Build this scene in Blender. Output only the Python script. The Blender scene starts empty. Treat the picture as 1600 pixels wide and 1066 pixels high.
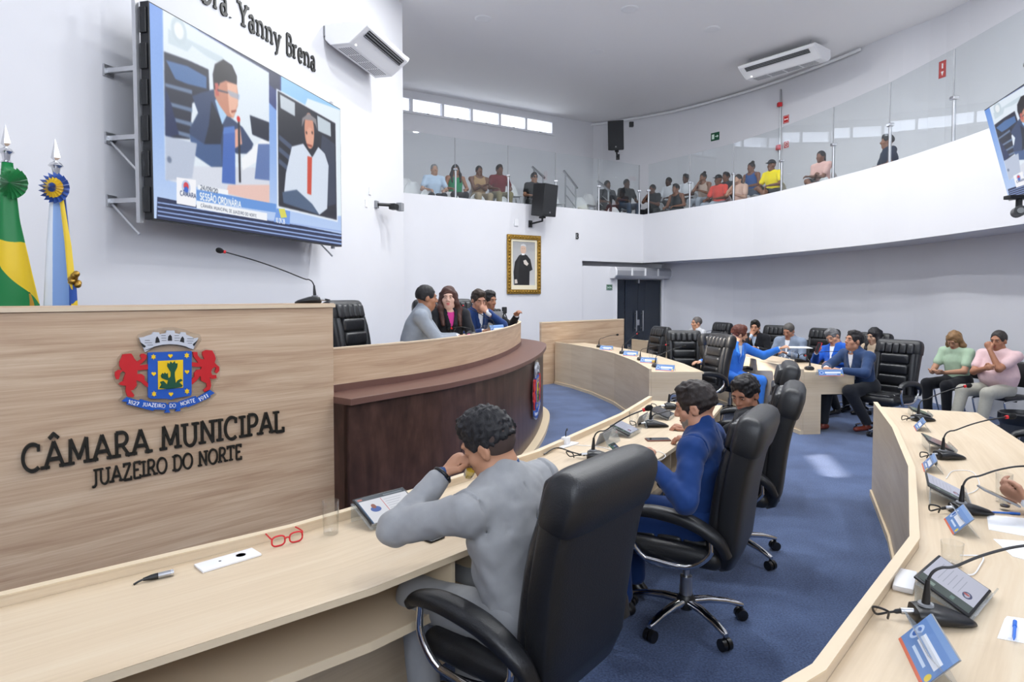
import bpy, bmesh, math, random
import numpy as np
from mathutils import Vector, Matrix

random.seed(7)
RNG = np.random.default_rng(7)
SC = bpy.context.scene
COL = SC.collection
PI = math.pi
R = math.radians

# ------------------------------------------------------------------ camera
HC, FPX, HOR, PITCH = 1.75, 1000.0, 460.0, R(2.3)
cam = bpy.data.cameras.new('camera')
cam.sensor_width = 36.0
cam.lens = FPX / 1600 * 36.0
Y0 = HOR + FPX * math.tan(PITCH)
cam.shift_y = -(533.0 - Y0) / 1600
cam.clip_start = 0.05
camo = bpy.data.objects.new('camera', cam)
camo.location = (0, 0, HC)
camo.rotation_euler = (PI / 2 - PITCH, 0, 0)
COL.objects.link(camo)
SC.camera = camo

# ------------------------------------------------------------------ colour management, world
SC.view_settings.view_transform = 'Standard'
SC.view_settings.look = 'None'
SC.view_settings.gamma = 1.0
SC.view_settings.use_curve_mapping = False
SC.view_settings.exposure = 0.22
world = bpy.data.worlds.new('world')
SC.world = world
world.use_nodes = True
wn = world.node_tree
wn.nodes['Background'].inputs['Color'].default_value = (0.90, 0.95, 1.0, 1)
wn.nodes['Background'].inputs['Strength'].default_value = 5.6
try:
    SC.cycles.max_bounces = 8
    SC.cycles.diffuse_bounces = 4
    SC.cycles.glossy_bounces = 4
    SC.cycles.transparent_max_bounces = 16
    SC.cycles.caustics_reflective = False
    SC.cycles.caustics_refractive = False
    SC.cycles.sample_clamp_indirect = 6.0
except Exception:
    pass

# ------------------------------------------------------------------ sun (enters through two small high openings in the left wall)
_s = bpy.data.lights.new('sun', 'SUN'); _s.energy = 9.0; _s.angle = R(.6); _s.color = (1.0, .90, .78)
_so = bpy.data.objects.new('sun', _s); COL.objects.link(_so)
_so.rotation_euler = Vector((7.25, 2.05, -6.25)).to_track_quat('-Z', 'Y').to_euler()
CEIL = 7.09
LAMP_POWER = 74.0
LAMP_COLOR = (0.965, 0.985, 1.0)

def area_lamp(name, loc, size, power, color=LAMP_COLOR):
    l = bpy.data.lights.new(name, 'AREA')
    l.shape = 'DISK'
    l.size = size
    l.energy = power
    l.color = color
    o = bpy.data.objects.new(name, l)
    o.location = loc
    COL.objects.link(o)
    return o

ADDED_BACK_WINDOW = (-2.6, 6.4, 3.0, 6.5)       # unseen window opening added behind the camera to lift ceiling and room light
_l = bpy.data.lights.new('added_window_portal', 'AREA'); _l.shape = 'RECTANGLE'
_l.size, _l.size_y = ADDED_BACK_WINDOW[1]-ADDED_BACK_WINDOW[0], ADDED_BACK_WINDOW[3]-ADDED_BACK_WINDOW[2]
_l.cycles.is_portal = True
_o = bpy.data.objects.new('added_window_portal', _l); COL.objects.link(_o)
_o.location = ((ADDED_BACK_WINDOW[0]+ADDED_BACK_WINDOW[1])/2, -4.62, (ADDED_BACK_WINDOW[2]+ADDED_BACK_WINDOW[3])/2)
_o.rotation_euler = (PI/2, 0, 0)
ADDED_SIDE_WINDOW_Z = (4.4, 6.6)                # window band added high in the right wall, out of view, for ceiling light

# ------------------------------------------------------------------ pixel <-> world helpers (used once, to measure where things stand)
def ray(px, py):
    a = (px - 800) / FPX
    b = -(py - Y0) / FPX
    c, s = math.cos(PITCH), math.sin(PITCH)
    return Vector((a, c + b * s, -s + b * c))

def at(px, py, z):
    d = ray(px, py)
    t = (z - HC) / d.z
    return Vector((d.x * t, d.y * t, z))

def atY(px, py, Y):
    d = ray(px, py)
    t = Y / d.y
    return Vector((d.x * t, Y, HC + d.z * t))

def V(*a):
    return Vector(a)

# ------------------------------------------------------------------ object helpers
def tag(o, label=None, cat=None, group=None, kind=None):
    if label: o['label'] = label
    if cat: o['category'] = cat
    if group: o['group'] = group
    if kind: o['kind'] = kind
    return o

def empty(name, loc=(0, 0, 0), rz=0.0, label=None, cat=None, group=None, parent=None):
    o = bpy.data.objects.new(name, None)
    o.empty_display_size = 0.1
    o.location = loc
    o.rotation_euler = (0, 0, rz)
    COL.objects.link(o)
    if parent: o.parent = parent
    return tag(o, label, cat, group)

def copy_tree(o, parent=None):
    c = o.copy()
    COL.objects.link(c)
    if parent: c.parent = parent
    for ch in list(o.children):
        copy_tree(ch, c)
    return c

class MB:
    """collects polygons for ONE mesh object"""
    def __init__(self):
        self.v, self.f, self.uv, self.mi = [], [], [], []
    def add(self, verts, faces, uvs=None, mi=0, M=None):
        n = len(self.v)
        for p in verts:
            p = Vector(p)
            self.v.append(tuple(M @ p) if M is not None else tuple(p))
        for i, f in enumerate(faces):
            self.f.append([n + k for k in f])
            self.uv.append(uvs[i] if uvs else None)
            self.mi.append(mi)
        return self
    def box(self, lo, hi, M=None, mi=0):
        x0, y0, z0 = lo; x1, y1, z1 = hi
        vs = [(x0,y0,z0),(x1,y0,z0),(x1,y1,z0),(x0,y1,z0),(x0,y0,z1),(x1,y0,z1),(x1,y1,z1),(x0,y1,z1)]
        fs = [(0,3,2,1),(4,5,6,7),(0,1,5,4),(1,2,6,5),(2,3,7,6),(3,0,4,7)]
        ax = [(0,1),(0,1),(0,2),(1,2),(0,2),(1,2)]
        uvs = [[(vs[k][a], vs[k][b]) for k in f] for f, (a, b) in zip(fs, ax)]
        return self.add(vs, fs, uvs, mi, M)
    def cbox(self, c, s, M=None, mi=0):
        return self.box([c[i]-s[i]/2 for i in range(3)], [c[i]+s[i]/2 for i in range(3)], M, mi)
    def prism(self, pts, z0, z1, M=None, mi=0, caps=True):
        n = len(pts)
        vs = [(p[0], p[1], z0) for p in pts] + [(p[0], p[1], z1) for p in pts]
        fs, uvs, s = [], [], 0.0
        for i in range(n):
            j = (i+1) % n
            L = math.hypot(pts[j][0]-pts[i][0], pts[j][1]-pts[i][1])
            fs.append((i, j, n+j, n+i)); uvs.append([(s,z0),(s+L,z0),(s+L,z1),(s,z1)]); s += L
        if caps:
            fs.append(tuple(range(n, 2*n))); uvs.append([(p[0],p[1]) for p in pts])
            fs.append(tuple(reversed(range(n)))); uvs.append([(pts[k][0],pts[k][1]) for k in reversed(range(n))])
        return self.add(vs, fs, uvs, mi, M)
    def cyl(self, a, b, ra, rb=None, n=16, mi=0, caps=True):
        return self.tube([a, b], [ra, ra if rb is None else rb], n, mi, caps)
    def tube(self, pts, rad, n=10, mi=0, caps=True, flat=None):
        pts = [Vector(p) for p in pts]
        if not isinstance(rad, (list, tuple)): rad = [rad]*len(pts)
        base = len(self.v)
        T0 = (pts[1]-pts[0]).normalized()
        up = Vector((0,0,1)) if abs(T0.z) < .9 else Vector((1,0,0))
        u = T0.cross(up).normalized()
        vs = []
        for i, p in enumerate(pts):
            if i == 0: T = pts[1]-pts[0]
            elif i == len(pts)-1: T = pts[-1]-pts[-2]
            else: T = (pts[i+1]-pts[i]).normalized()+(pts[i]-pts[i-1]).normalized()
            T.normalize()
            u = (u - T*u.dot(T)).normalized()
            w = T.cross(u)
            for k in range(n):
                a = 2*PI*k/n
                vs.append(p + u*math.cos(a)*rad[i] + w*math.sin(a)*rad[i]*(flat or 1))
        fs = []
        for i in range(len(pts)-1):
            for k in range(n):
                k2 = (k+1) % n
                fs.append((i*n+k, i*n+k2, (i+1)*n+k2, (i+1)*n+k))
        if caps:
            fs.append(tuple(reversed(range(n))))
            fs.append(tuple(range((len(pts)-1)*n, len(pts)*n)))
        return self.add(vs, fs, None, mi)
    def lathe(self, prof, c=(0,0,0), n=24, mi=0, M=None):
        vs, fs = [], []
        for r, z in prof:
            for k in range(n):
                a = 2*PI*k/n
                vs.append((c[0]+r*math.cos(a), c[1]+r*math.sin(a), c[2]+z))
        for i in range(len(prof)-1):
            for k in range(n):
                k2 = (k+1) % n
                fs.append((i*n+k, i*n+k2, (i+1)*n+k2, (i+1)*n+k))
        if prof[0][0] > 1e-6: fs.append(tuple(reversed(range(n))))
        if prof[-1][0] > 1e-6: fs.append(tuple(range((len(prof)-1)*n, len(prof)*n)))
        return self.add(vs, fs, None, mi, M)
    def loft(self, secs, n=28, mi=0, caps=True, M=None):
        """secs: (centre, u, v, hu, hv, exponent) superellipse sections"""
        vs, fs = [], []
        for c, u, v, hu, hv, e in secs:
            c, u, v = Vector(c), Vector(u), Vector(v)
            for k in range(n):
                a = 2*PI*k/n
                ca, sa = math.cos(a), math.sin(a)
                vs.append(c + u*hu*math.copysign(abs(ca)**(2/e), ca) + v*hv*math.copysign(abs(sa)**(2/e), sa))
        for i in range(len(secs)-1):
            for k in range(n):
                k2 = (k+1) % n
                fs.append((i*n+k, i*n+k2, (i+1)*n+k2, (i+1)*n+k))
        if caps:
            fs.append(tuple(reversed(range(n))))
            fs.append(tuple(range((len(secs)-1)*n, len(secs)*n)))
        return self.add(vs, fs, None, mi, M)
    def sphere(self, c, r, n=16, m=10, mi=0, M=None):
        if not isinstance(r, (list, tuple)): r = (r, r, r)
        prof = [(math.sin(PI*i/m), -math.cos(PI*i/m)) for i in range(m+1)]
        vs, fs = [], []
        for q, z in prof:
            for k in range(n):
                a = 2*PI*k/n
                vs.append((c[0]+r[0]*q*math.cos(a), c[1]+r[1]*q*math.sin(a), c[2]+r[2]*z))
        for i in range(m):
            for k in range(n):
                k2 = (k+1) % n
                if i == 0: fs.append((k, (i+1)*n+k2, (i+1)*n+k))
                elif i == m-1: fs.append((i*n+k, i*n+k2, (i+1)*n+k))
                else: fs.append((i*n+k, i*n+k2, (i+1)*n+k2, (i+1)*n+k))
        return self.add(vs, fs, None, mi, M)
    def build(self, name, mats, parent=None, smooth=False, bevel=0.0, loc=None, rot=None, seg=2, angle=40):
        me = bpy.data.meshes.new(name)
        me.from_pydata(self.v, [], self.f)
        if any(u is not None for u in self.uv):
            lay = me.uv_layers.new(name='UVMap')
            k = 0
            for f, u in zip(self.f, self.uv):
                for j in range(len(f)):
                    if u is not None: lay.data[k].uv = u[j]
                    k += 1
        if not isinstance(mats, (list, tuple)): mats = [mats]
        for m in mats: me.materials.append(m)
        if len(mats) > 1: me.polygons.foreach_set('material_index', self.mi)
        if smooth:
            me.shade_smooth()
            if smooth == 'auto': me.set_sharp_from_angle(angle=R(angle))
        me.update()
        o = bpy.data.objects.new(name, me)
        COL.objects.link(o)
        if parent is not None: o.parent = parent
        if loc is not None: o.location = loc
        if rot is not None: o.rotation_euler = rot
        if bevel > 0:
            b = o.modifiers.new('bevel', 'BEVEL'); b.width = bevel; b.segments = seg; b.limit_method = 'ANGLE'
            b.angle_limit = R(35)
        return o

def rbox(lo, hi, r=0.01, seg=2):
    """box with really rounded edges, as bmesh data in an MB"""
    bm = bmesh.new()
    bmesh.ops.create_cube(bm, size=1.0)
    for v in bm.verts:
        v.co = Vector([lo[i] + (v.co[i]+.5)*(hi[i]-lo[i]) for i in range(3)])
    bmesh.ops.bevel(bm, geom=bm.edges[:], offset=r, segments=seg, profile=0.5, affect='EDGES')
    bm.verts.index_update()
    vs = [tuple(v.co) for v in bm.verts]
    fs = [[v.index for v in f.verts] for f in bm.faces]
    bm.free()
    return vs, fs

def catmull(pts, n=8):
    P = [Vector(p) for p in pts]
    P = [P[0]*2-P[1]] + P + [P[-1]*2-P[-2]]
    out = []
    for i in range(1, len(P)-2):
        for k in range(n):
            t = k/n
            a, b, c, d = P[i-1], P[i], P[i+1], P[i+2]
            out.append(.5*((2*b)+(-a+c)*t+(2*a-5*b+4*c-d)*t*t+(-a+3*b-3*c+d)*t**3))
    out.append(P[-2].copy())
    return out

def face_to(dx, dy):
    """rotation about z that turns local +Y to the direction (dx, dy)"""
    return math.atan2(-dx, dy)

# ------------------------------------------------------------------ materials
def lin(c):
    if isinstance(c, str):
        c = [int(c[i:i+2], 16)/255 for i in (0, 2, 4)]
    return tuple((x/12.92 if x <= .04045 else ((x+.055)/1.055)**2.4) for x in c[:3]) + (1.0,)

MATS = {}
def mat(name, col, rough=0.5, metal=0.0, noise=None, bump=None, spec=0.5, coat=0.0, sheen=0.0, emit=None, sub=0.0):
    """noise = (scale, amount) tint variation; bump = (scale, strength) fine relief"""
    m = bpy.data.materials.new(name)
    MATS[name] = m
    m.use_nodes = True
    nt = m.node_tree
    b = nt.nodes['Principled BSDF']
    b.inputs['Base Color'].default_value = lin(col)
    b.inputs['Roughness'].default_value = rough
    b.inputs['Metallic'].default_value = metal
    b.inputs['Specular IOR Level'].default_value = spec
    b.inputs['Coat Weight'].default_value = coat
    b.inputs['Sheen Weight'].default_value = sheen
    if sub:
        b.inputs['Subsurface Weight'].default_value = sub
        b.inputs['Subsurface Radius'].default_value = (0.012, 0.004, 0.002)
        b.inputs['Subsurface Scale'].default_value = 1.0
    if emit:
        b.inputs['Emission Color'].default_value = lin(emit[0])
        b.inputs['Emission Strength'].default_value = emit[1]
    if noise or bump:
        tc = nt.nodes.new('ShaderNodeTexCoord')
    if noise:
        n = nt.nodes.new('ShaderNodeTexNoise'); n.inputs['Scale'].default_value = noise[0]; n.inputs['Detail'].default_value = 4
        nt.links.new(tc.outputs['Object'], n.inputs['Vector'])
        r = nt.nodes.new('ShaderNodeMapRange')
        r.inputs[1].default_value = .3; r.inputs[2].default_value = .7
        r.inputs[3].default_value = 1-noise[1]; r.inputs[4].default_value = 1+noise[1]
        nt.links.new(n.outputs['Fac'], r.inputs[0])
        mx = nt.nodes.new('ShaderNodeMix'); mx.data_type = 'RGBA'; mx.blend_type = 'MULTIPLY'
        mx.inputs[0].default_value = 1; mx.inputs[6].default_value = lin(col)
        nt.links.new(r.outputs[0], mx.inputs[7])
        nt.links.new(mx.outputs[2], b.inputs['Base Color'])
    if bump:
        n = nt.nodes.new('ShaderNodeTexNoise'); n.inputs['Scale'].default_value = bump[0]; n.inputs['Detail'].default_value = 3
        nt.links.new(tc.outputs['Object'], n.inputs['Vector'])
        bp = nt.nodes.new('ShaderNodeBump'); bp.inputs['Strength'].default_value = bump[1]; bp.inputs['Distance'].default_value = 0.01
        nt.links.new(n.outputs['Fac'], bp.inputs['Height'])
        nt.links.new(bp.outputs['Normal'], b.inputs['Normal'])
    return m

def wood(name, c0, c1, c2, coord='UV', stretch=(0.55, 9.0, 9.0), rough=0.42, rot=0.0):
    """grain runs along the first coordinate"""
    m = bpy.data.materials.new(name); MATS[name] = m
    m.use_nodes = True
    nt = m.node_tree; L = nt.links.new
    b = nt.nodes['Principled BSDF']; b.inputs['Roughness'].default_value = rough
    b.inputs['Specular IOR Level'].default_value = 0.35
    tc = nt.nodes.new('ShaderNodeTexCoord')
    mp = nt.nodes.new('ShaderNodeMapping'); mp.inputs['Scale'].default_value = stretch; mp.inputs['Rotation'].default_value = (0, 0, rot)
    L(tc.outputs[coord], mp.inputs['Vector'])
    n1 = nt.nodes.new('ShaderNodeTexNoise'); n1.inputs['Scale'].default_value = 1.6; n1.inputs['Detail'].default_value = 6; n1.inputs['Roughness'].default_value = .62; n1.inputs['Distortion'].default_value = .8
    L(mp.outputs[0], n1.inputs['Vector'])
    mp2 = nt.nodes.new('ShaderNodeMapping'); mp2.inputs['Scale'].default_value = (stretch[0]*2.5, stretch[1]*9, stretch[2]*9); mp2.inputs['Rotation'].default_value = (0, 0, rot)
    L(tc.outputs[coord], mp2.inputs['Vector'])
    n2 = nt.nodes.new('ShaderNodeTexNoise'); n2.inputs['Scale'].default_value = 1.5; n2.inputs['Detail'].default_value = 4
    L(mp2.outputs[0], n2.inputs['Vector'])
    add = nt.nodes.new('ShaderNodeMath'); add.operation = 'MULTIPLY_ADD'; add.inputs[1].default_value = .30
    L(n2.outputs['Fac'], add.inputs[0])
    mu = nt.nodes.new('ShaderNodeMath'); mu.operation = 'MULTIPLY'; mu.inputs[1].default_value = .70
    L(n1.outputs['Fac'], mu.inputs[0]); L(mu.outputs[0], add.inputs[2])
    cr = nt.nodes.new('ShaderNodeValToRGB')
    e = cr.color_ramp.elements
    e[0].position, e[0].color = .34, lin(c0)
    e[1].position, e[1].color = .64, lin(c2)
    k = cr.color_ramp.elements.new(.5); k.color = lin(c1)
    L(add.outputs[0], cr.inputs[0]); L(cr.outputs[0], b.inputs['Base Color'])
    bp = nt.nodes.new('ShaderNodeBump'); bp.inputs['Strength'].default_value = .06; bp.inputs['Distance'].default_value = .004
    L(add.outputs[0], bp.inputs['Height']); L(bp.outputs[0], b.inputs['Normal'])
    return m

def glass_mat(name, tint=(0.95, 0.98, 0.97), refl=1.0, rough=0.0, haze=0.0):
    """thin pane: clear transmission with a Fresnel reflection"""
    m = bpy.data.materials.new(name); MATS[name] = m
    m.use_nodes = True
    nt = m.node_tree; L = nt.links.new
    nt.nodes.remove(nt.nodes['Principled BSDF'])
    out = nt.nodes['Material Output']
    t = nt.nodes.new('ShaderNodeBsdfTransparent'); t.inputs[0].default_value = (*tint, 1)
    g = nt.nodes.new('ShaderNodeBsdfGlossy'); g.inputs['Roughness'].default_value = rough
    fr = nt.nodes.new('ShaderNodeFresnel')
    ge = nt.nodes.new('ShaderNodeNewGeometry')
    ir = nt.nodes.new('ShaderNodeMapRange'); ir.inputs[3].default_value = 1.5; ir.inputs[4].default_value = 1/1.5   # a thin pane reflects alike from both faces
    L(ge.outputs['Backfacing'], ir.inputs[0]); L(ir.outputs[0], fr.inputs[0])
    mu = nt.nodes.new('ShaderNodeMath'); mu.operation = 'MULTIPLY'; mu.inputs[1].default_value = refl; mu.use_clamp = True
    L(fr.outputs[0], mu.inputs[0])
    mx = nt.nodes.new('ShaderNodeMixShader')
    L(mu.outputs[0], mx.inputs[0]); L(t.outputs[0], mx.inputs[1]); L(g.outputs[0], mx.inputs[2])
    last = mx
    if haze:
        d = nt.nodes.new('ShaderNodeBsdfDiffuse'); d.inputs[0].default_value = (.8, .84, .85, 1)
        m2 = nt.nodes.new('ShaderNodeMixShader'); m2.inputs[0].default_value = haze
        L(mx.outputs[0], m2.inputs[1]); L(d.outputs[0], m2.inputs[2]); last = m2
    L(last.outputs[0], out.inputs[0])
    return m

def image_mat(name, img, emit=0.0, rough=0.35, interp='Linear'):
    m = bpy.data.materials.new(name); MATS[name] = m
    m.use_nodes = True
    nt = m.node_tree; L = nt.links.new
    b = nt.nodes['Principled BSDF']; b.inputs['Roughness'].default_value = rough
    t = nt.nodes.new('ShaderNodeTexImage'); t.image = img; t.extension = 'EXTEND'; t.interpolation = interp
    if emit:
        b.inputs['Base Color'].default_value = (.01, .01, .01, 1)
        L(t.outputs[0], b.inputs['Emission Color']); b.inputs['Emission Strength'].default_value = emit
    else:
        L(t.outputs[0], b.inputs['Base Color'])
    return m

m_wall = mat('white_wall_paint', 'DEDEE2', .85, noise=(1.3, .012), bump=(60, .03), spec=.2)
m_ceil = mat('white_ceiling_paint', 'F1F0F1', .9, spec=.15)
m_wood = wood('light_oak_laminate', 'AE9076', 'C3A78B', 'D2BA9F')
m_maple = wood('maple_laminate', 'C9B497', 'D3BFA3', 'D9C8AE', stretch=(.5, 5.5, 5.5))
m_edge = mat('maple_edge_band', 'DAC7A9', .5)
m_oakedge = mat('oak_edge_band', 'D9C4A8', .5)
m_dark = wood('dark_walnut_laminate', '2E1F1B', '46302A', '5A4038', stretch=(3.0, .5, 3.0), rough=.35)
m_darkedge = mat('dark_walnut_edge', '6B4C43', .4)
m_black = mat('black_plastic', '141518', .38)
m_blackm = mat('black_powder_coat', '1B1C1F', .5)
m_leather = mat('black_leather', '17181B', .42, bump=(180, .12), spec=.55)
m_leather2 = mat('black_leather_cushion', '1A1B1E', .36, bump=(60, .25), spec=.6)
m_chrome = mat('chrome', 'D8D8DA', .12, 1.0)
m_steel = mat('brushed_steel', 'B9BABD', .32, 1.0)
m_alu = mat('pale_aluminium', 'C8C9CC', .38, .8)
m_white = mat('white_plastic', 'ECECEE', .4)
m_grey = mat('grey_plastic', '8A8C90', .5)
m_red = mat('signal_red', 'D0222A', .45)
m_gold = mat('antique_gold', 'A8843C', .38, .85, noise=(40, .25), bump=(90, .4))
m_cream = mat('cream_mount', 'E9DFC4', .7)
m_paper = mat('white_paper', 'F2F3F6', .8)
m_glass = glass_mat('railing_glass', (.95, .97, .97), 1.25, 0.0, .0)
m_tumbler = glass_mat('tumbler_glass', (.985, .99, .99), 1.3, 0.0, .0)
m_acrylic = glass_mat('clear_acrylic', (.94, .96, .97), 1.6, 0.02, .10)
m_lens = glass_mat('spectacle_lens', (.93, .93, .93), 1.4)
m_screenoff = mat('dark_glossy_screen', '1A1D22', .12, spec=.6)
# ------------------------------------------------------------------ the room shell
ZSOF, ZPAR, ZBALC, ZGLASS = 2.58, 3.85, 3.25, 5.15
WD = V(.2389, .971, 0)                  # direction of the wall with the big screen
W0 = V(-2.02, 12.0, 0)                  # its far end
WN = V(.971, -.2389, 0)                 # its normal, into the room
def wallpt(t, off=0.0, z=0.0):          # t metres back from the far end
    p = W0 - WD*t + WN*off
    return V(p.x, p.y, z)
BD = V(.854, .52, 0).normalized()       # direction of the far wall
BN = V(.52, -.854, 0).normalized()      # its normal, towards the camera
B0 = V(-2.8, 16.72, 0)

def offs(pts, d):
    """polyline moved sideways by d (to the right of its direction)"""
    out = []
    n = len(pts)
    for i in range(n):
        a = pts[max(i-1, 0)]; b = pts[min(i+1, n-1)]
        if 0 < i < n-1:
            t1 = (pts[i]-pts[i-1]).to_2d().normalized(); t2 = (pts[i+1]-pts[i]).to_2d().normalized()
            t = (t1+t2).normalized(); k = 1/max(.4, t.dot(t1))
        else:
            t = (b-a).to_2d().normalized(); k = 1
        out.append(V(pts[i].x + t.y*d*k, pts[i].y - t.x*d*k, 0))
    return out

def ribbon(mb, pts, z0, z1, th, mi=0):
    """upright band along a polyline, its second face th to the right"""
    q = offs(pts, th)
    n = len(pts)
    s = 0.0
    for i in range(n-1):
        L = (pts[i+1]-pts[i]).to_2d().length
        a, b, c, d = pts[i], pts[i+1], q[i+1], q[i]
        vs = [(p.x, p.y, z) for z in (z0, z1) for p in (a, b, c, d)]
        fs = [(0,1,5,4), (2,3,7,6), (4,5,6,7), (3,2,1,0)]
        uv = [[(s,z0),(s+L,z0),(s+L,z1),(s,z1)], [(s+L,z0),(s,z0),(s,z1),(s+L,z1)],
              [(s,0),(s+L,0),(s+L,th),(s,th)], [(s,th),(s+L,th),(s+L,0),(s,0)]]
        if i == 0: fs.append((3,0,4,7)); uv.append([(0,z0),(th,z0),(th,z1),(0,z1)])
        if i == n-2: fs.append((1,2,6,5)); uv.append([(0,z0),(th,z0),(th,z1),(0,z1)])
        if th < 0: fs = [tuple(reversed(f)) for f in fs]; uv = [list(reversed(u)) for u in uv]
        mb.add(vs, fs, uv, mi)
        s += L
    return mb

def slab(mb, outer, inner, z0, z1, mi=0):
    n = len(outer)
    for i in range(n-1):
        a, b, c, d = outer[i], outer[i+1], inner[i+1], inner[i]
        vs = [(p.x, p.y, z) for z in (z0, z1) for p in (a, b, c, d)]
        fs = [(0,1,5,4), (2,3,7,6), (4,5,6,7), (3,2,1,0)]
        if i == 0: fs.append((3,0,4,7))
        if i == n-2: fs.append((1,2,6,5))
        mb.add(vs, fs, None, mi)
    return mb

# carpet
m_carpet = mat('blue_carpet', '45587E', .95, sheen=.25, spec=.1)
nt = m_carpet.node_tree; b = nt.nodes['Principled BSDF']
tc = nt.nodes.new('ShaderNodeTexCoord')
n1 = nt.nodes.new('ShaderNodeTexNoise'); n1.inputs['Scale'].default_value = 2.2; n1.inputs['Detail'].default_value = 5
n2 = nt.nodes.new('ShaderNodeTexNoise'); n2.inputs['Scale'].default_value = 95; n2.inputs['Detail'].default_value = 3
for n in (n1, n2): nt.links.new(tc.outputs['Object'], n.inputs['Vector'])
ad = nt.nodes.new('ShaderNodeMath'); ad.operation = 'MULTIPLY_ADD'; ad.inputs[1].default_value = .6
nt.links.new(n2.outputs[0], ad.inputs[0])
mm = nt.nodes.new('ShaderNodeMath'); mm.operation = 'MULTIPLY'; mm.inputs[1].default_value = .4
nt.links.new(n1.outputs[0], mm.inputs[0]); nt.links.new(mm.outputs[0], ad.inputs[2])
cr = nt.nodes.new('ShaderNodeValToRGB')
cr.color_ramp.elements[0].position = .36; cr.color_ramp.elements[0].color = lin('303F60')
cr.color_ramp.elements[1].position = .66; cr.color_ramp.elements[1].color = lin('5A6E96')
nt.links.new(ad.outputs[0], cr.inputs[0]); nt.links.new(cr.outputs[0], b.inputs['Base Color'])
bp = nt.nodes.new('ShaderNodeBump'); bp.inputs['Strength'].default_value = .5; bp.inputs['Distance'].default_value = .006
nt.links.new(n2.outputs[0], bp.inputs['Height']); nt.links.new(bp.outputs[0], b.inputs['Normal'])

tag(MB().box((-8, -5, -.2), (10, 24, 0)).build('floor', m_carpet), kind='structure')
_a, _b = wallpt(17.0, -.21), wallpt(-.1, -.21)
tag(MB().prism([(_a.x, _a.y), (10, -4.6), (10, 24), (-8, 24), (-8, 12.3), (_b.x, 12.3), (_b.x, _b.y)], CEIL, CEIL+.3).build('ceiling', m_ceil), kind='structure')

# wall with the screen; two small clerestory openings high above the frame let the sun in
wl = MB()
M = Matrix.Translation(W0) @ Matrix.Rotation(face_to(WD.x, WD.y), 4, 'Z')      # local -x = behind the wall, +x = room, y along
holes = [(-8.30, -7.30, 6.00, 6.42), (-6.0, -4.4, 5.95, 6.85)]
ys = sorted([-17.0, 0.0] + [h[0] for h in holes] + [h[1] for h in holes])
for a, b_ in zip(ys[:-1], ys[1:]):
    h = [h for h in holes if h[0] <= a + 1e-6 and h[1] >= b_ - 1e-6]
    if h:
        wl.box((-.22, a, 0), (0, b_, h[0][2]), M); wl.box((-.22, a, h[0][3]), (0, b_, CEIL), M)
    else:
        wl.box((-.22, a, 0), (0, b_, CEIL), M)
wall_left = tag(wl.build('wall_left', m_wall), kind='structure')
tag(MB().box((-3.4, 11.2, 0), (-2.5, 11.75, CEIL)).box((-3.4, 11.75, 0), (-3.2, 18.5, CEIL)).build('wall_left_return', m_wall), kind='structure')

# far wall under the balcony front, with the parapet in one plane
PC = at(1005, 335.5, ZPAR)
PL = at(634, 301.5, ZPAR)
pd = (PC - PL).normalized()
PL2 = PL - pd*1.2
pn = V(pd.y, -pd.x, 0)
def farpt(px):                                  # point of the far parapet wall under a pixel column
    d = ray(px, HOR)
    a = np.array([[d.x, -pd.x], [d.y, -pd.y]])
    s = np.linalg.solve(a, [PL.x, PL.y])
    return V(d.x*s[0], d.y*s[0], 0)
FC = farpt(909.5)
wf = MB()
ribbon(wf, [V(PL2.x, PL2.y, 0), V(FC.x, FC.y, 0)], 0, ZPAR, -.16)
ribbon(wf, [V(FC.x, FC.y, 0), V(PC.x, PC.y, 0)], ZSOF, ZPAR, -.16)
tag(wf.build('wall_far', m_wall), kind='structure')

# curved balcony front on the right
par_px = [(1005, 335.5), (1144, 314), (1216, 299), (1298, 279), (1384, 255.5), (1480, 224), (1540, 202.5), (1600, 181)]
PR = [at(px, py, ZPAR) for px, py in par_px]
PR = [V(p.x, p.y, 0) for p in PR]
PR += [PR[-1] + V(-.10, -1.2, 0), PR[-1] + V(-.45, -3.0, 0), PR[-1] + V(-1.1, -5.0, 0), PR[-1] + V(-2.0, -7.0, 0)]
PRC = [V(p.x, p.y, 0) for p in catmull(PR, 5)]
tag(ribbon(MB(), PRC, ZSOF, ZPAR, -.16).build('wall_balcony_front', m_wall, smooth='auto'), kind='structure')

# lower right wall
LW = [at(px, py, ZSOF) for px, py in [(1600, 363), (1487, 376), (1431, 383), (1375, 388.5), (1328, 393)]]
LW = [V(p.x, p.y, 0) for p in LW]
DC = V(4.12, 17.33, 0)                           # corner by the door
LW = [V(3.3, -4.4, 0), V(4.9, -.5, 0), V(6.1, 3.2, 0), V(6.65, 6.2, 0)] + LW + [V(5.75, 15.4, 0), DC]
LWC = [V(p.x, p.y, 0) for p in catmull(LW, 5)]
tag(ribbon(MB(), LWC, 0, ZSOF+.05, .15).build('wall_right', m_wall, smooth='auto'), kind='structure')

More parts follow.
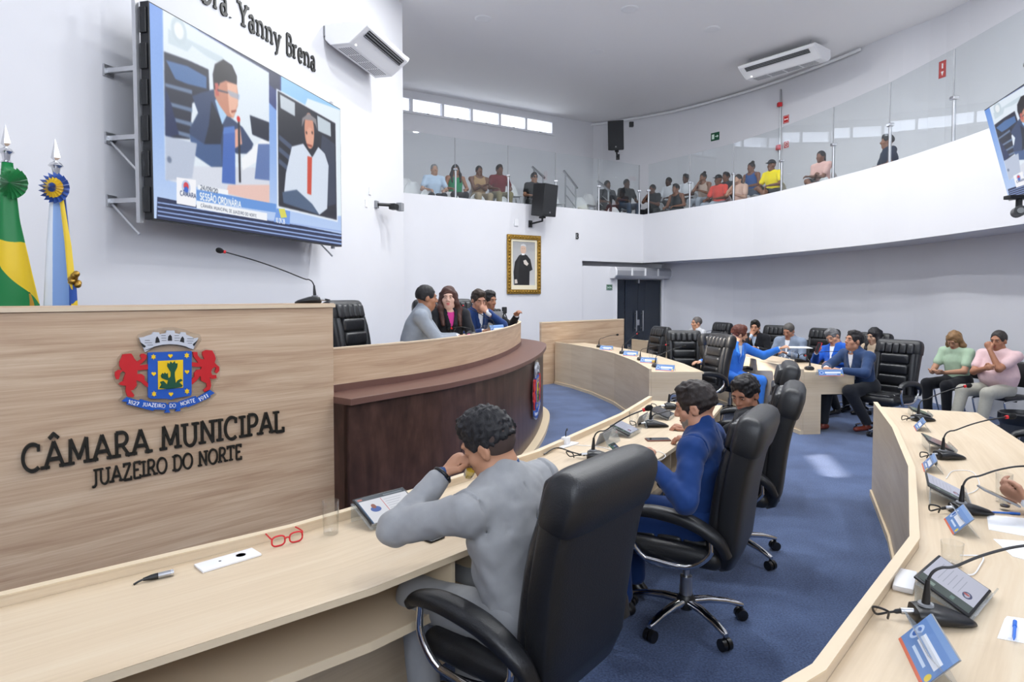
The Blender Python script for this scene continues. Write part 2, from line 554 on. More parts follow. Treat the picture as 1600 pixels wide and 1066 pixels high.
# upper right wall and upper far wall
UW = [at(px, py, CEIL) for px, py in [(1516, 0), (1390, 55), (1288, 98), (1176, 138), (1060, 170), (960, 188)]]
UW = [V(p.x, p.y, 0) for p in UW]
UB = [at(632, 140, CEIL), at(927, 192, CEIL)]
UB = [V(p.x, p.y, 0) for p in UB]
ud = (UB[1]-UB[0]).normalized(); un = V(ud.y, -ud.x, 0)
UW = [V(3.4, -4.4, 0), V(6.0, -.6, 0), V(7.6, 3.4, 0), V(8.3, 7.4, 0)] + UW + [UB[1]]
UWC = [V(p.x, p.y, 0) for p in catmull(UW, 5)]
iw = max(i for i, p in enumerate(UWC) if p.y < 3.6)
mbw = ribbon(MB(), UWC[iw:], ZSOF, CEIL, .15)
ribbon(mbw, UWC[:iw+1], ZSOF, ADDED_SIDE_WINDOW_Z[0], .15); ribbon(mbw, UWC[:iw+1], ADDED_SIDE_WINDOW_Z[1], CEIL, .15)
tag(mbw.build('wall_upper_right', m_wall, smooth='auto'), kind='structure')
# window strip in the upper far wall
zw0, zw1 = 6.525, 6.91
def ubs(px):
    d = ray(px, 170)
    a = np.array([[d.x, -ud.x], [d.y, -ud.y]])
    return float(np.linalg.solve(a, [UB[0].x, UB[0].y])[1])
sa, sb = ubs(633) - .75, ubs(864)
Lb = (UB[1]-UB[0]).length
MU = Matrix.Translation(UB[0]) @ Matrix.Rotation(math.atan2(ud.y, ud.x), 4, 'Z')    # local x along the wall, -y towards the camera
wu = MB()
for x0, x1, z0, z1 in [(-2.5, sa, ZSOF, CEIL), (sb, Lb+.15, ZSOF, CEIL), (sa, sb, ZSOF, zw0), (sa, sb, zw1, CEIL)]:
    wu.box((x0, 0, z0), (x1, .2, z1), MU)
tag(wu.build('wall_upper_far', m_wall), kind='structure')
edges = [sa] + [ubs(px) for px in (643, 692, 737, 781, 822)] + [sb]
win_glass = glass_mat('window_glass', (.97, .98, 1.0), 1.0)
m_winframe = mat('white_window_frame', 'E4E4E8', .45)
w = empty('window_1'); tag(w, kind='structure')
fr = MB()
fr.box((sa, -.015, zw0), (sb, .12, zw0+.035), MU).box((sa, -.015, zw1-.035), (sb, .12, zw1), MU)
fr.box((sa, -.015, zw0+.035), (sa+.035, .12, zw1-.035), MU).box((sb-.035, -.015, zw0+.035), (sb, .12, zw1-.035), MU)
fr.build('window_frame', m_winframe, w)
for e in edges[1:-1]:
    MB().box((e-.035, -.015, zw0+.035), (e+.035, .10, zw1-.035), MU).build('mullion', m_winframe, w)
for i in range(len(edges)-1):
    MB().box((edges[i]+.036, .05, zw0+.036), (edges[i+1]-.036, .056, zw1-.036), MU).build('pane', win_glass, w)
    if i:
        c = (edges[i]+edges[i+1])/2
        MB().box((c-.03, -.045, zw0+.005), (c+.03, -.016, zw0+.03), MU).build('latch', m_grey, w)
MB().box((sa-.05, -.05, zw0-.03), (sb+.05, -.001, zw0-.002), MU).build('window_sill', m_winframe, w)

w = empty('added_window_side'); tag(w, kind='structure')  # panes of the added side band, an unseen daylight source
for a, b_ in zip(UWC[:iw:2], UWC[2:iw+1:2]):
    ribbon(MB(), offs([a, b_], .07), ADDED_SIDE_WINDOW_Z[0], ADDED_SIDE_WINDOW_Z[1], .006).build('pane', win_glass, w)
    MB().cyl(V(b_.x+.08, b_.y, ADDED_SIDE_WINDOW_Z[0]), V(b_.x+.08, b_.y, ADDED_SIDE_WINDOW_Z[1]), .04, n=8).build('mullion', m_winframe, w)
# closing wall behind the camera
wx0, wx1, wz0, wz1 = ADDED_BACK_WINDOW
tag(MB().box((-8, -4.6, 0), (10, -4.4, wz0)).box((-8, -4.6, wz1), (10, -4.4, CEIL)).box((-8, -4.6, wz0), (wx0, -4.4, wz1)).box((wx1, -4.6, wz0), (10, -4.4, wz1)).build('wall_back', m_wall), kind='structure')
w = empty('added_window_back'); tag(w, kind='structure')  # panes of the added rear opening that brings in fill daylight
for k in range(7):
    x = wx0 + (wx1-wx0)*k/6
    MB().box((x-.04, -4.56, wz0), (x+.04, -4.46, wz1)).build('mullion', m_winframe, w)
    if k < 6: MB().box((x+.045, -4.52, wz0+.01), (x+(wx1-wx0)/6-.045, -4.514, wz1-.01)).build('pane', win_glass, w)

# balcony floor slab: from parapet to the upper walls
nb = 14
outer = [V(PL2.x, PL2.y, 0).lerp(V(PC.x, PC.y, 0), i/6) - pn*.165 for i in range(6)]
inner = [V(*(UB[0] - ud*1.5).to_2d(), 0).lerp(UB[1], i/6) for i in range(6)]
tag(slab(MB(), outer + [V(PC.x, PC.y, 0) + V(.05, .2, 0)], inner + [UB[1]], ZSOF+.002, ZBALC).build('floor_balcony_far', m_wall), kind='structure')
def resample(pts, n):
    L = [0]
    for a, b_ in zip(pts[:-1], pts[1:]): L.append(L[-1] + (b_-a).length)
    out = []
    for k in range(n):
        t = L[-1]*k/(n-1)
        for i in range(len(L)-1):
            if t <= L[i+1] + 1e-9:
                f = (t-L[i])/max(1e-9, L[i+1]-L[i]); out.append(pts[i].lerp(pts[i+1], f)); break
    return out
o2 = resample(offs(PRC, -.165), 30)
i2 = resample(list(reversed(UWC)), 30)
tag(slab(MB(), i2, o2, ZSOF+.002, ZBALC).build('floor_balcony_right', m_wall), kind='structure')

# door wall under the balcony
dl = farpt(909.5) - pn*.08
dd = (DC - V(dl.x, dl.y, 0)); dlen = dd.length; dd.normalize(); dn = V(dd.y, -dd.x, 0)
MD = Matrix.Translation(V(dl.x, dl.y, 0)) @ Matrix.Rotation(math.atan2(dd.y, dd.x), 4, 'Z')
def doors(px):
    d = ray(px, HOR)
    a = np.array([[d.x, -dd.x], [d.y, -dd.y]])
    return float(np.linalg.solve(a, [dl.x, dl.y])[1])
da, db = doors(963.5), doors(1033)
DTOP = 2.14
wd_ = MB()
ZB = 2.46
wd_.box((-.25, 0, 0), (da, .18, ZB), MD).box((db, 0, 0), (dlen+.25, .18, ZB), MD).box((da, 0, DTOP), (db, .18, ZB), MD)
wd_.box((-.6, .42, 0), (dlen+1.6, .5, ZSOF+.1), MD).box((-.6, .181, ZSOF+.003), (dlen+1.6, 1.2, ZSOF+.12), MD).box((-.6, .185, 0), (-.4, .9, ZSOF), MD).box((dlen+.3, .0, 0), (dlen+.5, .9, ZSOF), MD).box((dlen-.02, -.6, ZSOF+.003), (dlen+1.6, 1.0, ZSOF+.12), MD)
tag(wd_.build('wall_door', m_wall), kind='structure')
m_doorglass = mat('dark_tinted_glass_door', '1C2430', .08, spec=.6)
m_doorframe = mat('white_door_frame', 'E8E8EC', .4)
dr = empty('door_1'); tag(dr, kind='structure')
fr = MB(); fr.box((da-.07, -.03, 0), (da, .15, DTOP+.07), MD).box((db, -.03, 0), (db+.07, .15, DTOP+.07), MD).box((da, -.03, DTOP), (db, .15, DTOP+.07), MD)
fr.build('door_frame', m_doorframe, dr)
md_ = doors(978); mid = doors(998)
MB().box((da+.004, .05, .01), (md_-.004, .07, DTOP-.01), MD).build('side_panel', m_doorglass, dr)
for x0, x1, hx in ((md_, mid, mid-.10), (mid, db, mid+.12)):
    lf = MB().box((x0+.005, .03, .01), (x1-.005, .045, DTOP-.015), MD).build('door_leaf', m_doorglass, dr)
    hb = MB()
    p = lambda x, y, z: MD @ V(x, y, z)
    hb.tube([p(hx, -.035, .78), p(hx, -.035, 1.32)], .018, 10)
    hb.tube([p(hx, -.035, .86), p(hx, .03, .86)], .01, 8).tube([p(hx, -.035, 1.24), p(hx, .03, 1.24)], .01, 8)
    hb.build('door_handle', m_steel, lf, smooth='auto')
MB().box((mid-.05, .016, .93), (mid+.05, .03, 1.08), MD).build('lock_plate', m_steel, dr, bevel=.004)
MB().box((mid-.03, .0, DTOP-.10), (mid+.03, .03, DTOP), MD).build('patch_fitting', m_steel, dr)

# ------------------------------------------------------------------ downlights
LIT_LAMPS = [(1.9, 5.0), (4.8, 4.4), (-.3, 7.6), (1.8, 7.2), (4.4, 6.8), (-.4, 10.0), (1.8, 9.8),
             (4.4, 9.4), (2.2, 12.2)]
p = at(1112, 45.5, CEIL); LIT_LAMPS.append((p.x, p.y))
UNLIT_LAMPS = [tuple(at(755, 29, CEIL).to_2d()), tuple(at(933, 81, CEIL).to_2d())]
m_lampon = mat('lit_lamp_diffuser', 'FFFFFF', .5, emit=('FFF6EA', 12))
m_lampoff = mat('unlit_lamp_diffuser', 'E6E4E2', .5)
for k, (x, y) in enumerate(LIT_LAMPS + UNLIT_LAMPS):
    lit = k < len(LIT_LAMPS)
    e = empty('ceiling_downlight', (x, y, CEIL), 0, None, 'ceiling light', 'ceiling downlights')
    if lit:
        e['label'] = 'glowing round recessed downlight in the white ceiling, the only lit one' if k == len(LIT_LAMPS)-1 else 'glowing round recessed downlight above the council desks, outside the picture'
    else:
        e['label'] = 'unlit pale round downlight, ' + ('left one, nearest the split air conditioner by the screen' if k == len(LIT_LAMPS) else 'right one, out over the balcony glass')
    MB().lathe([(.11, -.012), (.15, -.014), (.165, -.004), (.165, 0)], n=28).build('ring', m_white, e, smooth='auto')
    MB().lathe([(0, -.008), (.112, -.008)], n=28).build('diffuser', m_lampon if lit else m_lampoff, e)
    if lit:
        l = area_lamp('downlight_lamp', (0, 0, -.03), .24, LAMP_POWER)
        l.parent = e
# ------------------------------------------------------------------ lettering: a stroke alphabet (cap height 1)
def arc(cx, cy, rx, ry, a0, a1, n=12):
    return [(cx + rx*math.cos(R(a0+(a1-a0)*i/n)), cy + ry*math.sin(R(a0+(a1-a0)*i/n))) for i in range(n+1)]
G = {
 'A': (.92, [[(.06,0),(.46,1)], [(.46,1),(.86,0)], [(.2,.34),(.72,.34)]], [(.06,0),(.86,0)]),
 'B': (.72, [[(.14,0),(.14,1)], [(.14,1),(.4,1)]+arc(.4,.77,.22,.23,90,-90)+[(.14,.54)], [(.14,.54),(.42,.54)]+arc(.42,.27,.25,.27,90,-90)+[(.14,0)]], []),
 'C': (.86, [arc(.47,.5,.40,.5,52,308,20)], [(.72,.84,'v')]),
 'D': (.86, [[(.14,0),(.14,1)], [(.14,1),(.38,1)]+arc(.38,.5,.42,.5,90,-90)+[(.14,0)]], [(.14,1),(.14,0)]),
 'E': (.70, [[(.14,0),(.14,1)], [(.14,1),(.62,1)], [(.14,.52),(.52,.52)], [(.14,0),(.64,0)]], [(.62,.94,'v'),(.64,.06,'v')]),
 'F': (.66, [[(.14,0),(.14,1)], [(.14,1),(.6,1)], [(.14,.52),(.5,.52)]], [(.14,0)]),
 'G': (.88, [arc(.47,.5,.40,.5,52,320,20)+[(.8,.45),(.55,.45)]], []),
 'H': (.90, [[(.16,0),(.16,1)], [(.74,0),(.74,1)], [(.16,.52),(.74,.52)]], [(.16,0),(.16,1),(.74,0),(.74,1)]),
 'I': (.40, [[(.2,0),(.2,1)]], [(.2,0),(.2,1)]),
 'J': (.52, [[(.34,1),(.34,.16)]+arc(.14,.16,.2,.24,0,-120,8)], [(.34,1)]),
 'L': (.70, [[(.16,1),(.16,0)], [(.16,0),(.64,0)]], [(.16,1),(.64,.07,'v')]),
 'M': (1.12, [[(.16,0),(.2,1)], [(.2,1),(.56,.18)], [(.56,.18),(.92,1)], [(.92,1),(.96,0)]], [(.16,0),(.96,0)]),
 'N': (.94, [[(.16,0),(.16,1)], [(.16,1),(.78,0)], [(.78,0),(.78,1)]], [(.16,0),(.78,1)]),
 'O': (.96, [arc(.48,.5,.42,.5,0,360,28)], []),
 'P': (.76, [[(.16,0),(.16,1)], [(.16,1),(.42,1)]+arc(.42,.73,.26,.27,90,-90)+[(.16,.46)]], [(.16,0)]),
 'Q': (.96, [arc(.48,.5,.42,.5,0,360,28), [(.55,.25),(.85,-.1)]], []),
 'R': (.84, [[(.16,0),(.16,1)], [(.16,1),(.42,1)]+arc(.42,.74,.26,.26,90,-90)+[(.16,.48)], [(.42,.48),(.78,0)]], [(.16,0),(.78,0)]),
 'S': (.68, [arc(.34,.75,.25,.25,30,250,12)+arc(.34,.26,.27,.26,80,-150,12)], []),
 'T': (.80, [[(.4,0),(.4,1)], [(.06,1),(.74,1)]], [(.4,0),(.06,.94,'v'),(.74,.94,'v')]),
 'U': (.92, [[(.16,1),(.16,.34)]+arc(.46,.34,.30,.34,180,360,12)+[(.76,1)]], [(.16,1),(.76,1)]),
 'V': (.88, [[(.06,1),(.44,0)], [(.44,0),(.82,1)]], [(.06,1),(.82,1)]),
 'X': (.84, [[(.08,0),(.76,1)], [(.08,1),(.76,0)]], []),
 'Y': (.86, [[(.06,1),(.43,.46)], [(.8,1),(.43,.46)], [(.43,.46),(.43,0)]], [(.06,1),(.8,1),(.43,0)]),
 'Z': (.78, [[(.1,1),(.66,1)], [(.66,1),(.1,0)], [(.1,0),(.7,0)]], [(.1,.94,'v'),(.7,.06,'v')]),
 'a': (.64, [arc(.27,.2,.2,.21,0,360,16), arc(.27,.46,.2,.24,150,0,8)+[(.47,.1),(.58,.02)]], []),
 'r': (.52, [[(.16,0),(.16,.68)], arc(.36,.42,.2,.25,180,60,8)], [(.16,0),(.1,.68)]),
 'n': (.86, [[(.18,0),(.18,.68)], arc(.43,.42,.25,.26,180,0,10)+[(.68,0)]], [(.18,0),(.12,.68),(.68,0)]),
 'e': (.62, [[(.08,.36),(.54,.36)]+arc(.31,.34,.23,.34,0,310,18)], []),
 'y': (.74, [[(.1,.68),(.38,0)], [(.66,.68),(.33,-.12)]+arc(.19,-.12,.14,.18,0,-110,6)], [(.1,.68),(.66,.68)]),
 '.': (.30, [[(.15,.03),(.15,.05)]], []),
 '0': (.70, [arc(.35,.5,.27,.5,0,360,24)], []),
 '1': (.46, [[(.1,.8),(.28,1),(.28,0)]], []),
 '2': (.66, [arc(.33,.72,.25,.28,160,-30,10)+[(.08,0),(.6,0)]], []),
 '3': (.66, [arc(.32,.75,.24,.25,150,-90,10)+arc(.32,.26,.27,.26,90,-150,12)], []),
 '4': (.70, [[(.48,0),(.48,1),(.06,.3),(.64,.3)]], []),
 '5': (.66, [[(.56,1),(.14,1),(.12,.56)]+arc(.33,.31,.27,.31,110,-140,12)], []),
 '6': (.66, [arc(.34,.3,.26,.3,0,360,16), [(.09,.36)]+arc(.5,.36,.42,.64,170,100,8)], []),
 '7': (.64, [[(.06,1),(.58,1),(.22,0)]], []),
 '8': (.66, [arc(.33,.75,.21,.24,0,360,16), arc(.33,.26,.26,.26,0,360,16)], []),
 '9': (.66, [arc(.33,.7,.26,.3,0,360,16), [(.58,.64)]+arc(.17,.64,.42,.64,0,-80,8)], []),
 '/': (.5, [[(.05,-.1),(.45,1.05)]], []), '-': (.5, [[(.08,.45),(.42,.45)]], []), ':': (.3, [[(.15,.1),(.15,.14)], [(.15,.6),(.15,.64)]], []),
 ' ': (.42, [], []),
}
ACC = {'Â': 'A', 'Ã': 'A', 'Á': 'A', 'Í': 'I', 'É': 'E'}
def glyph(ch):
    g = G.get(ACC.get(ch, ch), G.get(ch.upper(), G[' ']))
    w, st, sf = g
    if ch in ACC:
        cx = w/2
        mark = {'Â': [(cx-.2,1.12),(cx,1.3),(cx+.2,1.12)], 'Ã': [(cx-.2,1.14),(cx-.08,1.22),(cx+.08,1.14),(cx+.2,1.22)]}.get(ch, [(cx-.06,1.12),(cx+.12,1.3)])
        st = st + [mark]
    return w, st, sf
def text_width(t, track=.06): return sum(glyph(c)[0] + track for c in t) - track

def stroke_quads(poly, th):
    """each segment of a stroke as a rectangle, each joint as a small disc"""
    out = []
    for a, b in zip(poly[:-1], poly[1:]):
        dx, dy = b[0]-a[0], b[1]-a[1]
        L = math.hypot(dx, dy)
        if L < 1e-6: continue
        nx, ny = -dy/L*th/2, dx/L*th/2
        out.append([(a[0]-nx, a[1]-ny), (b[0]-nx, b[1]-ny), (b[0]+nx, b[1]+ny), (a[0]+nx, a[1]+ny)])
    for p in poly[1:-1]:
        out.append([(p[0]+th/2*math.cos(2*PI*k/10), p[1]+th/2*math.sin(2*PI*k/10)) for k in range(10)])
    return out

def letter_mb(ch, h, depth, M, x0=0.0, th=.17, serif=True, sx=1.0, y0=0.0, shear=0.0):
    w, st, sf = glyph(ch)
    mb = MB()
    T = lambda p: (x0 + (p[0] + shear*p[1])*h*sx, y0 + p[1]*h)
    k = 0
    for poly in st:
        for q in stroke_quads(poly, th):
            k += 1
            mb.prism([T(p) for p in q], 0, depth + k*2e-6, M)
    if serif:
        for s in sf:
            v = len(s) == 3
            hw, hh = (.06, .13) if v else ((.13 if ch.islower() else .19), .055)
            x, y = s[0], s[1]
            if not v: y = y + (.055 if y < .5 else -.055)
            k += 1
            mb.prism([T(p) for p in ((x-hw,y-hh),(x+hw,y-hh),(x+hw,y+hh),(x-hw,y+hh))], 0, depth + k*2e-6, M)
    return mb, w*h*sx

def wall_text(root, t, x0, y0, width, h, depth, M, m, th=.17, serif=True, name='letter', track=.06):
    sx = width/(text_width(t, track)*h)
    x = x0
    for ch in t:
        mb, w = letter_mb(ch, h, depth, M, x, th, serif, sx, y0)
        if mb.f: mb.build(name, m, root)
        x += w + track*h*sx

# ------------------------------------------------------------------ small painter for flat prints and screens
class Ras:
    def __init__(s, w, h, bg=(1, 1, 1)):
        s.w, s.h = w, h
        s.a = np.empty((h, w, 3), np.float32); s.a[:] = bg
    def poly(s, pts, c, al=1.0):
        P = np.array(pts, float)*[s.w, s.h]
        x0, x1 = max(0, int(P[:,0].min())-1), min(s.w, int(P[:,0].max())+2)
        y0, y1 = max(0, int(P[:,1].min())-1), min(s.h, int(P[:,1].max())+2)
        if x1 <= x0 or y1 <= y0: return s
        cov = np.zeros((y1-y0, x1-x0), np.float32)
        for ox, oy in ((.25,.25),(.75,.25),(.25,.75),(.75,.75)):
            X, Y = np.meshgrid(np.arange(x0, x1)+ox, np.arange(y0, y1)+oy)
            ins = np.zeros(X.shape, bool)
            for i in range(len(P)):
                xa, ya = P[i-1]; xb, yb = P[i]
                if ya == yb: continue
                c_ = ((ya > Y) != (yb > Y)) & (X < (xb-xa)*(Y-ya)/(yb-ya)+xa)
                ins ^= c_
            cov += ins*.25
        cov = (cov*al)[..., None]
        s.a[y0:y1, x0:x1] = s.a[y0:y1, x0:x1]*(1-cov) + np.array(c, np.float32)*cov
        return s
    def rect(s, x0, y0, x1, y1, c, al=1.0): return s.poly([(x0,y0),(x1,y0),(x1,y1),(x0,y1)], c, al)
    def ell(s, cx, cy, rx, ry, c, al=1.0): return s.poly([(cx+rx*math.cos(2*PI*k/28), cy+ry*math.sin(2*PI*k/28)) for k in range(28)], c, al)
    def text(s, t, x, y, h, c, th=.17, width=None, track=.06):
        """x, y = left end of the baseline, h = cap height, all as shares of the picture's height / width"""
        asp = s.h/s.w
        sx = 1.0 if width is None else width/(text_width(t, track)*h*asp)
        for ch in t:
            w, st, sf = glyph(ch)
            for poly in st:
                for q in stroke_quads(poly, th):
                    s.poly([(x+p[0]*h*asp*sx, y-p[1]*h) for p in q], c)
            x += (w+track)*h*asp*sx
        return s
    def blur(s, r):
        for ax in (0, 1):
            k = np.exp(-.5*(np.arange(-2*r, 2*r+1)/r)**2); k /= k.sum()
            p = np.pad(s.a, [(2*r, 2*r) if i == ax else (0, 0) for i in range(3)], mode='edge')
            n = s.a.shape[ax]
            s.a = sum(w*np.take(p, range(i, i+n), axis=ax) for i, w in enumerate(k)).astype(np.float32)
        return s
    def image(s, name):
        im = bpy.data.images.new(name, s.w, s.h)
        out = np.ones((s.h, s.w, 4), np.float32); out[..., :3] = np.clip(s.a[::-1], 0, 1)
        im.pixels.foreach_set(out.ravel()); im.update(); im.pack()
        return im

def plane_frame(o, u, n):
    """matrix with x along u, y up, z along the outward normal n"""
    m = Matrix.Identity(4)
    up = V(0,0,1)
    for i in range(3):
        m[i][0], m[i][1], m[i][2], m[i][3] = u[i], up[i], n[i], o[i]
    return m
def px_on(M, px, py):
    """pixel -> (x, y) in the plane of frame M"""
    d = ray(px, py); n = M.col[2].xyz; o = M.col[3].xyz
    C = V(0,0,HC)
    t = (o-C).dot(n)/d.dot(n)
    q = C + d*t - o
    return (q.dot(M.col[0].xyz), q.dot(M.col[1].xyz))
def ccw(p):
    a = sum(p[i-1][0]*p[i][1]-p[i][0]*p[i-1][1] for i in range(len(p)))
    return p if a > 0 else list(reversed(p))

# ------------------------------------------------------------------ coat of arms, drawn once in its own plane
m_crred = mat('crest_red', 'C61A22', .45); m_crblue = mat('crest_blue', '1F57B4', .4); m_cryel = mat('crest_yellow', 'F2C616', .45)
m_crgreen = mat('crest_green', '0F4D35', .45); m_crgrey = mat('crest_silver', 'C9CBD2', .4); m_crblk = mat('crest_black', '18181B', .5); m_crwhite = mat('crest_white', 'F4F4F6', .45)
C_BACK = [(330,235),(345,205),(450,165),(530,150),(600,135),(700,135),(780,150),(880,190),(950,205),(965,260),(905,350),(960,360),(1000,340),(1090,360),(1120,440),(1150,510),(1140,620),(1085,690),(1070,740),(1115,790),(1010,890),(880,940),(785,965),(765,995),(590,1000),(480,972),(330,940),(215,900),(150,850),(195,800),(185,730),(120,670),(90,600),(100,535),(140,500),(140,440),(185,385),(290,362),(390,365),(340,290)]
C_LION1 = [(205,395),(270,390),(285,410),(300,440),(330,470),(375,440),(355,415),(365,395),(395,390),(420,405),(420,435),(390,470),(350,505),(435,495),(435,545),(380,550),(330,555),(330,590),(370,590),(400,610),(400,650),(435,680),(435,720),(400,700),(370,670),(320,650),(325,700),(290,745),(265,750),(300,795),(290,815),(235,810),(215,760),(220,705),(180,700),(150,690),(165,670),(190,660),(200,620),(215,580),(190,560),(165,575),(160,600),(150,640),(125,640),(110,600),(115,570),(145,550),(180,550),(155,510),(155,470),(175,430),(185,400)]
C_LION2 = [(870,375),(915,375),(920,410),(950,445),(985,445),(965,400),(965,375),(1000,355),(1060,360),(1085,400),(1095,440),(1085,480),(1105,500),(1130,520),(1130,560),(1105,585),(1085,570),(1100,530),(1085,520),(1060,540),(1050,570),(1060,600),(1100,600),(1105,630),(1060,640),(1035,620),(1045,660),(1050,700),(1040,740),(985,765),(975,745),(1010,715),(1005,680),(950,655),(950,620),(940,610),(920,640),(870,690),(855,690),(855,640),(885,620),(885,580),(910,550),(950,545),(960,520),(890,520),(860,510),(860,475),(925,480),(880,420)]
C_SHIELD = [(432,380),(860,365),(858,780),(850,800),(700,825),(655,842),(615,830),(460,830),(435,815)]
C_INNER = [(527,462),(773,450),(773,722),(530,740)]
C_PLANT = [(540,725),(560,690),(545,665),(580,655),(615,690),(625,650),(590,640),(560,625),(555,600),(570,578),(585,590),(592,572),(608,588),(622,578),(625,610),(632,632),(650,610),(650,570),(615,510),(620,480),(640,490),(650,465),(668,485),(690,462),(695,485),(718,485),(715,520),(690,570),(690,610),(695,640),(700,680),(720,650),(750,635),(768,650),(735,670),(768,700),(760,715),(700,725),(620,735)]
C_CROWN = [(345,235),(395,230),(410,222),(470,203),(485,180),(540,183),(546,203),(610,190),(615,165),(690,165),(695,190),(745,200),(755,180),(800,183),(806,206),(860,227),(885,242),(925,235),(872,355),(800,318),(720,302),(645,298),(570,303),(490,322),(405,375)]
C_WIN = [[(503,287),(508,240),(522,222),(538,245),(548,280)], [(625,265),(630,222),(648,205),(664,222),(668,265)], [(742,272),(755,238),(770,222),(784,243),(785,285)], [(352,275),(412,318),(398,333),(378,322)], [(925,250),(880,320),(868,300),(905,268)]]
C_BRICKS = [(400,262,450),(400,285,470),(425,306,480),(560,215,605),(562,238,610),(566,262,612),(690,215,735),(690,238,742),(690,262,735),(815,245,880),(810,268,872),(820,290,862)]
C_RIB = [(180,855),(225,815),(350,850),(362,835),(460,862),(610,872),(615,888),(640,888),(642,868),(715,865),(720,875),(738,860),(900,805),(910,825),(1040,745),(1085,775),(1040,800),(1045,815),(905,880),(820,915),(815,905),(745,925),(750,950),(700,955),(715,930),(635,932),(650,965),(595,968),(610,940),(500,935),(480,950),(350,915),(225,885),(235,862)]
def star6(cx, cy, r): return [(cx+(r if k % 2 == 0 else r*.55)*math.sin(PI*k/6), cy-(r if k % 2 == 0 else r*.55)*math.cos(PI*k/6)*1.1) for k in range(12)]
def heart(cx, cy, r): return [(cx+r*.062*16*math.sin(t)**3, cy-r*.062*(13*math.cos(t)-5*math.cos(2*t)-2*math.cos(3*t)-math.cos(4*t))) for t in [2*PI*k/18 for k in range(18)]]

def crest(root, fmap, M, k=1.0):
    """fmap: drawing coordinates -> (x, y) in the plane M; k scales the relief"""
    def piece(name, polys, m, z0, z1):
        mb = MB()
        for p in polys: mb.prism(ccw([fmap(*q) for q in p]), z0*k, z1*k, M)
        return mb.build(name, m, root, bevel=0)
    piece('acrylic_backing', [C_BACK], m_crestback, .004, .012)
    piece('lion', [C_LION1], m_crred, .0125, .024); piece('lion', [C_LION2], m_crred, .0125, .024)
    cr_ = piece('mural_crown', [C_CROWN], m_crgrey, .0125, .026)
    mb = MB()
    for p in C_WIN: mb.prism(ccw([fmap(*q) for q in p]), .0262*k, .0275*k, M)
    for x0, y, x1 in C_BRICKS: mb.prism(ccw([fmap(*q) for q in ((x0,y-2),(x1,y-2),(x1,y+2),(x0,y+2))]), .0262*k, .027*k, M)
    rim = [(405+ (872-405)*i/12, 352 - 52*math.sin(PI*i/12) + (1-i/12)*6) for i in range(13)]
    for a, b_ in zip(rim[:-1], rim[1:]): mb.prism(ccw([fmap(*q) for q in ((a[0],a[1]-3),(b_[0],b_[1]-3),(b_[0],b_[1]+3),(a[0],a[1]+3))]), .0262*k, .027*k, M)
    mb.build('crown_openings', m_crblk, cr_)
    sh = piece('shield', [C_SHIELD], m_crblue, .0125, .026)
    def sub(name, polys, m, z0, z1):
        mb = MB()
        for p in polys: mb.prism(ccw([fmap(*q) for q in p]), z0*k, z1*k, M)
        mb.build(name, m, sh)
    sub('yellow_field', [C_INNER], m_cryel, .0262, .029)
    sub('cactus', [C_PLANT], m_crgreen, .0292, .033)
    for c in ((485,422),(810,408),(490,783),(812,758)): sub('star', [star6(*c, 27)], m_cryel, .0262, .029)
    for c in ((650,412),(487,587),(812,568),(655,785)): sub('heart', [heart(*c, 23)], m_cryel, .0262, .029)
    rb = piece('ribbon', [C_RIB], m_crblue, .0125, .025)
    for t, cx, cy, wd, rot in (('1827',292,870,108,14), ('JUAZEIRO',490,893,222,5), ('DO',673,897,62,-1), ('NORTE',820,864,148,-15), ('1911',973,820,104,-27)):
        h = 34.0; sx = wd/(text_width(t)*h); x = -wd/2
        ca, sa_ = math.cos(R(rot)), math.sin(R(rot))
        mb = MB()
        for ch in t:
            w_, st, _ = glyph(ch)
            for poly in st:
                for q in stroke_quads(poly, .2):
                    pts = []
                    for a, b_ in q:
                        lx, ly = x + a*h*sx, h/2 - b_*h
                        pts.append(fmap(cx + lx*ca - ly*sa_, cy + lx*sa_ + ly*ca))
                    mb.prism(ccw(pts), .0252*k, .0262*k, M)
            x += (w_+.06)*h*sx
        mb.build('ribbon_text', m_crwhite, rb)
m_crestback = glass_mat('crest_acrylic', (1.0, .985, .95), 1.6, .05, .03)

# ------------------------------------------------------------------ podium
PB = at(520, 474, 1.69); PB = V(-.28*4.42, 4.42, 0)
PU = V(.696, .718, 0).normalized(); PN = V(PU.y, -PU.x, 0)
PTOP = 1.688
pod = empty('podium', tuple(PB - PU*1.7), 0, 'tall light oak podium with coat of arms and black lettering on its front', 'podium')
MP = plane_frame(PB, PU, PN)                     # x along the front (0 at the right end), y up, z outward
inv = Matrix.Translation(-(PB - PU*1.7))
MPl = inv @ MP
def podbox(mb, x0, x1, y0, y1, z0, z1): return mb.box((x0, y0, z0), (x1, y1, z1), MPl)
PLEN = 3.6
podbox(MB(), -PLEN, 0, 0, PTOP-.03, -.03, 0).build('front_panel', m_wood, pod)
podbox(MB(), -PLEN, .004, PTOP-.029, PTOP, -.30, .012).build('top', [m_wood], pod, bevel=.002)
podbox(MB(), -PLEN, .012, PTOP-.027, PTOP-.004, .0125, .015).build('edge_band', m_oakedge, pod)
podbox(MB(), -.03, 0, 0, PTOP-.03, -.3, -.031).build('side_panel', m_wood, pod)
podbox(MB(), -PLEN, -PLEN+.03, 0, PTOP-.03, -.3, -.031).build('side_panel', m_wood, pod)

cre = empty('coat_of_arms', tuple(PB - PU*1.0 + V(0,0,1.2)), 0, 'painted coat of arms with red lions and blue shield on the oak podium front', 'emblem')
cinv = Matrix.Translation(-cre.location)
fm = lambda x, y: px_on(MP, 160 + x*200/1254, 490 + y*170/1066)
crest(cre, fm, cinv @ MP)

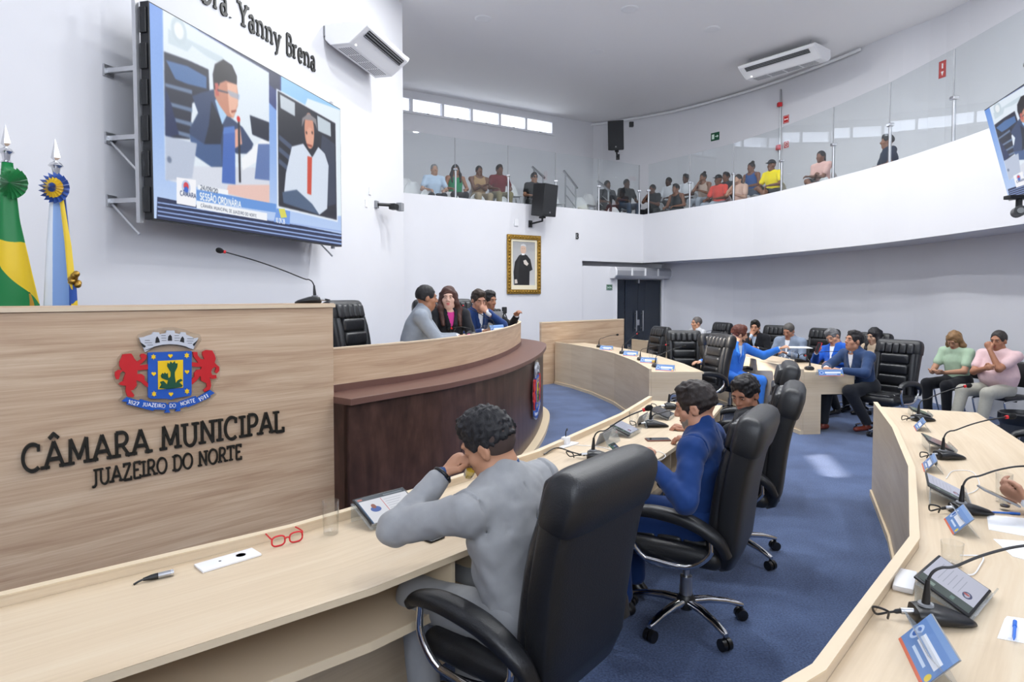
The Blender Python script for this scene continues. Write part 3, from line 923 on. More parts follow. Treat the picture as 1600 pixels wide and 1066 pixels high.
a1, b1 = px_on(MP, 33, 737), px_on(MP, 443, 674)
ya = (a1[1]+b1[1])/2
tx = empty('raised_lettering', tuple(PB - PU*1.0 + V(0,0,.9)), 0, 'large black raised letters reading CÂMARA MUNICIPAL on the podium', 'lettering')
Mi = Matrix.Translation(-tx.location) @ MP
m_letter = mat('black_letter_plate', '16150F', .45)
wall_text(tx, 'CÂMARA MUNICIPAL', a1[0], ya, b1[0]-a1[0], .135, .018, Mi, m_letter, th=.135)
a2, b2 = px_on(MP, 143, 758), px_on(MP, 377, 717.5)
tx2 = empty('raised_lettering', tuple(PB - PU*1.0 + V(0,0,.7)), 0, 'smaller black raised letters reading JUAZEIRO DO NORTE below the larger line', 'lettering')
Mi = Matrix.Translation(-tx2.location) @ MP
wall_text(tx2, 'JUAZEIRO DO NORTE', a2[0], (a2[1]+b2[1])/2, b2[0]-a2[0], .088, .014, Mi, m_letter, th=.135)

# ------------------------------------------------------------------ presiding table on its dais
ZL, ZT, ZDAIS = 1.04, 1.35, .52
led_px = [(548, 624), (630, 610.5), (710, 597), (785, 579), (830, 561), (850, 546)]
LD = [at(x, y, ZL) for x, y in led_px]; LD = [V(p.x, p.y, 0) for p in LD]
LD = catmull(LD + [LD[-1] + V(.06, 1.15, 0), LD[-1] + V(-.25, 2.0, 0), LD[-1] + V(-.8, 2.6, 0)], 6)
LD = [V(p.x, p.y, 0) for p in LD]
FACE = offs(LD, -.045)
INN = offs(LD, -.36)
tab = empty('presiding_table', (-.6, 6.4, 0), 0, 'long curved presiding table, oak above and dark walnut below, on a dais', 'table')
tinv = Matrix.Translation((.6, -6.4, 0))
def tb(mb): 
    mb.v = [tuple(tinv @ V(*p)) for p in mb.v]; return mb
left_end = [LD[0] + V(-.24, .17, 0)]
tb(ribbon(MB(), FACE, .05, ZL-.045, -.03)).build('dark_front', m_dark, tab, smooth='auto')
tb(ribbon(MB(), [FACE[0] + (INN[0]-LD[0])*1.25, FACE[0]], .05, ZL-.045, -.02)).build('dark_end_panel', m_dark, tab)
tb(slab(MB(), LD, INN, ZL-.045, ZL)).build('dark_ledge', [m_darkedge], tab, bevel=.003)
tb(ribbon(MB(), offs(LD, .05), 0.0, .05, -.12)).build('plinth', m_edge, tab, smooth='auto')
INB = [INN[0] - (INN[1]-INN[0]).normalized()*.25] + INN
tb(ribbon(MB(), INB, ZL, ZT, -.025)).build('oak_upper_front', m_wood, tab, smooth='auto')
tb(ribbon(MB(), offs(INB, .006), ZL, ZL+.05, -.006)).build('dark_skirting', m_darkedge, tab, smooth='auto')
tb(ribbon(MB(), offs(INB, .004), ZT, ZT+.012, -.033)).build('edge_band', m_oakedge, tab, smooth='auto')
TT = offs(INB, -.03)
tb(slab(MB(), TT, offs(INB, -.68), ZT-.085, ZT-.06)).build('table_top', m_maple, tab)
tb(ribbon(MB(), offs(INB, -.62), ZDAIS+.0, ZT-.09, -.02)).build('modesty_panel', m_wood, tab)
# dais
DAIS = offs(INB, -.2)
mb = MB().prism([(p.x, p.y) for p in DAIS] + [(-2.15, 11.4), (-3.88, 4.4), (-3.0, 4.1)], 0, ZDAIS)
tag(mb.build('floor_dais', m_carpet), kind='structure')

def table_spot(px, back, z):
    """point 'back' metres behind the oak front, in the pixel column px"""
    line = offs(INB, -back)
    d = ray(px, HOR)
    for a, b_ in zip(line[:-1], line[1:]):
        A = np.array([[d.x, -(b_-a).x], [d.y, -(b_-a).y]])
        if abs(np.linalg.det(A)) < 1e-9: continue
        t, s = np.linalg.solve(A, [a.x, a.y])
        if -1e-6 <= s <= 1+1e-6 and t > 0: return V(d.x*t, d.y*t, z)
    return table_spot(px-5, back, z) if px > 560 else None

# the crest on the dark front: drawn flat, bent round the panel
def arclen(pts):
    L = [0]
    for a, b_ in zip(pts[:-1], pts[1:]): L.append(L[-1] + (b_-a).length)
    return L
FL = arclen(FACE)
def on_face(s, z, off):
    i = max(0, min(len(FL)-2, int(np.searchsorted(FL, s))-1))
    f = (s-FL[i])/(FL[i+1]-FL[i])
    p = FACE[i].lerp(FACE[i+1], f); t = (FACE[i+1]-FACE[i]).normalized()
    q = p + V(t.y, -t.x, 0)*off
    return V(q.x, q.y, z)
def face_s(px):
    d = ray(px, HOR)
    for i, (a, b_) in enumerate(zip(FACE[:-1], FACE[1:])):
        A = np.array([[d.x, -(b_-a).x], [d.y, -(b_-a).y]])
        if abs(np.linalg.det(A)) < 1e-9: continue
        t, s = np.linalg.solve(A, [a.x, a.y])
        if 0 <= s <= 1: return FL[i] + s*(FL[i+1]-FL[i])
sc_ = face_s(835.5)
Pc = on_face(sc_, .62, 0); tdir = (on_face(sc_+.2, .6, 0)-on_face(sc_-.2, .6, 0)).normalized()
cre2 = empty('coat_of_arms', tuple(Pc), 0, 'tall coat of arms plaque on the dark curved table front', 'emblem')
nrm = V(tdir.y, -tdir.x, 0)
MC = plane_frame(V(0,0,0) + nrm*.012, tdir, nrm)
crest(cre2, lambda x, y: ((x-640)*.00062, (565-y)*.00082), MC)

# ------------------------------------------------------------------ council desks
def desk(name, label, pts, depth, extra_panels=(), shelf=True, zt=.782, zr=.82, group=None, end0=True, end1=True):
    """pts: outer riser line; the user side lies to its right"""
    c = pts[len(pts)//2]
    e = empty(name, (c.x, c.y, 0), 0, label, 'desk', group)
    iv = Matrix.Translation((-c.x, -c.y, 0))
    def fin(mb, nm, m, **k):
        mb.v = [tuple(iv @ V(*p)) for p in mb.v]
        return mb.build(nm, m, e, **k)
    for a, b_ in zip(range(len(pts)-1), range(1, len(pts))):
        pass
    fin(ribbon(MB(), pts, .05, zr-.006, .028), 'front_panel', m_maple)
    fin(ribbon(MB(), offs(pts, -.003), zr-.006, zr, .034), 'edge_band', m_edge)
    fin(ribbon(MB(), offs(pts, -.015), 0, .05, .05), 'plinth', m_edge)
    inn, out = offs(pts, .029), offs(pts, depth)
    fin(slab(MB(), inn, out, zt-.025, zt-.001), 'table_core', m_edge)
    mb = MB(); s = 0
    for i in range(len(pts)-1):
        L = (pts[i+1]-pts[i]).length
        a, b_, c_, d_ = inn[i], inn[i+1], out[i+1], out[i]
        mb.add([(p.x, p.y, zt) for p in (d_, c_, b_, a)], [(0,1,2,3)], [[(s,depth),(s+L,depth),(s+L,0),(s,0)]]); s += L
    fin(mb, 'table_top', m_maple)
    if shelf:
        i2, o2_ = offs(pts, .2), offs(pts, depth-.03)
        fin(slab(MB(), i2, o2_, .555, .58), 'shelf', m_maple)
        fin(ribbon(MB(), offs(pts, depth-.032), .551, .584, .006), 'shelf_edge_band', m_edge)
        fin(ribbon(MB(), i2, .585, zt-.026, .015), 'shelf_back', m_maple)
        fin(ribbon(MB(), offs(pts, .16), .02, .55, .018), 'modesty_panel', m_maple)
    for k, f in enumerate(extra_panels):
        i = min(int(f), len(pts)-2); q = f - i
        a, b_ = pts[i].lerp(pts[i+1], q), offs(pts, depth)[i].lerp(offs(pts, depth)[i+1], q)
        d = (b_-a).normalized()
        fin(ribbon(MB(), [a + d*.2, a + d*(depth-.028)], .585, zt-.026, .02), 'shelf_divider', m_edge)
    if end0:
        a = pts[0]; d = (out[0]-a).normalized(); fin(ribbon(MB(), [a + d*.03, a + d*(depth-.02)], .552 if shelf else .5, zt-.026, -.02), 'end_panel', m_maple)
        fin(ribbon(MB(), [a + d*.03, a + d*.26], .0, .551 if shelf else .5, -.02), 'leg_panel', m_maple)
    if end1:
        a = pts[-1]; d = (out[-1]-a).normalized(); fin(ribbon(MB(), [a + d*.03, a + d*(depth-.02)], .552 if shelf else .5, zt-.026, .02), 'end_panel', m_maple)
        fin(ribbon(MB(), [a + d*.03, a + d*.26], .0, .551 if shelf else .5, .02), 'leg_panel', m_maple)
    return e
def pl(lst, z): return [V(p.x, p.y, 0) for p in (at(x, y, z) for x, y in lst)]
DA = pl([(0, 925.5), (225, 873), (452, 820), (624, 771), (836, 704), (969, 646), (1014, 619)], .82)
DA[0] = DA[0] - (DA[1]-DA[0]).normalized()*.02
DEPTH = .645
desk_near = desk('council_desk', 'near curved maple council desk where the grey suited man drinks', DA, DEPTH, extra_panels=(2.62, 2.90, 3.55, 3.85, 4.5))
# dark end cheek at its near-left end
oA = offs(DA, DEPTH)
d0 = (oA[0]-DA[0]).normalized(); t0 = (DA[1]-DA[0]).normalized()
A0 = DA[0] - t0*.035
ck = MB(); ribbon(ck, [A0 - d0*.02, A0 + d0*1.4], 0, .78, -.03)
tag(ck.build('dark_end_screen', m_dark, bevel=.002), 'dark walnut end screen at the left end of the near desk', 'panel')

DB_ = pl([(1014.5, 576.5), (992, 564), (960, 552), (925, 543.5), (893, 538), (867, 534.5)], .82)
DBl = list(reversed(DB_))
DBl = list(reversed(DBl))
desk_far_in = desk('council_desk', 'curved maple desk beyond the presiding table, with four microphones and two empty chairs', DB_, .68, shelf=False, extra_panels=())
DCo = pl([(1253, 577), (1200, 566), (1150, 555), (1092, 544), (1030, 535), (987, 530)], .82)
desk_far_out = desk('council_desk', 'far outer maple desk with the man in navy at its end', DCo, .72, shelf=False)
DDo = pl([(1365, 628), (1394.5, 668), (1420, 729), (1422.5, 838), (1271, 1038)], .82)
t_ = (DDo[-1]-DDo[-2]).normalized()
DDo.append(DDo[-1] + V(-.32, -.22, 0)); DDo.append(DDo[-1] + V(-.5, -.2, 0))
DDo = list(reversed(DDo))
desk_right = desk('council_desk', 'right maple desk with a row of microphones and blue name plates', DDo, .74, shelf=True)

# low oak partition behind
pa, pb = at(846, 504, 1.21), at(975, 498.5, 1.21)
pa, pb = V(pa.x, pa.y, 0), V(pb.x, pb.y, 0)
pt = empty('oak_partition', tuple((pa+pb)/2), 0, 'low light oak partition in front of the far white wall', 'partition')
pi_ = Matrix.Translation(-(pa+pb)/2)
mb = ribbon(MB(), [pa, pb], 0, 1.19, -.05); mb.v = [tuple(pi_ @ V(*p)) for p in mb.v]; mb.build('panel', m_wood, pt)
mb = ribbon(MB(), offs([pa, pb], .006), 1.19, 1.215, -.062); mb.v = [tuple(pi_ @ V(*p)) for p in mb.v]; mb.build('cap', m_oakedge, pt)
# ------------------------------------------------------------------ the big LED screen
SN = WN; SU = WD
def line_px(px, base, u):
    d = ray(px, HOR)
    A = np.array([[d.x, -u.x], [d.y, -u.y]])
    t, s = np.linalg.solve(A, [base.x, base.y])
    return s
SB = W0 + WN*.42
s0, s1 = line_px(243.5, SB, SU), line_px(534.5, SB, SU)
SW = s1 - s0
Pl_ = SB + SU*s0; Pr_ = SB + SU*s1
zb = (atY(245, 340, Pl_.y).z + atY(534.5, 385, Pr_.y).z)/2
zt_ = atY(533.5, 171, Pr_.y).z
SH = zt_ - zb
SO = V(Pl_.x, Pl_.y, zb)
MS = plane_frame(SO, SU, SN)
def sc(px, py):
    """pixel in the 1492-wide study crop of the screen -> picture share (x right, y down)"""
    x, y = px_on(MS, px*560/1492, py*400/1066)
    return (x/SW, 1 - y/SH)
def P_(l): return [sc(*q) for q in l]
rs = Ras(1000, 562, (.60, .74, .92))
for k in range(40):
    f = k/39; rs.rect(0, f, 1, f+.03, (.42+.35*f, .60+.25*f, .90+.08*f))
rs.poly(P_([(640,-300),(860,60),(1000,180),(1170,300),(1170,480),(1000,300),(700,0)]), (.16,.22,.48))
rs.poly(P_([(850,95),(950,200),(1060,300),(1165,390),(1165,300),(1000,180)]), (.10,.14,.30))
rs.poly(P_([(1170,300),(1420,440),(1420,520),(1170,380)]), (.62,.82,.98))
rs.poly(P_([(1280,410),(1420,460),(1424,900),(1400,900),(1396,520),(1270,440)]), (.92,.97,1))
# left picture
LV = [(677,38),(1120,302),(1122,852),(688,748)]
rs.poly(P_(LV), (.90,.94,.98))
rs.poly(P_([(700,180),(780,215),(800,190),(860,235),(930,270),(930,240),(700,120)]), (.80,.86,.90))
rs.poly(P_([(683,215),(780,250),(868,290),(872,385),(800,430),(790,580),(688,570)]), (.12,.14,.22))
rs.poly(P_([(690,250),(780,275),(860,320),(860,370),(780,350),(730,330)]), (.30,.45,.66))
for y in (345, 420, 480, 530): rs.poly(P_([(688,y),(800,y+30),(800,y+48),(688,y+16)]), (.42,.50,.62))
rs.poly(P_([(688,360),(715,440),(745,560),(688,575)]), (.10,.16,.34))
rs.poly(P_([(1040,480),(1120,510),(1120,590),(1050,560)]), (.06,.10,.2))
rs.poly(P_([(690,690),(1122,700),(1122,852),(688,748)]), (.86,.88,.93))
rs.poly(P_([(950,770),(1122,770),(1122,852),(940,805)]), (.93,.78,.74))
rs.poly(P_([(800,400),(840,385),(890,372),(960,490),(1010,530),(1055,600),(1040,640),(985,640),(960,620),(925,695),(880,695),(800,640),(788,540),(825,470)]), (.20,.27,.42))
rs.poly(P_([(880,420),(930,520),(915,620),(850,600),(870,520)]), (.09,.12,.2))
rs.poly(P_([(905,400),(945,480),(925,520),(895,420)]), (.70,.84,.97))
rs.poly(P_([(790,560),(850,600),(920,600),(925,690),(880,695),(800,640)]), (.25,.36,.55))
rs.poly(P_([(890,360),(905,345),(935,330),(985,345),(992,400),(990,440),(972,492),(948,486),(915,440),(893,400)]), (.80,.55,.45))
rs.poly(P_([(945,345),(985,350),(990,430),(970,490),(955,470)]), (.93,.72,.62))
rs.poly(P_([(886,310),(895,268),(930,248),(966,272),(986,318),(986,352),(940,335),(915,345),(905,372),(890,372)]), (.08,.06,.10))
rs.poly(P_([(893,345),(908,345),(912,400),(898,400)]), (.78,.40,.36))
rs.poly(P_([(945,374),(998,394),(996,416),(958,400)]), (.55,.68,.82), .6); rs.poly(P_([(905,372),(950,384),(950,389),(905,378)]), (.2,.25,.35)); rs.poly(P_([(962,462),(984,458),(984,464),(964,470)]), (.55,.25,.2))
rs.poly(P_([(968,545),(1000,530),(1008,600),(975,620)]), (.92,.68,.60))
rs.poly(P_([(990,500),(998,500),(1003,760),(995,760)]), (.12,.12,.16)); rs.ell(*sc(993,496), .008, .016, (.85,.12,.1))
rs.poly(P_([(688,565),(820,597),(800,742),(690,752)]), (.74,.78,.86)); rs.ell(*sc(705,665), .008, .016, (.45,.5,.6))
rs.poly(P_([(930,548),(978,542),(980,768),(924,762)]), (.27,.42,.74))
rs.poly(P_([(932,530),(976,525),(978,552),(928,558)]), (.34,.5,.8))
rs.poly(P_([(1005,660),(1090,580),(1122,590),(1122,640),(1010,710)]), (.97,.98,1))
rs.poly(P_([(1075,600),(1122,600),(1122,752),(1060,745)]), (.38,.48,.70))
rs.ell(*sc(745,128), .030, .065, (.78,.84,.88)); rs.ell(*sc(745,128), .018, .04, (.93,.95,.97))
# right picture
rs.poly(P_([(1150,368),(1400,510),(1406,925),(1154,866)]), (.93,.96,1))
rs.poly(P_([(1156,378),(1396,514),(1402,916),(1160,858)]), (.13,.14,.19))
rs.poly(P_([(1165,392),(1228,428),(1228,485),(1168,450)]), (.80,.84,.88)); rs.poly(P_([(1320,480),(1376,512),(1378,570),(1324,545)]), (.78,.83,.87))
rs.poly(P_([(1340,560),(1394,600),(1398,850),(1365,860),(1330,700)]), (.23,.26,.34))
for y in (560,610,660): rs.poly(P_([(1162,y),(1215,y+45),(1212,y+65),(1160,y+20)]), (.28,.33,.44))
rs.poly(P_([(1215,610),(1262,598),(1300,655),(1325,612),(1352,640),(1368,690),(1362,870),(1330,895),(1180,830),(1190,720)]), (.86,.90,.96))
rs.poly(P_([(1280,650),(1299,655),(1296,812),(1279,806)]), (.82,.30,.22))
rs.ell(*sc(1288,545), .034, .120, (.86,.60,.50)); rs.ell(*sc(1291,575), .026, .07, (.90,.66,.56)); rs.poly(P_([(1256,530),(1258,492),(1285,472),(1316,496),(1322,548),(1314,520),(1300,502),(1268,498),(1261,520)]), (.55,.53,.54))
for dx in (-12, 12): rs.ell(*sc(1288+dx,553), .005, .010, (.25,.15,.12))
rs.poly(P_([(1276,598),(1300,606),(1298,614),(1278,606)]), (.55,.25,.2))
rs.poly(P_([(1175,800),(1235,790),(1300,850),(1330,895),(1180,845)]), (.30,.38,.50))
rs.blur(2)
rs.a += RNG.normal(0, .012, rs.a.shape[:2]+(1,)).astype(np.float32)
# lower third
rs.poly(P_([(655,820),(1424,975),(1426,1030),(652,912)]), (.10,.15,.30))
for y0_, y1_ in ((840,962),(858,980),(876,998),(893,1013)): rs.poly(P_([(656,y0_),(1424,y1_),(1424,y1_+6),(656,y0_+6)]), (.62,.72,.92))
rs.poly(P_([(735,738),(816,750),(816,862),(735,848)]), (.98,.98,1)); rs.poly(P_([(824,770),(950,792),(950,812),(824,788)]), (.97,.98,1))
rs.poly(P_([(818,790),(985,820),(1150,850),(1150,885),(1112,880),(818,834)]), (.40,.60,.88))
rs.poly(P_([(818,836),(1112,888),(1112,920),(818,868)]), (.97,.98,1))
x_, y_ = sc(775,780); rs.ell(x_, y_, .017, .035, (.75,.80,.92)); rs.ell(x_, y_-.005, .010, .02, (.85,.25,.3)); rs.ell(x_, y_+.012, .008, .015, (.2,.4,.8))
x_, y_ = sc(750,813); rs.text('CÂMARA', x_, y_, .022, (.25,.3,.45), .2, .062)
x_, y_ = sc(834,789); rs.text('24/09/20', x_, y_, .022, (.3,.34,.42), .16, .075)
x_, y_ = sc(832,830); rs.text('SESSÃO ORDINÁRIA', x_, y_, .034, (1,1,1), .22, .185)
x_, y_ = sc(836,862); rs.text('CÂMARA MUNICIPAL DE JUAZEIRO DO NORTE', x_, y_, .016, (.35,.38,.45), .15, .26)
rs.poly(P_([(1152,868),(1208,880),(1206,936),(1140,925)]), (.45,.62,.90)); rs.poly(P_([(1160,870),(1185,870),(1195,905),(1170,908)]), (.88,.86,.35))
x_, y_ = sc(1148,926); rs.text('10:29:28', x_, y_, .028, (1,1,1), .2, .055)
rs.blur(1)
img_screen = rs.image('session_broadcast_picture')
m_screen = image_mat('screen_picture', img_screen, emit=.78, rough=.35)
scr = empty('led_screen', tuple(SO + SU*SW/2), 0, 'large LED video wall showing a session broadcast, bracketed to the left wall', 'screen')
si = Matrix.Translation(-(SO + SU*SW/2)) @ MS
mb = MB(); mb.add([(0,0,0),(SW,0,0),(SW,SH,0),(0,SH,0)], [(0,1,2,3)], [[(0,0),(1,0),(1,1),(0,1)]], 0, si)
mb.build('display', m_screen, scr)
MB().box((-.012, -.012, -.09), (SW+.012, SH+.012, -.002), si).build('cabinet', m_blackm, scr, bevel=.004)
for k in range(6):
    MB().box((-.03, .05+k*SH/6, -.085), (-.013, .05+(k+.72)*SH/6, -.02), si).build('module_cover', m_black, scr, bevel=.006)
for x in (-.06, SW-.06): MB().box((x, -.04, -.13), (x+.04, SH+.1, -.092), si).build('frame_upright', m_alu, scr)
for yy in (.16, .72, 1.32):
    z = yy*SH/1.9 if False else yy/1.9*SH
    for x in (-.04, SW-.04):
        br = MB().box((x-.02, z-.02, -.40), (x+.02, z+.02, -.13), si).box((x-.05, z-.05, -.42), (x+.05, z+.05, -.40), si).build('wall_bracket', m_alu, scr)
        if yy < 1.3:
            d = MB(); d.tube([si @ V(x, z-.03, -.40), si @ V(x, z-.30, -.12)], .012, 6); d.build('strut', m_alu, br)

# lettering above the screen, on the wall
s_a, s_b = line_px(322, W0, WD), line_px(496, W0, WD)
pB = W0 + WD*s_b
zbase = atY(487, 106.5, (W0 + WD*line_px(487, W0, WD)).y).z
zcap = atY(452, 56, (W0 + WD*line_px(452, W0, WD)).y).z
zb2 = atY(452, 88, (W0 + WD*line_px(452, W0, WD)).y).z
MW = plane_frame(W0 + WD*s_a + V(0,0,zbase), WD, WN)
lt = empty('raised_lettering', tuple(W0 + WD*s_a + V(0,0,zbase)), 0, 'black serif name letters on the white wall above the big screen', 'lettering')
Mi = Matrix.Translation(-lt.location) @ MW
wall_text(lt, 'Dra. Yanny Brena', 0, 0, s_b - s_a, max(.2, (zcap-zb2)), .02, Mi, m_letter, th=.14, track=.10)

# ------------------------------------------------------------------ ceiling-type split air conditioners
def aircon(label, L, D, H):
    """local: x along the length, y towards the outlet face, z up, hung from z = 0"""
    e = empty('split_air_conditioner', (0,0,0), 0, label, 'air conditioner')
    prof = [(0, 0), (0, -H*.72), (D*.12, -H), (D*.55, -H), (D*.96, -H*.30), (D, -H*.14), (D*.93, 0)]
    M = Matrix(((0,0,1,0),(1,0,0,0),(0,1,0,0),(0,0,0,1)))
    MB().prism([(y, z) for y, z in prof][::-1], -L/2+.02, L/2-.02, M).build('body', m_white, e, bevel=.012, seg=3)
    for s in (-1, 1):
        MB().prism([(y*1.01-.002, z*1.01+.002) for y, z in prof][::-1], min(s*(L/2-.02), s*L/2), max(s*(L/2-.02), s*L/2), M).build('end_cap', m_white, e, bevel=.012, seg=3)
    # outlet on the sloped front
    p0, p1 = V(0, D*.55, -H).lerp(V(0, D*.96, -H*.30), .60), V(0, D*.55, -H).lerp(V(0, D*.96, -H*.30), .93)
    nn = V(0, H*.70, -D*.41).normalized()
    t = (p1-p0).normalized()
    def slabx(x0, x1, a, b_, dep):
        q = [p0.lerp(p1, a), p0.lerp(p1, b_)]
        vs = [(x, p.y + nn.y*d, p.z + nn.z*d) for d in (0.004, dep) for x in (x0, x1) for p in q]
        return vs, [(0,1,3,2),(4,6,7,5),(0,4,5,1),(2,3,7,6),(0,2,6,4),(1,5,7,3)]
    mb = MB(); mb.add(*slabx(-L*.42, L*.42, 0, 1.0, .006)); mb.build('outlet', m_black, e)
    for k in range(3):
        mb = MB(); mb.add(*slabx(-L*.42, L*.42, .08+k*.33, .16+k*.33, .016)); mb.build('louvre', m_grey, e)
    for k in range(4):
        x0 = -L*.42 + k*L*.21
        gr = MB().box((x0+.01, D*.18, -H-.004), (x0+L*.21-.01, D*.52, -H+.004)).build('intake_grille', m_white, e)
        g2 = MB()
        for j in range(6): g2.box((x0+.02, D*.20+j*D*.052, -H-.007), (x0+L*.21-.02, D*.222+j*D*.052, -H-.0045))
        g2.build('slats', m_grey, gr)
    MB().cbox((L*.40, D*.60, -H*.93), (.03, .014, .014)).build('status_light', mat('status_lamp', 'FFFFFF', .4, emit=('FFFFFF', 3)), e)
    return e
# the left one, on the wall beside the screen
s_l = line_px(517, W0, WD); s_r = line_px(583, W0, WD)
ac1 = aircon('white split air conditioner on the left wall right of the screen', 1.45, .68, .30)
pa1 = atY(518, 48, (W0+WD*line_px(518, W0, WD)).y)
uL = line_px(519, W0, WD)
cc = W0 + WD*(uL + .55) + WN*.03
ac1.location = (cc.x, cc.y, pa1.z + .03)
ac1.rotation_euler = (0, 0, face_to(WN.x, WN.y))
MB().box((-.72, -.028, -.16), (.72, -.002, -.02)).build('wall_plate', m_grey, ac1)
# the right one, near the ceiling
pc = at(1240, 120, 6.75)
ac2 = aircon('white split air conditioner under the ceiling over the right balcony', 1.75, .72, .26)
c0, c1 = at(1180, 140, 6.60), at(1290, 110, 6.60)
dr_ = (c1-c0).to_2d().normalized()
ac2.location = tuple(at(1236, 96, 6.95))
ac2.rotation_euler = (0, 0, math.atan2(-dr_.y, -dr_.x))
hang = MB()
for x in (-.7, .7): hang.tube([V(x, .2, 0), V(x, .2, CEIL-6.95)], .012, 6).tube([V(x, .5, 0), V(x, .5, CEIL-6.95)], .012, 6)
hang.build('hanger_rods', m_steel, ac2)
# duct / conduit along the ceiling corner
duct = MB(); duct.tube([V(p.x, p.y, CEIL-.07) + V(-.08, -.04, 0) for p in UWC[-24:]], .032, 8)
tag(duct.build('conduit_pipe', m_white, smooth='auto'), 'white conduit pipe following the ceiling corner behind the balcony', 'pipe')

# air curtain over the door
xm = (da + db)/2
wA, wB = doors(947), doors(1046)
ac = empty('air_curtain', tuple(MD @ V((wA+wB)/2, 0, 2.28)), math.atan2(dd.y, dd.x), 'long silver air curtain unit above the dark glass door', 'air curtain')
Lc = min(wB, dlen-.04) - wA
pr = [(0, .14), (-.20, .16), (-.25, .08), (-.24, -.05), (-.16, -.12), (0, -.12)]
Mx = Matrix(((0,0,1,0),(1,0,0,0),(0,1,0,0),(0,0,0,1)))
MB().prism([(y, z) for y, z in pr], -Lc/2+.05, Lc/2-.05, Mx).build('body', m_alu, ac, bevel=.01)
for s in (-1, 1): MB().prism([(y*1.03-.002, z*1.04) for y, z in pr], min(s*Lc/2, s*(Lc/2-.05)), max(s*Lc/2, s*(Lc/2-.05)), Mx).build('end_cap', m_white, ac, bevel=.012)
for k in (-1, 0, 1): MB().box((k*Lc*.23-.025, -.258, -.05), (k*Lc*.23+.025, -.245, .14)).build('seam_strip', m_white, ac)

# ------------------------------------------------------------------ exit sign and small wall things
def sign(name, label, cat, M, w, h, ras, back='white_plastic', th=.012, glow=0):
    e = empty(name, tuple(M.col[3].xyz), 0, label, cat)
    Mi = Matrix.Translation(-M.col[3].xyz) @ M
    MB().box((-w/2, -h/2, 0), (w/2, h/2, th), Mi).build('plate', MATS[back], e)
    mb = MB(); mb.add([(-w/2,-h/2,th+.001),(w/2,-h/2,th+.001),(w/2,h/2,th+.001),(-w/2,h/2,th+.001)], [(0,1,2,3)], [[(0,0),(1,0),(1,1),(0,1)]], 0, Mi)
    mb.build('print', image_mat(name+'_print', ras.image(name+'_picture'), emit=glow), e)
    return e
GR = (.02, .30, .18)
r_ = Ras(96, 64, GR); r_.rect(.06,.09,.94,.91,(.93,.97,.94)); r_.rect(.09,.13,.91,.87,GR); r_.text('SAÍDA', .14, .72, .36, (.95,1,.97), .2, .72)
sdx = doors(951.5)
sign('exit_sign', 'small green SAÍDA exit sign left of the dark door', 'sign', MD @ plane_frame(V(sdx, -.002, atY(951, 449, (MD @ V(sdx,0,0)).y).z), V(1,0,0), V(0,-1,0)), .19, .14, r_)

# portrait of a man in a cassock
MF = plane_frame(V(PL.x, PL.y, 0), V(pd.x, pd.y, 0), pn)
r_ = Ras(240, 400, (.70, .70, .72))
q = lambda x, y: ((x-752)/(920-752), (y-620)/(918-620))
for k in range(30): r_.rect(0, k/30, 1, k/30+.04, (.66+.10*k/30,)*3)
r_.poly([q(*p) for p in ((765,918),(760,830),(770,760),(800,715),(830,700),(860,712),(885,740),(902,810),(880,822),(878,918))], (.10,.10,.11))
r_.poly([q(*p) for p in ((770,800),(790,760),(800,720),(812,716),(800,800),(795,918),(780,918))], (.16,.16,.17))
r_.ell(*q(832,672), .125, .115, (.80,.68,.60)); r_.poly([q(*p) for p in ((812,655),(815,640),(835,634),(852,642),(853,660),(845,650),(822,648))], (.80,.80,.80))
r_.rect(*q(820,700), *q(842,712), (.92,.92,.92)); r_.poly([q(*p) for p in ((832,750),(850,742),(872,770),(860,785),(838,772))], (.82,.78,.74))
r_.poly([q(*p) for p in ((768,880),(785,878),(790,905),(770,908))], (.82,.78,.74))
for dx in (-7, 8): r_.ell(*q(831+dx,668), .012, .006, (.2,.15,.12))
sx0 = (farpt(790.5)-PL).to_2d().length; sx1 = (farpt(844.5)-PL).to_2d().length
zpt, zpb = atY(818, 367.5, farpt(818).y).z, atY(818, 459.5, farpt(818).y).z
pw, ph = sx1-sx0, zpt-zpb
pw *= .97
ctr = V(PL.x, PL.y, 0) + V(pd.x, pd.y, 0)*((sx0+sx1)/2) + V(0,0,(zpt+zpb)/2)
por = empty('framed_portrait', tuple(ctr), 0, 'gold framed portrait of a man in black cassock on the far wall', 'painting')
Mi = Matrix.Translation(-ctr) @ plane_frame(ctr, V(pd.x, pd.y, 0), pn)
fw = .105
def fbar(a, b_, axis):
    mb = MB()
    for k, (i0, i1, h0) in enumerate(((0, .035, .05), (.035, .075, .035), (.075, 1, .022))):
        pass
    return mb
for (x0, x1, y0, y1) in ((-pw/2, pw/2, ph/2-fw, ph/2), (-pw/2, pw/2, -ph/2, -ph/2+fw), (-pw/2, -pw/2+fw, -ph/2+fw, ph/2-fw), (pw/2-fw, pw/2, -ph/2+fw, ph/2-fw)):
    rail = MB().box((x0, y0, .005), (x1, y1, .05), Mi).build('frame_rail', m_gold, por, bevel=.012, seg=3)
    hor = (x1-x0) > (y1-y0)
    n = int((x1-x0 if hor else y1-y0)/.075)
    mb = MB()
    for k in range(n):
        f = (k+.5)/n
        c = (x0+(x1-x0)*f, (y0+y1)/2, .05) if hor else ((x0+x1)/2, y0+(y1-y0)*f, .05)
        mb.sphere(c, (.03, .03, .016), 8, 5, 0, Mi)
    mb.build('carved_beads', m_gold, rail, smooth=True)
g = fw; mw = .05
mm_ = MB()
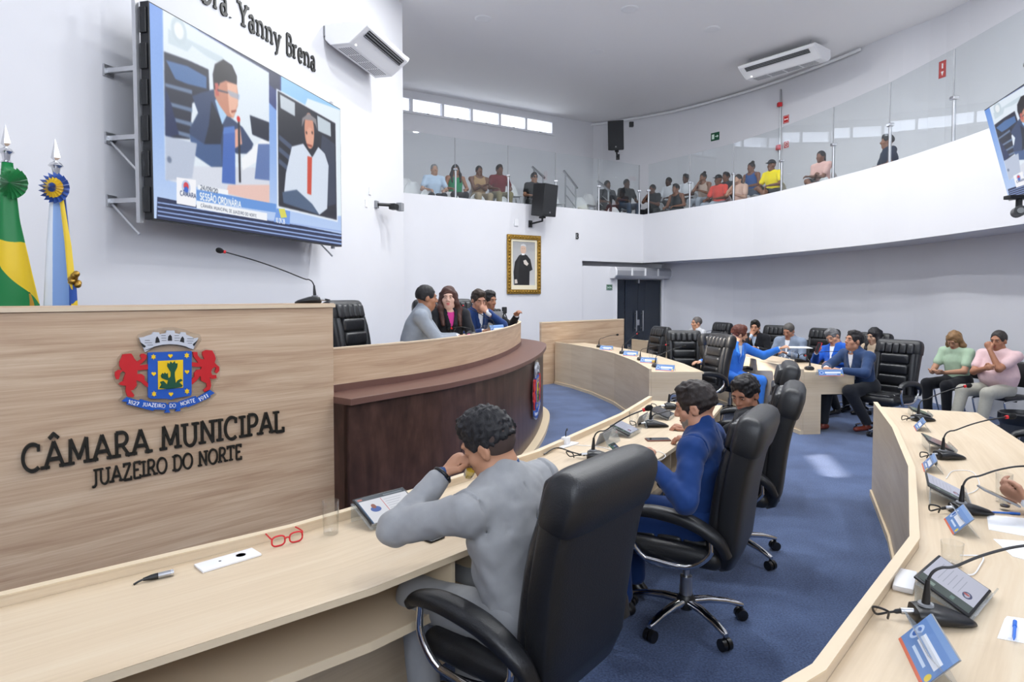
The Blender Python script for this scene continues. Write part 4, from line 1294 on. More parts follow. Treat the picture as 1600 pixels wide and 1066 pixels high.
for (x0, x1, y0, y1) in ((-pw/2+g, pw/2-g, ph/2-g-mw, ph/2-g), (-pw/2+g, pw/2-g, -ph/2+g, -ph/2+g+mw*2), (-pw/2+g, -pw/2+g+mw, -ph/2+g+mw*2, ph/2-g-mw), (pw/2-g-mw, pw/2-g, -ph/2+g+mw*2, ph/2-g-mw)):
    mm_.box((x0, y0, .006), (x1, y1, .024), Mi)
mm_.build('cream_mount', m_cream, por)
mb = MB(); a_, b_ = pw/2-g-mw, ph/2-g-mw
mb.add([(-a_, -b_+mw, .012), (a_, -b_+mw, .012), (a_, b_, .012), (-a_, b_, .012)], [(0,1,2,3)], [[(0,0),(1,0),(1,1),(0,1)]], 0, Mi)
mb.build('canvas', image_mat('portrait_paint', r_.image('cassock_portrait_picture'), rough=.6), por)

# loudspeakers
m_grill = mat('speaker_grille', '202226', .6, bump=(400, .5))
def loudspeaker(label, loc, fx, fy, w, h, d, tilt, mount):
    e = empty('loudspeaker', loc, face_to(fx, fy), label, 'speaker')
    Mt = Matrix.Rotation(-tilt, 4, 'X')
    pts = [(-w/2, d/2), (w/2, d/2), (w*.36, -d/2), (-w*.36, -d/2)]
    MB().prism(pts[::-1], -h/2, h/2, Mt).build('cabinet', m_blackm, e, bevel=.015, seg=3)
    MB().box((-w/2+.02, d/2-.004, -h/2+.03), (w/2-.02, d/2+.008, h/2-.03), Mt).build('grille', m_grill, e, bevel=.004)
    mb = MB(); mb.prism([(0,.02),(-.022,-.02),(-.008,-.02),(0,-.004),(.008,-.02),(.022,-.02)][::-1], 0, .003, Mt @ plane_frame(V(0, d/2+.008, -h/2+.09), V(-1,0,0), V(0,1,0)))
    mb.build('badge', m_steel, e)
    br = MB(); p = Mt @ V(0, 0, -h/2-.01)
    br.cbox((p.x, p.y, p.z-.02), (.10, .12, .04)); br.tube([p, p + V(0, 0, -.10), V(0, -mount, p.z-.14)], .025, 8); br.cbox((0, -mount, p.z-.14), (.10, .03, .16))
    br.build('bracket', m_blackm, e)
    return e
fp = farpt(833)
sp = V(fp.x, fp.y, 0) + pn*.42
loudspeaker('black loudspeaker bracketed to the wall above the gold framed portrait', (sp.x, sp.y, atY(834, 313, sp.y).z), pn.x+.35, pn.y, .46, .72, .42, R(6), .405)
p = at(963, 212, 6.35)
pw_ = V(*(UB[1].to_2d()), 0)
loudspeaker('black loudspeaker hung high in the far upper corner', tuple(at(963.5, 212, 6.27)), -.3, -1, .45, .80, .40, R(10), .30)
MB_ = MB().cbox((0,0,0), (.12,.10,.14)).build('junction_box', m_blackm, bevel=.01)
MB_.location = tuple(at(986.5, 194.5, 6.62)); tag(MB_, 'small black junction box beside the corner loudspeaker', 'box')
q_ = V(fp.x, fp.y, 0) + V(pd.x, pd.y, 0)*-.35
def wallbox(px, py, w, h, m, name, label, cat, M0=None, th=.03):
    f = farpt(px); z = atY(px, py, f.y).z
    Mx_ = plane_frame(V(f.x, f.y, z), V(pd.x, pd.y, 0), pn)
    o = MB().box((-w/2, -h/2, .001), (w/2, h/2, th), Matrix.Translation(-V(f.x, f.y, z)) @ Mx_).build(name, m, bevel=.004)
    o.location = (f.x, f.y, z)
    return tag(o, label, cat)
wallbox(806, 348, .11, .15, m_white, 'junction_box', 'white junction box left of the loudspeaker bracket', 'box')
f = farpt(901); z = atY(901, 369, f.y).z
e = empty('number_plate', (f.x, f.y, z), 0, 'small black number on the white wall right of the portrait', 'sign')
Mx_ = Matrix.Translation(-V(f.x, f.y, z)) @ plane_frame(V(f.x, f.y, z), V(pd.x, pd.y, 0), pn)
MB().box((-.045, -.075, .001), (.045, .075, .008), Mx_).build('plate', m_grey, e)
mb, w_ = letter_mb('3', .13, .006, Mx_ @ Matrix.Translation((-.04, -.065, .008)), 0, .22, False); mb.build('digit', m_letter, e)

# empty camera brackets on the left wall by its end
s_ = line_px(596, W0, WD)
pb_ = W0 + WD*s_; zc = atY(596, 322, pb_.y).z
cb = empty('camera_bracket', (pb_.x, pb_.y, zc), face_to(WN.x, WN.y), 'empty black camera bracket on the white wall right of the screen', 'bracket')
MB().cbox((.20, .02, 0), (.10, .04, .12)).build('wall_plate', m_grey, cb, bevel=.005)
mb = MB(); mb.tube([V(.2, .05, 0), V(.05, .22, .0), V(-.12, .26, -.01)], .028, 8); mb.build('arm', m_blackm, cb, smooth='auto')
MB().cbox((0, .24, -.02), (.16, .12, .10)).build('joint', m_blackm, cb, bevel=.012)
MB().cbox((-.2, .27, 0), (.12, .10, .14)).build('clamp', m_grey, cb, bevel=.008)
for yy, lab in ((299, 'upper white switch plate on the wall over the camera bracket'), (318, 'lower white switch plate beside the camera bracket')):
    px = 579 if yy == 299 else 573
    p = W0 + WD*line_px(px, W0, WD); z = atY(px, yy, p.y).z
    o = MB().box((-.04, -.002+.003, -.06), (.04, .012, .06)).build('switch_plate', m_white, bevel=.003)
    o.location = (p.x, p.y, z); o.rotation_euler = (0, 0, face_to(WN.x, WN.y)); tag(o, lab, 'switch')

# ------------------------------------------------------------------ tilted television on the balcony front
tvl = empty('television', (0,0,0), 0, 'wall television tilted down on the balcony front at the right edge', 'television')
A_ = V(*atY(1537.5, 172, 7.30))
ux = V(-.29, -.957, 0).normalized()
dn_ = V(.957, -.29, 0).normalized()*math.sin(R(14.5)) + V(0, 0, -math.cos(R(14.5)))
uy = -dn_; n_tv = ux.cross(uy).normalized()
MT = Matrix.Identity(4)
for i in range(3): MT[i][0], MT[i][1], MT[i][2], MT[i][3] = ux[i], uy[i], n_tv[i], A_[i]
TW, TH = 1.88, 1.06
tvl.matrix_world = Matrix.Translation(A_)
Ti = Matrix.Translation(-A_) @ MT
MB().box((0, -TH, -.05), (TW, 0, 0), Ti).build('casing', m_black, tvl, bevel=.006)
fx0, fx1 = 0.0, .645
mb = MB(); mb.add([(.012,-TH+.02,.002),(TW-.012,-TH+.02,.002),(TW-.012,-.012,.002),(.012,-.012,.002)], [(0,1,2,3)], [[(0,0),(.645,0),(.645,1),(0,1)]], 0, Ti)
mb.build('display', m_screen, tvl)
MB().box((0, -TH-.004, -.03), (TW, -TH+.016, .004), Ti).build('bottom_bezel', m_steel, tvl)
arm = MB(); p0 = Ti @ V(TW*.5, -TH*.55, -.05); arm.tube([p0, p0 + V(.25,.12,.02), p0 + V(.45,.28,.0)], .03, 8); arm.build('wall_arm', m_blackm, tvl)
am = MB(); p0 = Ti @ V(.10, -TH*.06, -.05); am.tube([p0, p0 + V(.12,.20,.10)], .02, 8); am.build('support_rod', m_steel, tvl)
ct = empty('camera', tuple(atY(1592, 322, 6.75)), 0, 'small black camera on a bracket under the tilted television', 'camera')
MB().cbox((0,0,.09), (.26,.10,.04)).build('mount_plate', m_blackm, ct, bevel=.006)
mb = MB(); mb.cyl(V(-.06,-.10,-.06), V(.04,.08,-.06), .055, n=18); mb.build('body', m_black, ct, smooth='auto')
mb = MB(); mb.cyl(V(-.068,-.113,-.06), V(-.06,-.10,-.06), .03, n=16); mb.build('lens', m_screenoff, ct)
mb = MB(); mb.tube([V(0,0,.07), V(0,0,-.02)], .03, 8); mb.build('neck', m_blackm, ct)

# ------------------------------------------------------------------ glass balustrade on the balcony
def railing(name, label, base, pxs, tall, line):
    """posts under given pixel columns, panes between them"""
    e = empty(name, tuple(base), 0, label, 'railing')
    Bi = -V(base[0], base[1], base[2])
    pts = [line(px) for px in pxs]
    for k, p in enumerate(pts):
        if tall[k]:
            mb = MB(); mb.tube([V(p.x, p.y, ZPAR-.02)+Bi, V(p.x, p.y, ZPAR+.62)+Bi], .024, 10)
            po = mb.build('post', m_steel, e, smooth='auto')
            mb = MB(); mb.cbox(tuple(V(p.x, p.y, ZPAR+.62)+Bi), (.09, .09, .05)); mb.build('clamp', m_chrome, po, bevel=.01)
    for a, b_ in zip(pts[:-1], pts[1:]):
        d = (b_-a).to_2d().normalized(); n = V(d.y, -d.x, 0)
        a2, b2 = a + V(d.x, d.y, 0)*.012, b_ - V(d.x, d.y, 0)*.012
        mb = MB(); vs = []
        for z in (ZPAR+.012, ZGLASS):
            for p, s in ((a2, .0), (b2, .0), (b2, .01), (a2, .01)): vs.append(V(p.x, p.y, z) + n*s + Bi)
        mb.add(vs, [(0,1,5,4),(2,3,7,6),(4,5,6,7),(3,2,1,0),(3,0,4,7),(1,2,6,5)])
        pn_ = mb.build('glass_pane', m_glass, e)
        mb = MB(); mb.tube([V(b2.x, b2.y, ZPAR+.05)+Bi + n*.005, V(b2.x, b2.y, ZGLASS)+Bi + n*.005], .011, 6); mb.build('edge_seal', m_grey, pn_)
    return e
lineL = lambda px: farpt(px) - pn*.08
pl0 = V(PL.x, PL.y, ZPAR)
railing('glass_railing', 'frameless glass railing on the left balcony front above the portrait', pl0, [628, 715, 797, 871, 938, 1001], [1,1,1,1,1,1], lineL)
PRo = offs(PRC, -.08)
def lineR(px):
    d = ray(px, HOR)
    best = None
    for a, b_ in zip(PRo[:-1], PRo[1:]):
        A = np.array([[d.x, -(b_-a).x], [d.y, -(b_-a).y]])
        if abs(np.linalg.det(A)) < 1e-9: continue
        t, s = np.linalg.solve(A, [a.x, a.y])
        if -1e-6 <= s <= 1+1e-6 and t > 0 and (best is None or t > best[0]): best = (t, V(d.x*t, d.y*t, 0))
    return best[1]
railing('glass_railing', 'frameless glass railing along the curved right balcony front', (PR[2].x, PR[2].y, ZPAR), [1012, 1076, 1144, 1218, 1298, 1385, 1483, 1597, 1790], [1,1,1,1,1,1,1,1,1], lineR)
# stair handrails
for (xa, ya_, xb, yb_), lab in (((832, 261, 851, 278), 'leftmost steel stair handrail, behind the loudspeaker'), ((881, 267, 902, 294), 'middle steel stair handrail on the left balcony'), ((934, 283, 953, 299), 'rightmost steel stair handrail, before the balcony corner')):
    Yh = farpt((xa+xb)/2).y + .95
    a, b_ = atY(xa, ya_, Yh+.35), atY(xb, yb_, Yh)
    e = empty('stair_handrail', (b_.x, b_.y, ZBALC), 0, lab, 'handrail')
    o = V(b_.x, b_.y, ZBALC)
    mb = MB(); mb.tube([a-o, b_-o], .03, 10); mb.build('rail', m_steel, e, smooth='auto')
    for f in (.12, .88):
        p = a.lerp(b_, f); mb = MB(); mb.tube([p-o, V(p.x, p.y, ZBALC)-o], .022, 8); mb.build('post', m_steel, e, smooth='auto')
    for g_ in (.3, .55):
        mb = MB(); mb.tube([a.lerp(b_, .12)-o-V(0,0,g_), a.lerp(b_, .88)-o-V(0,0,g_)], .012, 6); mb.build('lower_bar', m_steel, e)
# signs and pipe on the balcony wall
def uwall(px, py):
    d = ray(px, py)
    best = None
    for a, b_ in zip(UWC[:-1], UWC[1:]):
        A = np.array([[d.x, -(b_-a).x], [d.y, -(b_-a).y]])
        if abs(np.linalg.det(A)) < 1e-9: continue
        t, s = np.linalg.solve(A, [a.x, a.y])
        if -1e-6 <= s <= 1+1e-6 and t > 0 and (best is None or t > best[0]):
            dd_ = (b_-a).normalized(); best = (t, V(d.x*t, d.y*t, HC + d.z*t), dd_)
    _, p, t_ = best
    n = V(t_.y, -t_.x, 0)
    if n.y > 0 or n.x > 0: n = -n
    u = V(-n.y, n.x, 0)
    return p, u, n
RD = (.76, .10, .08)
r1 = Ras(48, 48, RD); r1.rect(.08,.08,.92,.92,(.95,.9,.9)); r1.rect(.12,.12,.88,.88,RD); r1.ell(.3,.5,.1,.12,(1,1,1)); r1.ell(.7,.5,.1,.12,(1,1,1)); r1.rect(.4,.45,.6,.55,(1,1,1))
r2 = Ras(48, 48, (.95,.92,.92)); r2.rect(.06,.06,.94,.94,RD); r2.ell(.5,.5,.34,.34,(.95,.92,.92)); r2.ell(.5,.5,.25,.25,RD); r2.poly([(.25,.2),(.8,.75),(.75,.8),(.2,.25)], (.95,.92,.92))
r3 = Ras(40, 80, RD); r3.rect(.12,.06,.88,.94,(.80,.2,.15)); r3.rect(.4,.15,.6,.45,(1,1,1)); r3.poly([(.5,.9),(.3,.62),(.7,.62)], (1,1,1)); 
r4 = Ras(64, 48, GR); r4.rect(.1,.2,.4,.8,(.9,.97,.92)); r4.poly([(.5,.45),(.7,.45),(.7,.3),(.9,.5),(.7,.7),(.7,.55),(.5,.55)], (.9,.97,.92))
for px, py, w, h, rr, lab, nm in ((1229, 186.5, .17, .19, r1, 'square red fire alarm sign beside the steel pipe on the balcony wall', 'alarm_sign'), (1229.5, 226, .16, .18, r2, 'red and white prohibition sign low on the balcony wall', 'prohibition_sign'), (1473.5, 108.5, .15, .32, r3, 'tall red fire extinguisher sign high on the right balcony wall', 'extinguisher_sign'), (1118, 213.5, .27, .22, r4, 'small green emergency exit arrow sign on the balcony wall', 'exit_sign')):
    p, u, n = uwall(px, py)
    sign(nm, lab, 'sign', plane_frame(p + n*.004, u, n), w, h, rr)
p, u, n = uwall(1221, 150)
e = empty('fire_alarm_pipe', (p.x, p.y, ZBALC), 0, 'thin grey steel pipe with red alarm boxes on the balcony wall', 'pipe')
o = V(p.x, p.y, ZBALC)
mb = MB(); mb.tube([V(p.x, p.y, ZBALC)-o + n*.03, V(p.x, p.y, atY(1221, 140, p.y).z)-o + n*.03], .022, 8); mb.build('pipe', m_steel, e, smooth='auto')
for yy, s in ((164, .10), (231, .12)):
    z = atY(1220, yy, p.y).z
    mb = MB(); mb.cbox(tuple(V(p.x, p.y, z)-o + n*.06), (s, s, s)); mb.build('alarm_box', m_red, e, bevel=.01)

# ------------------------------------------------------------------ flags
def flag_cloth(parts, root, seed):
    pass
def flagpole(label, px, ytop, ybot, Y):
    top, bot = atY(px, ytop, Y), None
    e = empty('flag_on_pole', (top.x, top.y, 0), 0, label, 'flag')
    mb = MB(); mb.tube([V(-.045,0,.02), V(0,0,top.z-.28)], .016, 12); mb.build('pole', m_alu, e, smooth='auto')
    mb = MB(); h = top.z
    mb.lathe([(.016,-.30),(.018,-.27),(.034,-.255),(.02,-.24),(.026,-.20),(.045,-.185),(.03,-.165),(.012,-.155)], (0,0,h), 16)
    mb.build('finial_collar', m_chrome, e, smooth='auto')
    mb = MB(); mb.add([(0,0,h),(.034,0,h-.13),(0,.014,h-.13),(-.034,0,h-.13),(0,-.014,h-.13),(0,0,h-.16)], [(0,1,2),(0,2,3),(0,3,4),(0,4,1),(5,2,1),(5,3,2),(5,4,3),(5,1,4)])
    mb.build('spear_finial', m_chrome, e)
    mb = MB().lathe([(.17,0),(.17,.02),(.06,.05),(.03,.07)], (-.045,0,0), 20); mb.build('base', m_chrome, e, smooth='auto')
    return e, h
def drape(name, m, root, rows, folds=2.0, depth=.03, ph=0.0, dy=-.03):
    """hanging cloth: rows of (z, x of the left edge, x of the right edge) from top to bottom, with vertical folds"""
    nu, nv = 28, 30
    zs = [r[0] for r in rows]
    vs, fs, uvs = [], [], []
    for j in range(nv+1):
        v = j/nv; k = v*(len(rows)-1); i0 = min(int(k), len(rows)-2); f = k-i0
        z, xl, xr = [rows[i0][q]*(1-f)+rows[i0+1][q]*f for q in range(3)]
        for i in range(nu+1):
            u = i/nu
            vs.append((xl+(xr-xl)*u, dy-depth*(.4+.6*v)*math.sin(u*PI*folds+1.2*v+ph), z-.05*v*u+.012*math.sin(u*9+ph)*v))
    for j in range(nv):
        for i in range(nu):
            a = j*(nu+1)+i
            fs.append((a, a+nu+1, a+nu+2, a+1)); uvs.append([(i/nu,1-j/nv),(i/nu,1-(j+1)/nv),((i+1)/nu,1-(j+1)/nv),((i+1)/nu,1-j/nv)])
    mb = MB(); mb.add(vs, fs, uvs)
    o = mb.build(name, m, root, smooth=True)
    sl = o.modifiers.new('thickness', 'SOLIDIFY'); sl.thickness = .003
    return o
m_fgreen = mat('flag_green_satin', '12813F', .5, sheen=.4); m_fyel = mat('flag_yellow_satin', 'F3CE28', .5, sheen=.4); m_fblue = mat('flag_blue_satin', '2C55A6', .5, sheen=.4)
m_flight = mat('flag_light_blue_satin', '8FB2E3', .5, sheen=.4); m_fwhite = mat('flag_white_satin', 'E4E8EF', .5, sheen=.4)
def rosette(name, cx, cy, cz, r, cols, root):
    ro = None
    for k, (rr, m) in enumerate(cols):
        mb = MB(); n = 18
        vs = [(cx, cy-.012*k-.03, cz)]
        for i in range(n*2):
            a = PI*i/n; q = r*rr*(1.0 if i % 2 else .84)
            vs.append((cx+q*math.cos(a), cy-.012*k-(.02 if i % 2 else -.008), cz+q*math.sin(a)))
        mb.add(vs, [(0, 1+(i+1) % (2*n), 1+i) for i in range(2*n)])
        o = mb.build(name if ro is None else 'rosette_ring', m, root if ro is None else ro)
        if ro is None: ro = o
    return ro
f1, h1 = flagpole('green and yellow national flag on a chrome pole, leftmost of two flags', 8, 193, 480, 4.25)
GRN, YEL, BLU, LBL, WHT = (.06,.50,.25), (.95,.80,.13), (.15,.32,.66), (.55,.69,.90), (.90,.92,.95)
ra = Ras(200, 400, GRN); ra.poly([(0,.355),(1,.36),(1,.74),(.9,.70),(0,.40)], YEL)
m_flag1 = image_mat('national_flag_satin', ra.image('national_flag_print'), rough=.45)
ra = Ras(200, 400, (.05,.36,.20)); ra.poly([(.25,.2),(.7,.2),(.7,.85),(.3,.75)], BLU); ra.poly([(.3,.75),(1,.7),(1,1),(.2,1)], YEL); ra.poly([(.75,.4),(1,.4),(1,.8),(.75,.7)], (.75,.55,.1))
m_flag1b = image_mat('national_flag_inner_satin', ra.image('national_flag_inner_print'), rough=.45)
k1 = 4.25/1000
drape('cloth', m_flag1, f1, [(h1-.26, -.01, .055), (h1-.62, -.045, .085), (h1-.95, -.085, .155), (h1-1.16, -.125, .205), (h1-1.36, -.10, .235)], 1.6, .035)
drape('inner_fold', m_flag1b, f1, [(h1-.9, -.06, .07), (h1-1.15, -.055, .17), (h1-1.42, -.05, .23)], 2.2, .02, 1.0, .01)
rosette('rosette', .085, -.05, h1-.40, .105, [(1, m_fgreen), (.6, m_fgreen)], f1)
f2, h2 = flagpole('light blue, white and yellow flag with blue rosette, right of the green flag', 86, 216, 480, 4.35)
ra = Ras(200, 400, LBL); ra.poly([(0,0),(.25,0),(.22,1),(0,1)], WHT); ra.poly([(.62,0),(1,0),(1,.8),(.80,.8)], (.40,.50,.80)); ra.poly([(0,.99),(0,.95),(1,.83),(1,.9)], WHT); ra.poly([(0,1),(.1,.97),(1,.90),(1,1)], YEL)
m_flag2 = image_mat('city_flag_satin', ra.image('city_flag_print'), rough=.45)
drape('cloth', m_flag2, f2, [(h2-.30, -.01, .07), (h2-.6, -.035, .10), (h2-.9, -.055, .125), (h2-1.25, -.075, .13)], 1.8, .03, .6)
rosette('rosette', .045, -.07, h2-.345, .105, [(1, m_fblue), (.66, m_fyel), (.30, m_fblue)], f2)
drape('ribbon', m_fyel, f2, [(h2-.42, .055, .085), (h2-.7, .085, .125), (h2-.98, .105, .145)], 1.0, .012, 0, -.055)
ra = Ras(60, 120, BLU); ra.poly([(.3,.4),(1,.3),(1,1),(.3,1)], YEL); ra.ell(.65,.6,.15,.1,(.1,.5,.25)); ra.ell(.65,.85,.15,.1,(.1,.5,.25))
drape('ribbon', image_mat('ribbon_satin', ra.image('ribbon_print'), rough=.45), f2, [(h2-.98, .10, .15), (h2-1.3, .105, .16)], 1.0, .012, 0, -.05)
mb = MB()
for k in range(7): mb.sphere((.14+.02*math.cos(k), -.05+.02*math.sin(k*2), h2-.95+.012*(k-3)), .022, 8, 6)
mb.build('gold_tassel', m_gold, f2, smooth=True)
# ------------------------------------------------------------------ executive chairs
def exec_chair_proto():
    e = empty('executive_chair', (0,0,-50))
    X, Yv, Z = V(1,0,0), V(0,1,0), V(0,0,1)
    prof = [(.40,-.205,.19,.03),(.43,-.225,.225,.055),(.50,-.245,.245,.062),(.62,-.255,.255,.064),(.78,-.275,.264,.064),(.92,-.303,.270,.062),(1.00,-.325,.272,.064)]
    def secs(p, grow=0.0):
        out = []
        for i, (z, y, hw, ht) in enumerate(p):
            a = p[max(i-1,0)]; b = p[min(i+1,len(p)-1)]
            t = V(0, b[1]-a[1], b[0]-a[0]).normalized()
            out.append(((0, y, z), X, V(0, t.z, -t.y), hw+grow, ht+grow, 5.0))
        return out
    MB().loft(secs(prof)[::-1], 36).build('backrest', m_leather, e, smooth='auto', angle=50)
    hp = [(.995,-.324,.276,.069),(1.002,-.326,.279,.073),(1.05,-.34,.279,.076),(1.10,-.353,.276,.077),(1.135,-.362,.268,.070),(1.158,-.368,.252,.052),(1.168,-.37,.228,.026)]
    MB().loft(secs(hp)[::-1], 36).build('headrest', m_leather, e, smooth='auto', angle=50)
    # front cushions
    for k in range(4):
        z0 = .475 + k*.132
        yb = np.interp(z0+.06, [p[0] for p in prof], [p[1] for p in prof])
        vs, fs = rbox((-.175, yb+.035, z0), (.175, yb+.098, z0+.126), .03, 4)
        MB().add(vs, fs).build('back_cushion', m_leather2, e, smooth=True)
    for s in (-1, 1):
        mb = MB()
        mb.tube([V(s*.21, np.interp(z, [p[0] for p in prof], [p[1] for p in prof])+.055, z) for z in np.linspace(.47, 1.0, 7)], [.03,.036,.038,.038,.038,.036,.03], 10)
        mb.build('side_bolster', m_leather2, e, smooth='auto', angle=60)
    for k in range(5):
        x = -.172+k*.086
        vs, fs = rbox((x-.042, -.285, 1.0), (x+.042, -.222, 1.135), .026, 3)
        sh = Matrix.Rotation(R(12), 4, 'X')
        mb = MB(); mb.add([(v[0], v[1]-.24*(v[2]-1.0)+.0, v[2]) for v in vs], fs); mb.build('head_cushion', m_leather2, e, smooth=True)
    # seat
    vs, fs = rbox((-.255, -.235, .40), (.255, .265, .50), .045, 4); MB().add(vs, fs).build('seat', m_leather, e, smooth=True)
    for k in range(3):
        vs, fs = rbox((-.19, -.16+k*.135, .485), (.19, -.03+k*.135, .523), .018, 3); MB().add(vs, fs).build('seat_cushion', m_leather2, e, smooth=True)
    MB().box((-.12, -.14, .355), (.12, .14, .40)).build('mechanism', m_black, e, bevel=.01)
    # arms
    for s in (-1, 1):
        pts = catmull([V(s*.275,-.27,.50), V(s*.30,-.225,.585), V(s*.315,-.10,.655), V(s*.315,.08,.675), V(s*.312,.20,.655), V(s*.305,.245,.62)], 5)
        rad = [.026+.012*math.sin(PI*min(1, i/(len(pts)-1)*1.1)) for i in range(len(pts))]
        secs_ = []
        for i, p in enumerate(pts):
            t = (pts[min(i+1,len(pts)-1)]-pts[max(i-1,0)]).normalized()
            secs_.append((p, X, X.cross(t).normalized(), rad[i]*1.15, rad[i]*.8, 3.0))
        a = MB().loft(secs_, 14).build('armrest', m_leather, e, smooth='auto', angle=60)
        mb = MB(); mb.tube(catmull([V(s*.305,.20,.635), V(s*.30,.205,.52), V(s*.285,.13,.42), V(s*.24,.02,.385), V(s*.20,-.03,.38)], 4), .014, 10); mb.tube(catmull([V(s*.285,.13,.42), V(s*.295,-.08,.42), V(s*.30,-.19,.50), V(s*.30,-.20,.58)], 4), .013, 10)
        mb.build('arm_frame', m_chrome, a, smooth='auto', angle=60)
    # base
    mb = MB(); mb.cyl(V(0,0,.13), V(0,0,.25), .032, n=18); mb.cyl(V(0,0,.25), V(0,0,.36), .018, n=14); mb.build('gas_lift', m_steel, e, smooth='auto')
    mb = MB(); mb.lathe([(.03,.07),(.05,.085),(.05,.13),(.036,.15)], n=18); mb.build('hub', m_black, e, smooth='auto')
    for k in range(5):
        a = 2*PI*k/5 + .3
        d = V(math.cos(a), math.sin(a), 0)
        sd = V(-math.sin(a), math.cos(a), 0)
        ss = [(d*r + V(0,0,z), sd, V(0,0,1), w, h, 3.0) for r, z, w, h in ((.03,.115,.026,.02),(.12,.118,.024,.017),(.22,.105,.021,.014),(.295,.085,.019,.012),(.315,.078,.012,.010))]
        lg = MB().loft(ss, 12).build('base_leg', m_chrome, e, smooth='auto', angle=60)
        c = d*.305
        mb = MB()
        for q in (-.016, .016):
            mb.cyl(c + sd*(q-.011) + V(0,0,.030), c + sd*(q+.011) + V(0,0,.030), .030, n=16)
        mb.cyl(c + V(0,0,.03), c + V(0,0,.075), .009, n=8)
        mb.build('caster', m_black, lg, smooth='auto')
    return e
CH = exec_chair_proto()
CH_used = []
def exec_chair(x, y, fx, fy, label, z=0.0, group='black leather executive chairs'):
    o = CH if not CH_used else copy_tree(CH)
    CH_used.append(o)
    o.location = (x, y, z); o.rotation_euler = (0, 0, face_to(fx, fy))
    tag(o, label, 'chair', group)
    return o

# visitor chair: black padded seat and back on a chromed sled base
def visitor_proto():
    e = empty('visitor_chair', (0,0,-50))
    vs, fs = rbox((-.23,-.22,.42),(.23,.23,.475),.024,3); MB().add(vs, fs).build('seat', m_leather, e, smooth=True)
    vs, fs = rbox((-.22,-.27,.56),(.22,-.225,.88),.02,3)
    MB().add([(v[0], v[1]-.18*(v[2]-.56), v[2]) for v in vs], fs).build('backrest', m_leather, e, smooth=True)
    for s in (-1, 1):
        mb = MB(); mb.tube(catmull([V(s*.2,-.33,.80), V(s*.2,-.29,.52), V(s*.2,-.22,.44), V(s*.2,.16,.41), V(s*.2,.20,.36), V(s*.2,.10,.06), V(s*.2,.06,.013), V(s*.2,-.26,.013)], 4), .012, 8)
        mb.build('side_frame', m_chrome, e, smooth='auto', angle=60)
    mb = MB(); mb.tube([V(-.2,-.26,.013), V(.2,-.26,.013)], .012, 8); mb.build('floor_bar', m_chrome, e, smooth='auto')
    mb = MB(); mb.tube([V(-.2,0,.405), V(.2,0,.405)], .012, 8); mb.build('cross_bar', m_black, e, smooth='auto')
    return e
VC = visitor_proto(); VC_used = []
def visitor_chair(x, y, fx, fy, label):
    o = VC if not VC_used else copy_tree(VC); VC_used.append(o)
    o.location = (x, y, 0); o.rotation_euler = (0, 0, face_to(fx, fy))
    return tag(o, label, 'chair', 'visitor chairs along the right wall')

# white plastic balcony chair
m_shell = mat('white_shell_plastic', 'E3E2E4', .4)
def shell_proto():
    e = empty('balcony_chair', (0,0,-50))
    mb = MB(); nu, nv = 12, 16
    vs = []
    prof = catmull([V(.22,.43,0), V(.10,.425,0), V(-.10,.43,0), V(-.20,.50,0), V(-.235,.64,0), V(-.26,.82,0)], 4)
    n = len(prof)
    for i, p in enumerate(prof):
        t = i/(n-1)
        hw = .22 if t < .55 else .225*math.sqrt(max(.02, 1-((t-.55)/.45)**2.6*.9))
        for k in range(nu+1):
            a = -1+2*k/nu
            vs.append((hw*a, p.x + (.05*a*a if t > .5 else 0), p.y + (.03*a*a if t < .5 else 0)))
    fs = [(i*(nu+1)+k, i*(nu+1)+k+1, (i+1)*(nu+1)+k+1, (i+1)*(nu+1)+k) for i in range(n-1) for k in range(nu)]
    o = mb.add(vs, fs).build('shell', m_shell, e, smooth=True)
    s = o.modifiers.new('thickness', 'SOLIDIFY'); s.thickness = .012
    for sx, sy in ((-1,-1),(1,-1),(-1,1),(1,1)):
        mb = MB(); mb.tube([V(sx*.15, sy*.12, .425), V(sx*.2, sy*.2, 0)], .012, 6); mb.build('leg', m_steel, e)
    return e
BC = shell_proto(); BC_used = []
def balcony_chair(x, y, fx, fy, label, z=None):
    o = BC if not BC_used else copy_tree(BC); BC_used.append(o)
    o.location = (x, y, ZBALC if z is None else z); o.rotation_euler = (0, 0, face_to(fx, fy))
    return tag(o, label, 'chair', 'white chairs on the balcony')

